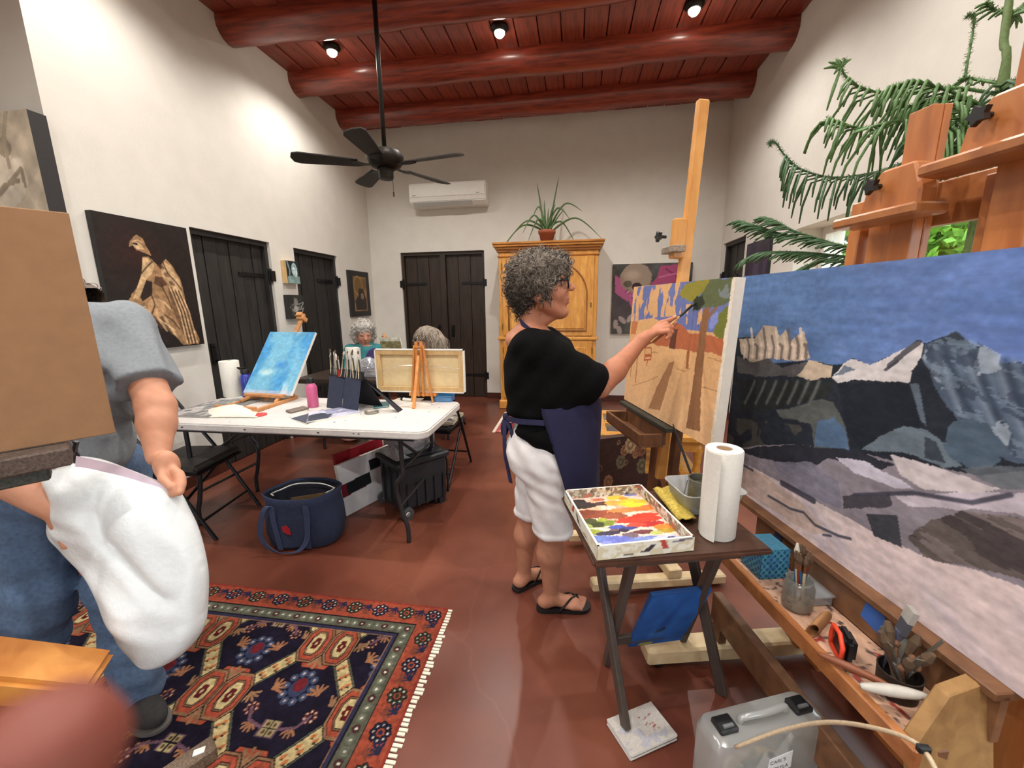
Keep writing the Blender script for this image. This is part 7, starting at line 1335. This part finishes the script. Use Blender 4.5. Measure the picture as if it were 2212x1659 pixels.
# flip-flops
for A_, toe, nm in ((AR, A3(.085, 1.700, .02), 1), (AL, A3(-.135, 1.905, .02), -1)):
    td = unit((toe-A_)*A3(1, 1, 0)); tl = np.cross(A3(0, 0, 1), td); o_ = A_*A3(1, 1, 0)-td*.068; out = [(0, .0), (.01, .026), (.05, .034), (.12, .036), (.19, .046), (.235, .038), (.255, .012), (.255, -.012), (.235, -.038), (.19, -.046), (.12, -.036), (.05, -.034), (.01, -.026)]
    sh_ = thing('flip_flop', ['black flip-flop with a bow on the painter\'s right foot', 'black flip-flop on the painter\'s left foot'][nm < 0], 'sandal', tuple(o_), 0, 'flip-flops of the painter'); P2 = lambda a, b_, z: o_+td*a+tl*b_+A3(0, 0, z)
    obj('sole', B().prism(dense([P2(a, b_, .001) for a, b_ in out], 3), (0, 0, .017)), plain('black_rubber', (20, 19, 20), .5, .1), sh_)
    toe_p = P2(.195, .016*nm, .045)
    for s_ in (-1, 1): obj('strap', B().tube(curve([P2(.10, s_*.04, .016), P2(.13, s_*.036, .045), P2(.165, s_*.016+.006*nm, .062), toe_p], 4), [.0045]*12+[.004], 6), plain('black_patent', (16, 15, 17), .15, 0), sh_, smooth=True)
    obj('toe_post', B().tube([toe_p, P2(.20, .016*nm, .016)], .0035, 6), MATS['black_patent'], sh_); obj('bow', B().ell(toe_p+A3(0, 0, .006)+tl*.008, (.008, .006, .005), 8, 5).ell(toe_p+A3(0, 0, .006)-tl*.008, (.008, .006, .005), 8, 5), MATS['black_patent'], sh_, smooth=True)
# the brush in her hand
bt = FT-bd*.17; t = thing('paintbrush', 'long wooden paintbrush held in the painter\'s raised hand', 'paintbrush', tuple(FT)); obj('handle', B().tube([bt, FT-bd*.02, FT+bd*.02], [.0025, .0052, .0045], 8), plain('brush_handle_natural', (206, 158, 104), .45, .08), t, smooth=True); Lb = np.linalg.norm(TIP-FT); obj('ferrule', B().tube([FT+bd*.02, FT+bd*(Lb-.03)], .0052, 8), plain('ferrule_black', (40, 42, 40), .3, .1, metal=.4), t, smooth=True); obj('bristles', B().tube([FT+bd*(Lb-.03), FT+bd*(Lb-.012), TIP-bd*.002], [.0052, .008, .004], 8), plain('bristle_green_black', (38, 44, 34), .6, .1), t, smooth=True)

# ------------------------------------------------------------------ the man with the bag
mf = unit(A3(.82, -.57, 0)); ml = A3(-mf[1], mf[0], 0); SL_ = D(272, 712, 1.40); EL2 = D(338, 880, 1.30); WL = D(342, 985, 1.23); HLp = D(380, 1030, 1.185); SR_ = SL_-ml*.38; t = thing('person', 'man in a grey T-shirt and jeans bending over a white bin bag', 'person', (-1.6, 1.0, 0))
MH = D(66, 610, 1.5); mh = unit(mf*1+A3(0, 0, -.55)); hp2, hf2, HP2 = face_prims(MH, mh, ml, 1.02)
mc = (SL_+SR_)/2; hipc = A3(-1.64, 1.02, .90); mheadb = relax(surfnet(hp2, .006, MH-.26, MH+.2), 1, .4)
ER = D(-60, 985, 1.16); WR2 = D(132, 1105, 1.13); fl_ = D(372, 1050, 1.18)
aL = [('c', (tuple(SL_), tuple(EL2), .055, .05), 0), ('c', (tuple(EL2), tuple(EL2+(WL-EL2)*.35), .05, .048), .02), ('c', (tuple(EL2+(WL-EL2)*.35), tuple(WL), .048, .031), .02), ('e', (tuple((WL+HLp)/2), (.03, .034, .048)), .02)]
k1 = HLp
for i, (ox, oy) in enumerate(((0, 0), (10, 10), (14, 22), (12, 34))): aL += finger([D(366+ox*.5, 1008+oy*.6, 1.20), D(388+ox*.3, 1024+oy*.7, 1.185-.006*i), D(386+ox*.2, 1046+oy*.5, 1.165-.004*i), D(372, 1058+oy*.3, 1.155)], .0115, .009)
aL += finger([D(345, 1005, 1.19), D(352, 1034, 1.165), D(368, 1052, 1.150)], .0135, .01)
armLb = relax(surfnet(aL, .0045, np.minimum(SL_, HLp)-.14, np.maximum(SL_, HLp)+.14), 1, .4)
aR = [('c', (tuple(SR_), tuple(ER), .055, .052), 0), ('c', (tuple(ER), tuple(ER+(WR2-ER)*.4), .052, .05), .02), ('c', (tuple(ER+(WR2-ER)*.4), tuple(WR2), .05, .034), .02), ('e', (tuple(WR2+(WR2-ER)*.12+A3(0, 0, -.02)), (.045, .035, .04)), .02)]
for i in range(4): aR += finger([WR2+(WR2-ER)*.15+A3(0, .01*i, -.03), WR2+(WR2-ER)*.25+A3(.01, .012*i, -.07), WR2+(WR2-ER)*.2+A3(0, .012*i, -.10)], .011, .009)
aR += finger([WR2+A3(0, -.02, -.02), WR2+(WR2-ER)*.1+A3(.01, -.03, -.07)], .013, .01)
armRb = relax(surfnet(aR, .006, np.minimum(np.minimum(SR_, ER), WR2)-.16, np.maximum(np.maximum(SR_, ER), WR2)+.16), 1, .4)
core = surfnet([('c', (tuple(mc), tuple(hipc), .13, .13), 0), ('c', (tuple(mc+A3(0, 0, .02)), tuple(MH+A3(0, 0, -.08)), .06, .055), .05), ('c', (tuple(SL_), tuple(SR_), .06, .06), .05)], .012, np.minimum(mc, hipc)-.32, np.maximum(mc, MH)+.3)
MSK = (196, 140, 112); obj('body', join(mheadb, armLb, armRb, core), SKIN, t, smooth=True, fixn=False, cols=np.concatenate([skin_cols(b_, MSK, hf2 if b_ is mheadb else ()) for b_ in (mheadb, armLb, armRb, core)]))
GREYT = plain('grey_t_shirt', (128, 134, 140), .95, .1, 20, .35, 120)
ts = [('e', (tuple(mc*.9+hipc*.1+A3(0, 0, -.06)), (.17, .20, .16)), 0), ('c', (tuple(mc+A3(0, 0, -.1)), tuple(hipc+A3(0, 0, .04)), .17, .165), .06), ('c', (tuple(SL_+A3(-.02, 0, .005)), tuple(SR_+A3(-.0, 0, .005)), .085, .085), .06), ('c', (tuple(SL_), tuple(SL_+(EL2-SL_)*.80), .082, .088), .04), ('c', (tuple(SR_), tuple(SR_+(ER-SR_)*.7), .082, .085), .04)]
dL, dR = unit(EL2-SL_), unit(ER-SR_); eL, eR = SL_+(EL2-SL_)*.74, SR_+(ER-SR_)*.7
def cutt(F, X, Y, Z):
    F = np.maximum(F, hipc[2]-.07-Z); pl_ = (X-eL[0])*dL[0]+(Y-eL[1])*dL[1]+(Z-eL[2])*dL[2]; near = np.sqrt((X-eL[0])**2+(Y-eL[1])**2+(Z-eL[2])**2) < .19; F = np.where(near & (pl_ > 0), np.maximum(F, pl_), F)
    return F+.005*np.sin(X*40+Z*55)+.004*np.sin(Y*60-Z*30)
obj('t_shirt', relax(surfnet(ts, .009, np.minimum(np.minimum(mc, hipc), ER)-.3, np.maximum(mc, EL2)+.3, cutt), 1, .5), GREYT, t, smooth=True, fixn=False)
JEAN = plain('blue_jeans', (88, 110, 140), .9, .2, 16, .4, 160); LF = Fl(300, 1545, 0); RF = Fl(75, 1590, 0)
KLm = D(250, 1250, 1.36); KRm = D(78, 1240, 1.27); KLm = A3(KLm[0], KLm[1], .50); KRm = A3(KRm[0]-.02, KRm[1], .50)
jb = [('e', (tuple(hipc+A3(0, 0, -.04)), (.165, .19, .13)), 0), ('c', (tuple(hipc+ml*.085+A3(0, 0, -.05)), tuple(KLm), .10, .078), .04), ('c', (tuple(KLm), tuple(LF*A3(1, 1, 0)+A3(-.01, .03, .1)), .078, .074), .04), ('c', (tuple(hipc-ml*.085+A3(0, 0, -.05)), tuple(KRm), .10, .08), .04), ('c', (tuple(KRm), tuple(RF*A3(1, 1, 0)+A3(0, 0, .1)), .08, .074), .04)]
obj('jeans', relax(surfnet(jb, .008, (-2.2, .4, .03), (-1.1, 1.4, 1.1), lambda F, X, Y, Z: np.maximum(F, .055-Z)+.004*np.sin(Z*60+X*25)+.003*np.sin(X*50+Y*60)), 1, .5), JEAN, t, smooth=True, fixn=False)
mhair = surfnet([('e', (tuple(A3(*HP2(-.02, 0, .03))), (.105, .10, .09)), 0), ('e', (tuple(A3(*HP2(-.07, .03, -.05))), (.06, .09, .07)), .03), ('c', (tuple(D(150, 625, 1.45)), tuple(D(262, 668, 1.40)), .05, .022), .04)], .006, MH-.2, MH+A3(.32, .2, .2), lambda F, X, Y, Z: F-.005*noise3(X, Y, Z, 120)); cbm, ccm = curls(mhair, 260, .03, .0016, [(84, 70, 60), (110, 96, 84), (66, 54, 46)], 9)
obj('hair', join(mhair, cbm), HAIRM, t, smooth=True, fixn=False, cols=np.concatenate([np.tile(lin((82, 68, 58)), (len(mhair.v), 1)), ccm]))
for F_, nm in ((LF, 'left'), (RF, 'right')):
    td = unit(mf*.9+ml*(.35 if nm == 'left' else -.1)); s_ = thing('shoe', 'dark slip-on shoe on the man\'s '+nm+' foot', 'shoe', tuple(F_), 0, 'shoes of the man'); tl = np.cross(A3(0, 0, 1), td); Rs = np.array([td, tl, A3(0, 0, 1)]).T; c_ = F_*A3(1, 1, 0)
    obj('upper', surfnet([('e', (tuple(c_+td*.05+A3(0, 0, .045)), (.10, .048, .045), Rs), 0), ('e', (tuple(c_-td*.06+A3(0, 0, .05)), (.06, .042, .055), Rs), .03), ('c', (tuple(c_-td*.04+A3(0, 0, .06)), tuple(c_-td*.05+A3(0, 0, .1)), .045, .045), .03)], .006, c_-.2+A3(0, 0, .2), c_+.2, lambda F, X, Y, Z: np.maximum(F, .018-Z)), plain('charcoal_suede', (52, 50, 50), .9, .12, 20, .3, 200), s_, smooth=True, fixn=False)
    obj('sole', B().prism(dense([c_+td*a+tl*b_+A3(0, 0, .010) for a, b_ in ((-.12, 0), (-.1, .035), (0, .042), (.09, .05), (.14, .03), (.155, 0), (.14, -.03), (.09, -.05), (0, -.042), (-.1, -.035))], 3), (0, 0, .012)), plain('grey_sole', (96, 92, 88), .8, .1), s_)

# ------------------------------------------------------------------ two women at the back table
def sitter(px, py, dep, face, label, shirt_c, hairc, haircols, long, bodyf, apron=None):
    c = D(px, py, dep); f = unit(face); fh0 = unit(face*A3(1, 1, 0)); fh = unit(bodyf); l = A3(-fh[1], fh[0], 0); t = thing('person', label, 'person', (c[0], c[1], 0)); hpx, hfx, Px = face_prims(c, f, np.cross(A3(0, 0, 1), fh0), 1.0)
    sh = c-fh*.05+A3(0, 0, -.22); hip = A3(c[0]-fh[0]*.12, c[1]-fh[1]*.12, .52)
    arms = []
    for s in (-1, 1): S_h = sh+l*s*.19; E_b = S_h+A3(0, 0, -.26)+l*s*.04+fh*.04; W_r = E_b+fh*.2-l*s*.05+A3(0, 0, .08); arms += [('c', (tuple(S_h), tuple(E_b), .045, .04), .03), ('c', (tuple(E_b), tuple(W_r), .038, .027), .02), ('e', (tuple(W_r+fh*.04), (.04, .04, .02)), .015)]+[x for q in range(4) for x in finger([W_r+fh*.06+l*(q-1.5)*.016, W_r+fh*.10+l*(q-1.5)*.016+A3(0, 0, -.01), W_r+fh*.115+l*(q-1.5)*.014+A3(0, 0, -.03)], .009, .007)]+finger([W_r+fh*.03-l*s*.03, W_r+fh*.07-l*s*.04], .01, .008)
    bb = [('c', (tuple(sh), tuple(hip), .12, .14), 0)]
    for s in (-1, 1): kn = hip+fh*.42+l*s*.1+A3(0, 0, -.02); bb += [('c', (tuple(hip+l*s*.08), tuple(kn), .085, .06), .03), ('c', (tuple(kn), (kn[0], kn[1], .06), .055, .04), .03), ('e', ((kn[0]+fh[0]*.06, kn[1]+fh[1]*.06, .04), (.1, .1, .038)), .02)]
    hb_ = relax(surfnet(hpx, .006, c-.3, c+.2), 1, .4); b2 = surfnet(bb+arms, .010, (c[0]-.65, c[1]-.65, 0), (c[0]+.65, c[1]+.65, c[2]-.15)); obj('body', join(hb_, b2), SKIN, t, smooth=True, fixn=False, cols=np.concatenate([skin_cols(hb_, (206, 150, 126), hfx), skin_cols(b2, (204, 148, 124))]))
    sm = [('c', (tuple(sh+A3(0, 0, -.05)), tuple(hip), .15, .165), 0), ('c', (tuple(sh+l*.17), tuple(sh-l*.17), .075, .075), .05)]
    for s in (-1, 1): S_h = sh+l*s*.19; sm += [('c', (tuple(S_h), tuple(S_h+A3(0, 0, -.2)+l*s*.03+fh*.03), .068, .062), .04)]
    obj('top', relax(surfnet(sm, .010, (c[0]-.4, c[1]-.4, .42), (c[0]+.4, c[1]+.4, c[2]), lambda F, X, Y, Z: F+.004*np.sin(Z*50+X*30)), 1, .5), plain('shirt_%d' % shirt_c[0], shirt_c, .9, .1, 12, .3, 100), t, smooth=True, fixn=False)
    tr = []
    for s in (-1, 1): kn = hip+fh*.42+l*s*.1+A3(0, 0, -.02); tr += [('c', (tuple(hip+l*s*.08), tuple(kn), .10, .075), .03), ('c', (tuple(kn), (kn[0], kn[1], .1), .07, .06), .03)]
    obj('trousers', surfnet(tr, .012, (c[0]-.65, c[1]-.65, .03), (c[0]+.65, c[1]+.65, .75)), plain('dark_trousers', (34, 36, 46), .9, .1), t, smooth=True, fixn=False)
    H_ = [('e', (Px(-.02, 0, .03), (.115, .115, .095)), 0), ('e', (Px(-.05, .07, -.06), (.06, .05, .10)), .03), ('e', (Px(-.05, -.07, -.06), (.06, .05, .10)), .03), ('e', (Px(-.085, 0, -.06), (.05, .09, .11)), .03)]
    if long: H_ += [('e', (Px(-.09, s*.05, -.15), (.06, .06, .13)), .03) for s in (-1, 0, 1)]+[('e', (Px(.0, s*.08, -.09), (.05, .03, .13)), .03) for s in (-1, 1)]
    hh = surfnet(H_, .006, c-.34, c+.22, lambda F, X, Y, Z: F-(.010 if not long else .004)*noise3(X, Y, Z if not long else Z*.25, 75)); V = np.array(hh.v); c0 = lin(hairc)*(.6+.8*fbm(V[:, 0]*80, V[:, 1]*80+V[:, 2]*(60 if not long else 6), 3, 2)[:, None])
    cb_, cc2 = curls(hh, 320, .04 if not long else .07, .0022, haircols, 11, 1. if not long else .2, 0. if not long else 1.2); obj('hair', join(hh, cb_), HAIRM, t, smooth=True, fixn=False, cols=np.concatenate([c0, cc2]))
    if apron:
        a_ = B()
        for s in (-1, 1): a_.tube(curve([tuple(sh+l*s*.06+A3(0, 0, .05)), tuple(sh+fh*.15+l*s*.05+A3(0, 0, -.04)), tuple(sh+fh*.17+l*s*.09+A3(0, 0, -.17))], 5), .006, 5)
        obj('apron_straps', a_, plain('apron_dark', (38, 36, 52), .9, .1), t); obj('apron', B().grid(lambda u, v: sh+fh*(.165+.03*v-.08*abs(2*u-1)**2)+l*(.15*(2*u-1))+A3(0, 0, -.17-.3*v), 8, 6), plain('apron_dark', (38, 36, 52), .9, .1), t, smooth=True, solid=.004, fixn=False)
    return t, c
ts_, c1_ = sitter(786, 716, 4.45, A3(.55, -.75, -.35), 'seated woman with curly white hair in a teal top at the back table', (58, 134, 140), (176, 172, 166), [(196, 192, 186), (168, 164, 158), (214, 210, 204)], False, A3(.15, -1, 0), True)
ts2, c2_ = sitter(922, 730, 4.3, A3(-.85, -.4, -.45), 'seated woman with long grey hair bent over the back table', (54, 58, 78), (150, 138, 124), [(170, 158, 142), (130, 118, 106), (186, 176, 162)], True, A3(-.2, -1, 0))
twin(ch, (c1_[0]-.03, c1_[1]+.14, 0), radians(8), 'black folding chair under the woman in the teal top')
twin(ch, (c2_[0]+.03, c2_[1]+.14, 0), radians(-11), 'black folding chair under the woman with long grey hair')
q = D(893, 738, 4.1); tag(obj('paint_cup', B().lathe([(.001, 0), (.035, 0), (.038, .09), (.036, .09), (.033, .004), (.0, .004)], (q[0]+.05, 3.92, .736), 18), BR[2], smooth=True), 'silver metal cup on the back table before the long-haired woman', 'cup')

# ------------------------------------------------------------------ finger of the photographer at the lens
tp_ = D(95, 1640, .052); kn_ = D(-260, 1900, .06); pm_ = D(-900, 2300, .075); t = thing('person', 'blurred hand of the person taking the photo, one fingertip showing', 'hand', tuple(pm_))
hd_ = unit(kn_-tp_); sdv = unit(np.cross(hd_, _fw)); pal = kn_+hd_*.055; fin = finger([pal, kn_, kn_*.45+tp_*.55, tp_], .0105, .0088)+[('e', (tuple(pal+hd_*.05+sdv*.03), (.05, .045, .03)), .02)]
for i in range(1, 4): o = sdv*.02*i; fin += finger([pal+o+hd_*.02, kn_+o+hd_*.01+_fw*.012, kn_+o+hd_*.03+_fw*.03, pal+o+hd_*.01+_fw*.035], .0105, .009)
fin += finger([pal+hd_*.06-sdv*.01, pal+hd_*.03-sdv*.03+_fw*.02, pal-sdv*.035+_fw*.03], .013, .01)+[('c', (tuple(pal+hd_*.09+sdv*.03), tuple(pal+hd_*.15+sdv*.035+A3(0, 0, -.03)), .031, .033), .03)]
lo = np.min([pal, kn_, tp_, pal+hd_*.3], 0)-.14; fb_ = relax(surfnet(fin, .003, np.maximum(lo, tp_-.42), np.max([pal, kn_, tp_, pal+hd_*.27], 0)+.11), 1, .4); obj('body', fb_, SKIN, t, smooth=True, fixn=False, cols=skin_cols(fb_, (118, 62, 51)))

# ================================================================== Norfolk pine by the window
PINE = plain('pine_green', (84, 118, 66), .6, .3, 12); PINED = plain('pine_dark_green', (62, 94, 58), .6, .3, 12); PSTEM = plain('pine_stem', (92, 112, 62), .7, .2, 20)
tb0 = D(2165, 190, 1.50); pot = (tb0[0], tb0[1], 0); t = thing('norfolk_pine', 'tall Norfolk Island pine with drooping fronds beside the window', 'plant', pot)
obj('pot', B().lathe([(.001, 0), (.13, 0), (.17, .30), (.185, .30), (.185, .34), (.165, .34), (.16, .28), (.0, .28)], pot, 24), plain('glazed_pot', (88, 74, 62), .4, .15), t, smooth=True)
obj('trunk', B().tube(curve([A3(pot[0], pot[1], .27), A3(pot[0], pot[1], 1.2), tb0, D(2168, 90, 1.50), D(2182, -20, 1.50), D(2190, -160, 1.50)], 4), [.018]*9+[.012]*7+[.009]*5, 8), PSTEM, t, smooth=True)
rngp = np.random.default_rng(4)
def frond(pts, n0, n1, L, r, droop, mat=PINE, step=.03, sweep=.5):
    P_ = [(lambda v: A3(min(v[0], XR-.06), v[1], v[2]))(D(*q)) for q in pts]; pl = curve(P_, 8); n = len(pl); fr = obj('branch', B().tube(pl, [r*(1-.5*k/(n-1)) for k in range(n)], 6), mat, t, smooth=True); b = B(); nb2 = B()
    seg = np.linspace(n0, n1, max(4, int((n1-n0)*sum(np.linalg.norm(pl[i+1]-pl[i]) for i in range(n-1))/step)))
    for s in seg:
        k = min(int(s*(n-1)), n-2); p0 = pl[k]+(pl[k+1]-pl[k])*(s*(n-1)-k); td = unit(pl[k+1]-pl[k]); sd_ = unit(np.cross(td, A3(0, 0, 1)))
        for sg in (-1, 1):
            l = L*(.6+.7*rngp.random())*(.55+.45*sin(pi*min(1, max(0, (s-n0)/(n1-n0+1e-6)))**.7)); d1 = unit(sd_*sg*.45+td*sweep+A3(0, 0, -.15)); d2 = unit(d1*.55+A3(0, 0, -droop*(.6+.8*rngp.random()))); d3 = unit(d2*.6+A3(0, 0, -droop))
            q1 = p0+d1*l*.3; q2 = q1+d2*l*.4; q3 = q2+d3*l*.3; b.tube([p0, q1, q2, q3], [.004, .0055, .0055, .003], 5)
            for _ in range(6):
                u = rngp.random(); c_ = q1+(q2-q1)*u; nb2.tube([c_, c_+unit(rngp.normal(size=3))*.011], [.001, .0004], 3)
    b.v = [(min(v[0], XR-.03), v[1], v[2]) for v in b.v]
    f = obj('branchlets', b, mat, fr, smooth=True); f['kind'] = 'stuff'
    for k in range(0, n-1):
        for q in range(9):
            p0 = pl[k]+(pl[k+1]-pl[k])*rngp.random(); d = unit(rngp.normal(size=3)); nb2.tube([p0, p0+d*(r+.009)], [.0012, .0005], 3)
    nb2.v = [(min(v[0], XR-.03), v[1], v[2]) for v in nb2.v]
    g_ = obj('needles', nb2, mat, fr); g_['kind'] = 'stuff'
    return fr
frond([(2160, 205, 1.50), (2060, 190, 1.50), (1960, 200, 1.64), (1890, 198, 1.66), (1842, 180, 1.68), (1818, 148, 1.68), (1826, 128, 1.68)], .12, .66, .24, .006, .8)
for dx, dy in ((-36, 0), (-26, -14), (-10, -22), (22, -20), (-14, 12), (-30, 90)): 
    a = D(1816, 148, 1.68); obj('branch_tip', B().tube([a, (a+D(1816+dx, 146+dy, 1.68))/2+A3(0, 0, .006), D(1816+dx, 148+dy, 1.68)], [.005, .007, .003], 6), PINE, t, smooth=True)
frond([(2165, 300, 1.50), (2040, 245, 1.6), (1930, 262, 1.50), (1860, 276, 1.64), (1800, 262, 1.66), (1786, 256, 1.66)], .1, .85, .22, .0055, 1.0)
frond([(2165, 330, 1.50), (2060, 340, 1.7), (1960, 350, 1.75), (1890, 372, 1.8), (1800, 383, 1.84), (1730, 365, 1.88), (1695, 335, 1.9), (1675, 308, 1.9), (1662, 308, 1.9), (1664, 316, 1.9)], .12, .62, .24, .0055, 1.8, PINED, .02)
frond([(2160, 180, 1.50), (2100, 170, 1.6), (2086, 165, 1.6), (2096, 100, 1.6), (2104, 50, 1.6), (2100, 32, 1.6), (2088, 36, 1.6)], .1, .3, .06, .006, .3)
for k in range(5):
    a = -160+40*k; u0, v0 = 2165+3*k, 330-38*k; e_ = (2165-30+150*cos(radians(a)), v0-40-30*sin(k), 1.50-.12*abs(sin(radians(a))))
    frond([(u0, v0, 1.50), ((u0+e_[0])/2, v0-14, (1.50+e_[2])/2), e_], .1, 1., .20, .006, .7, PINE if k % 2 else PINED, .026)
frond([(2180, 20, 1.50), (2150, 22, 1.6), (2130, 8, 1.6)], .1, 1, .05, .006, .2); frond([(2178, 40, 1.50), (2210, 20, 1.50), (2260, 0, 1.65)], .1, 1, .08, .006, .2); frond([(2165, 200, 1.50), (2230, 150, 1.45), (2290, 120, 1.4)], .1, 1, .14, .006, .8)
for k, pts in enumerate(([(2165, 560, 1.75), (1960, 560, 1.95), (1800, 525, 2.15), (1690, 505, 2.3), (1640, 490, 2.35), (1600, 478, 2.38)], [(2000, 560, 1.95), (1850, 555, 2.1), (1740, 545, 2.25), (1650, 545, 2.35), (1610, 560, 2.38)], [(1800, 525, 2.15), (1720, 500, 2.26), (1680, 480, 2.3), (1660, 472, 2.32)], [(1900, 590, 2.05), (1800, 560, 2.15), (1740, 575, 2.2), (1725, 590, 2.2)])):
    frond(pts, .3 if k == 0 else .1, 1., .13, .004, .2, PINED, .016, 1.1)
for pts in ([(2165, 260, 1.5), (2080, 215, 1.5), (2010, 215, 1.52), (1960, 232, 1.55)], [(2165, 230, 1.5), (2090, 250, 1.45), (2030, 290, 1.42), (2000, 330, 1.42)], [(2165, 300, 1.5), (2110, 290, 1.46), (2060, 320, 1.44)], [(2165, 210, 1.5), (2200, 190, 1.45), (2240, 230, 1.42)], [(2165, 250, 1.5), (2060, 200, 1.48), (1980, 180, 1.5), (1930, 186, 1.52)]): frond(pts, .1, 1., .2, .006, .8, PINE, .024)
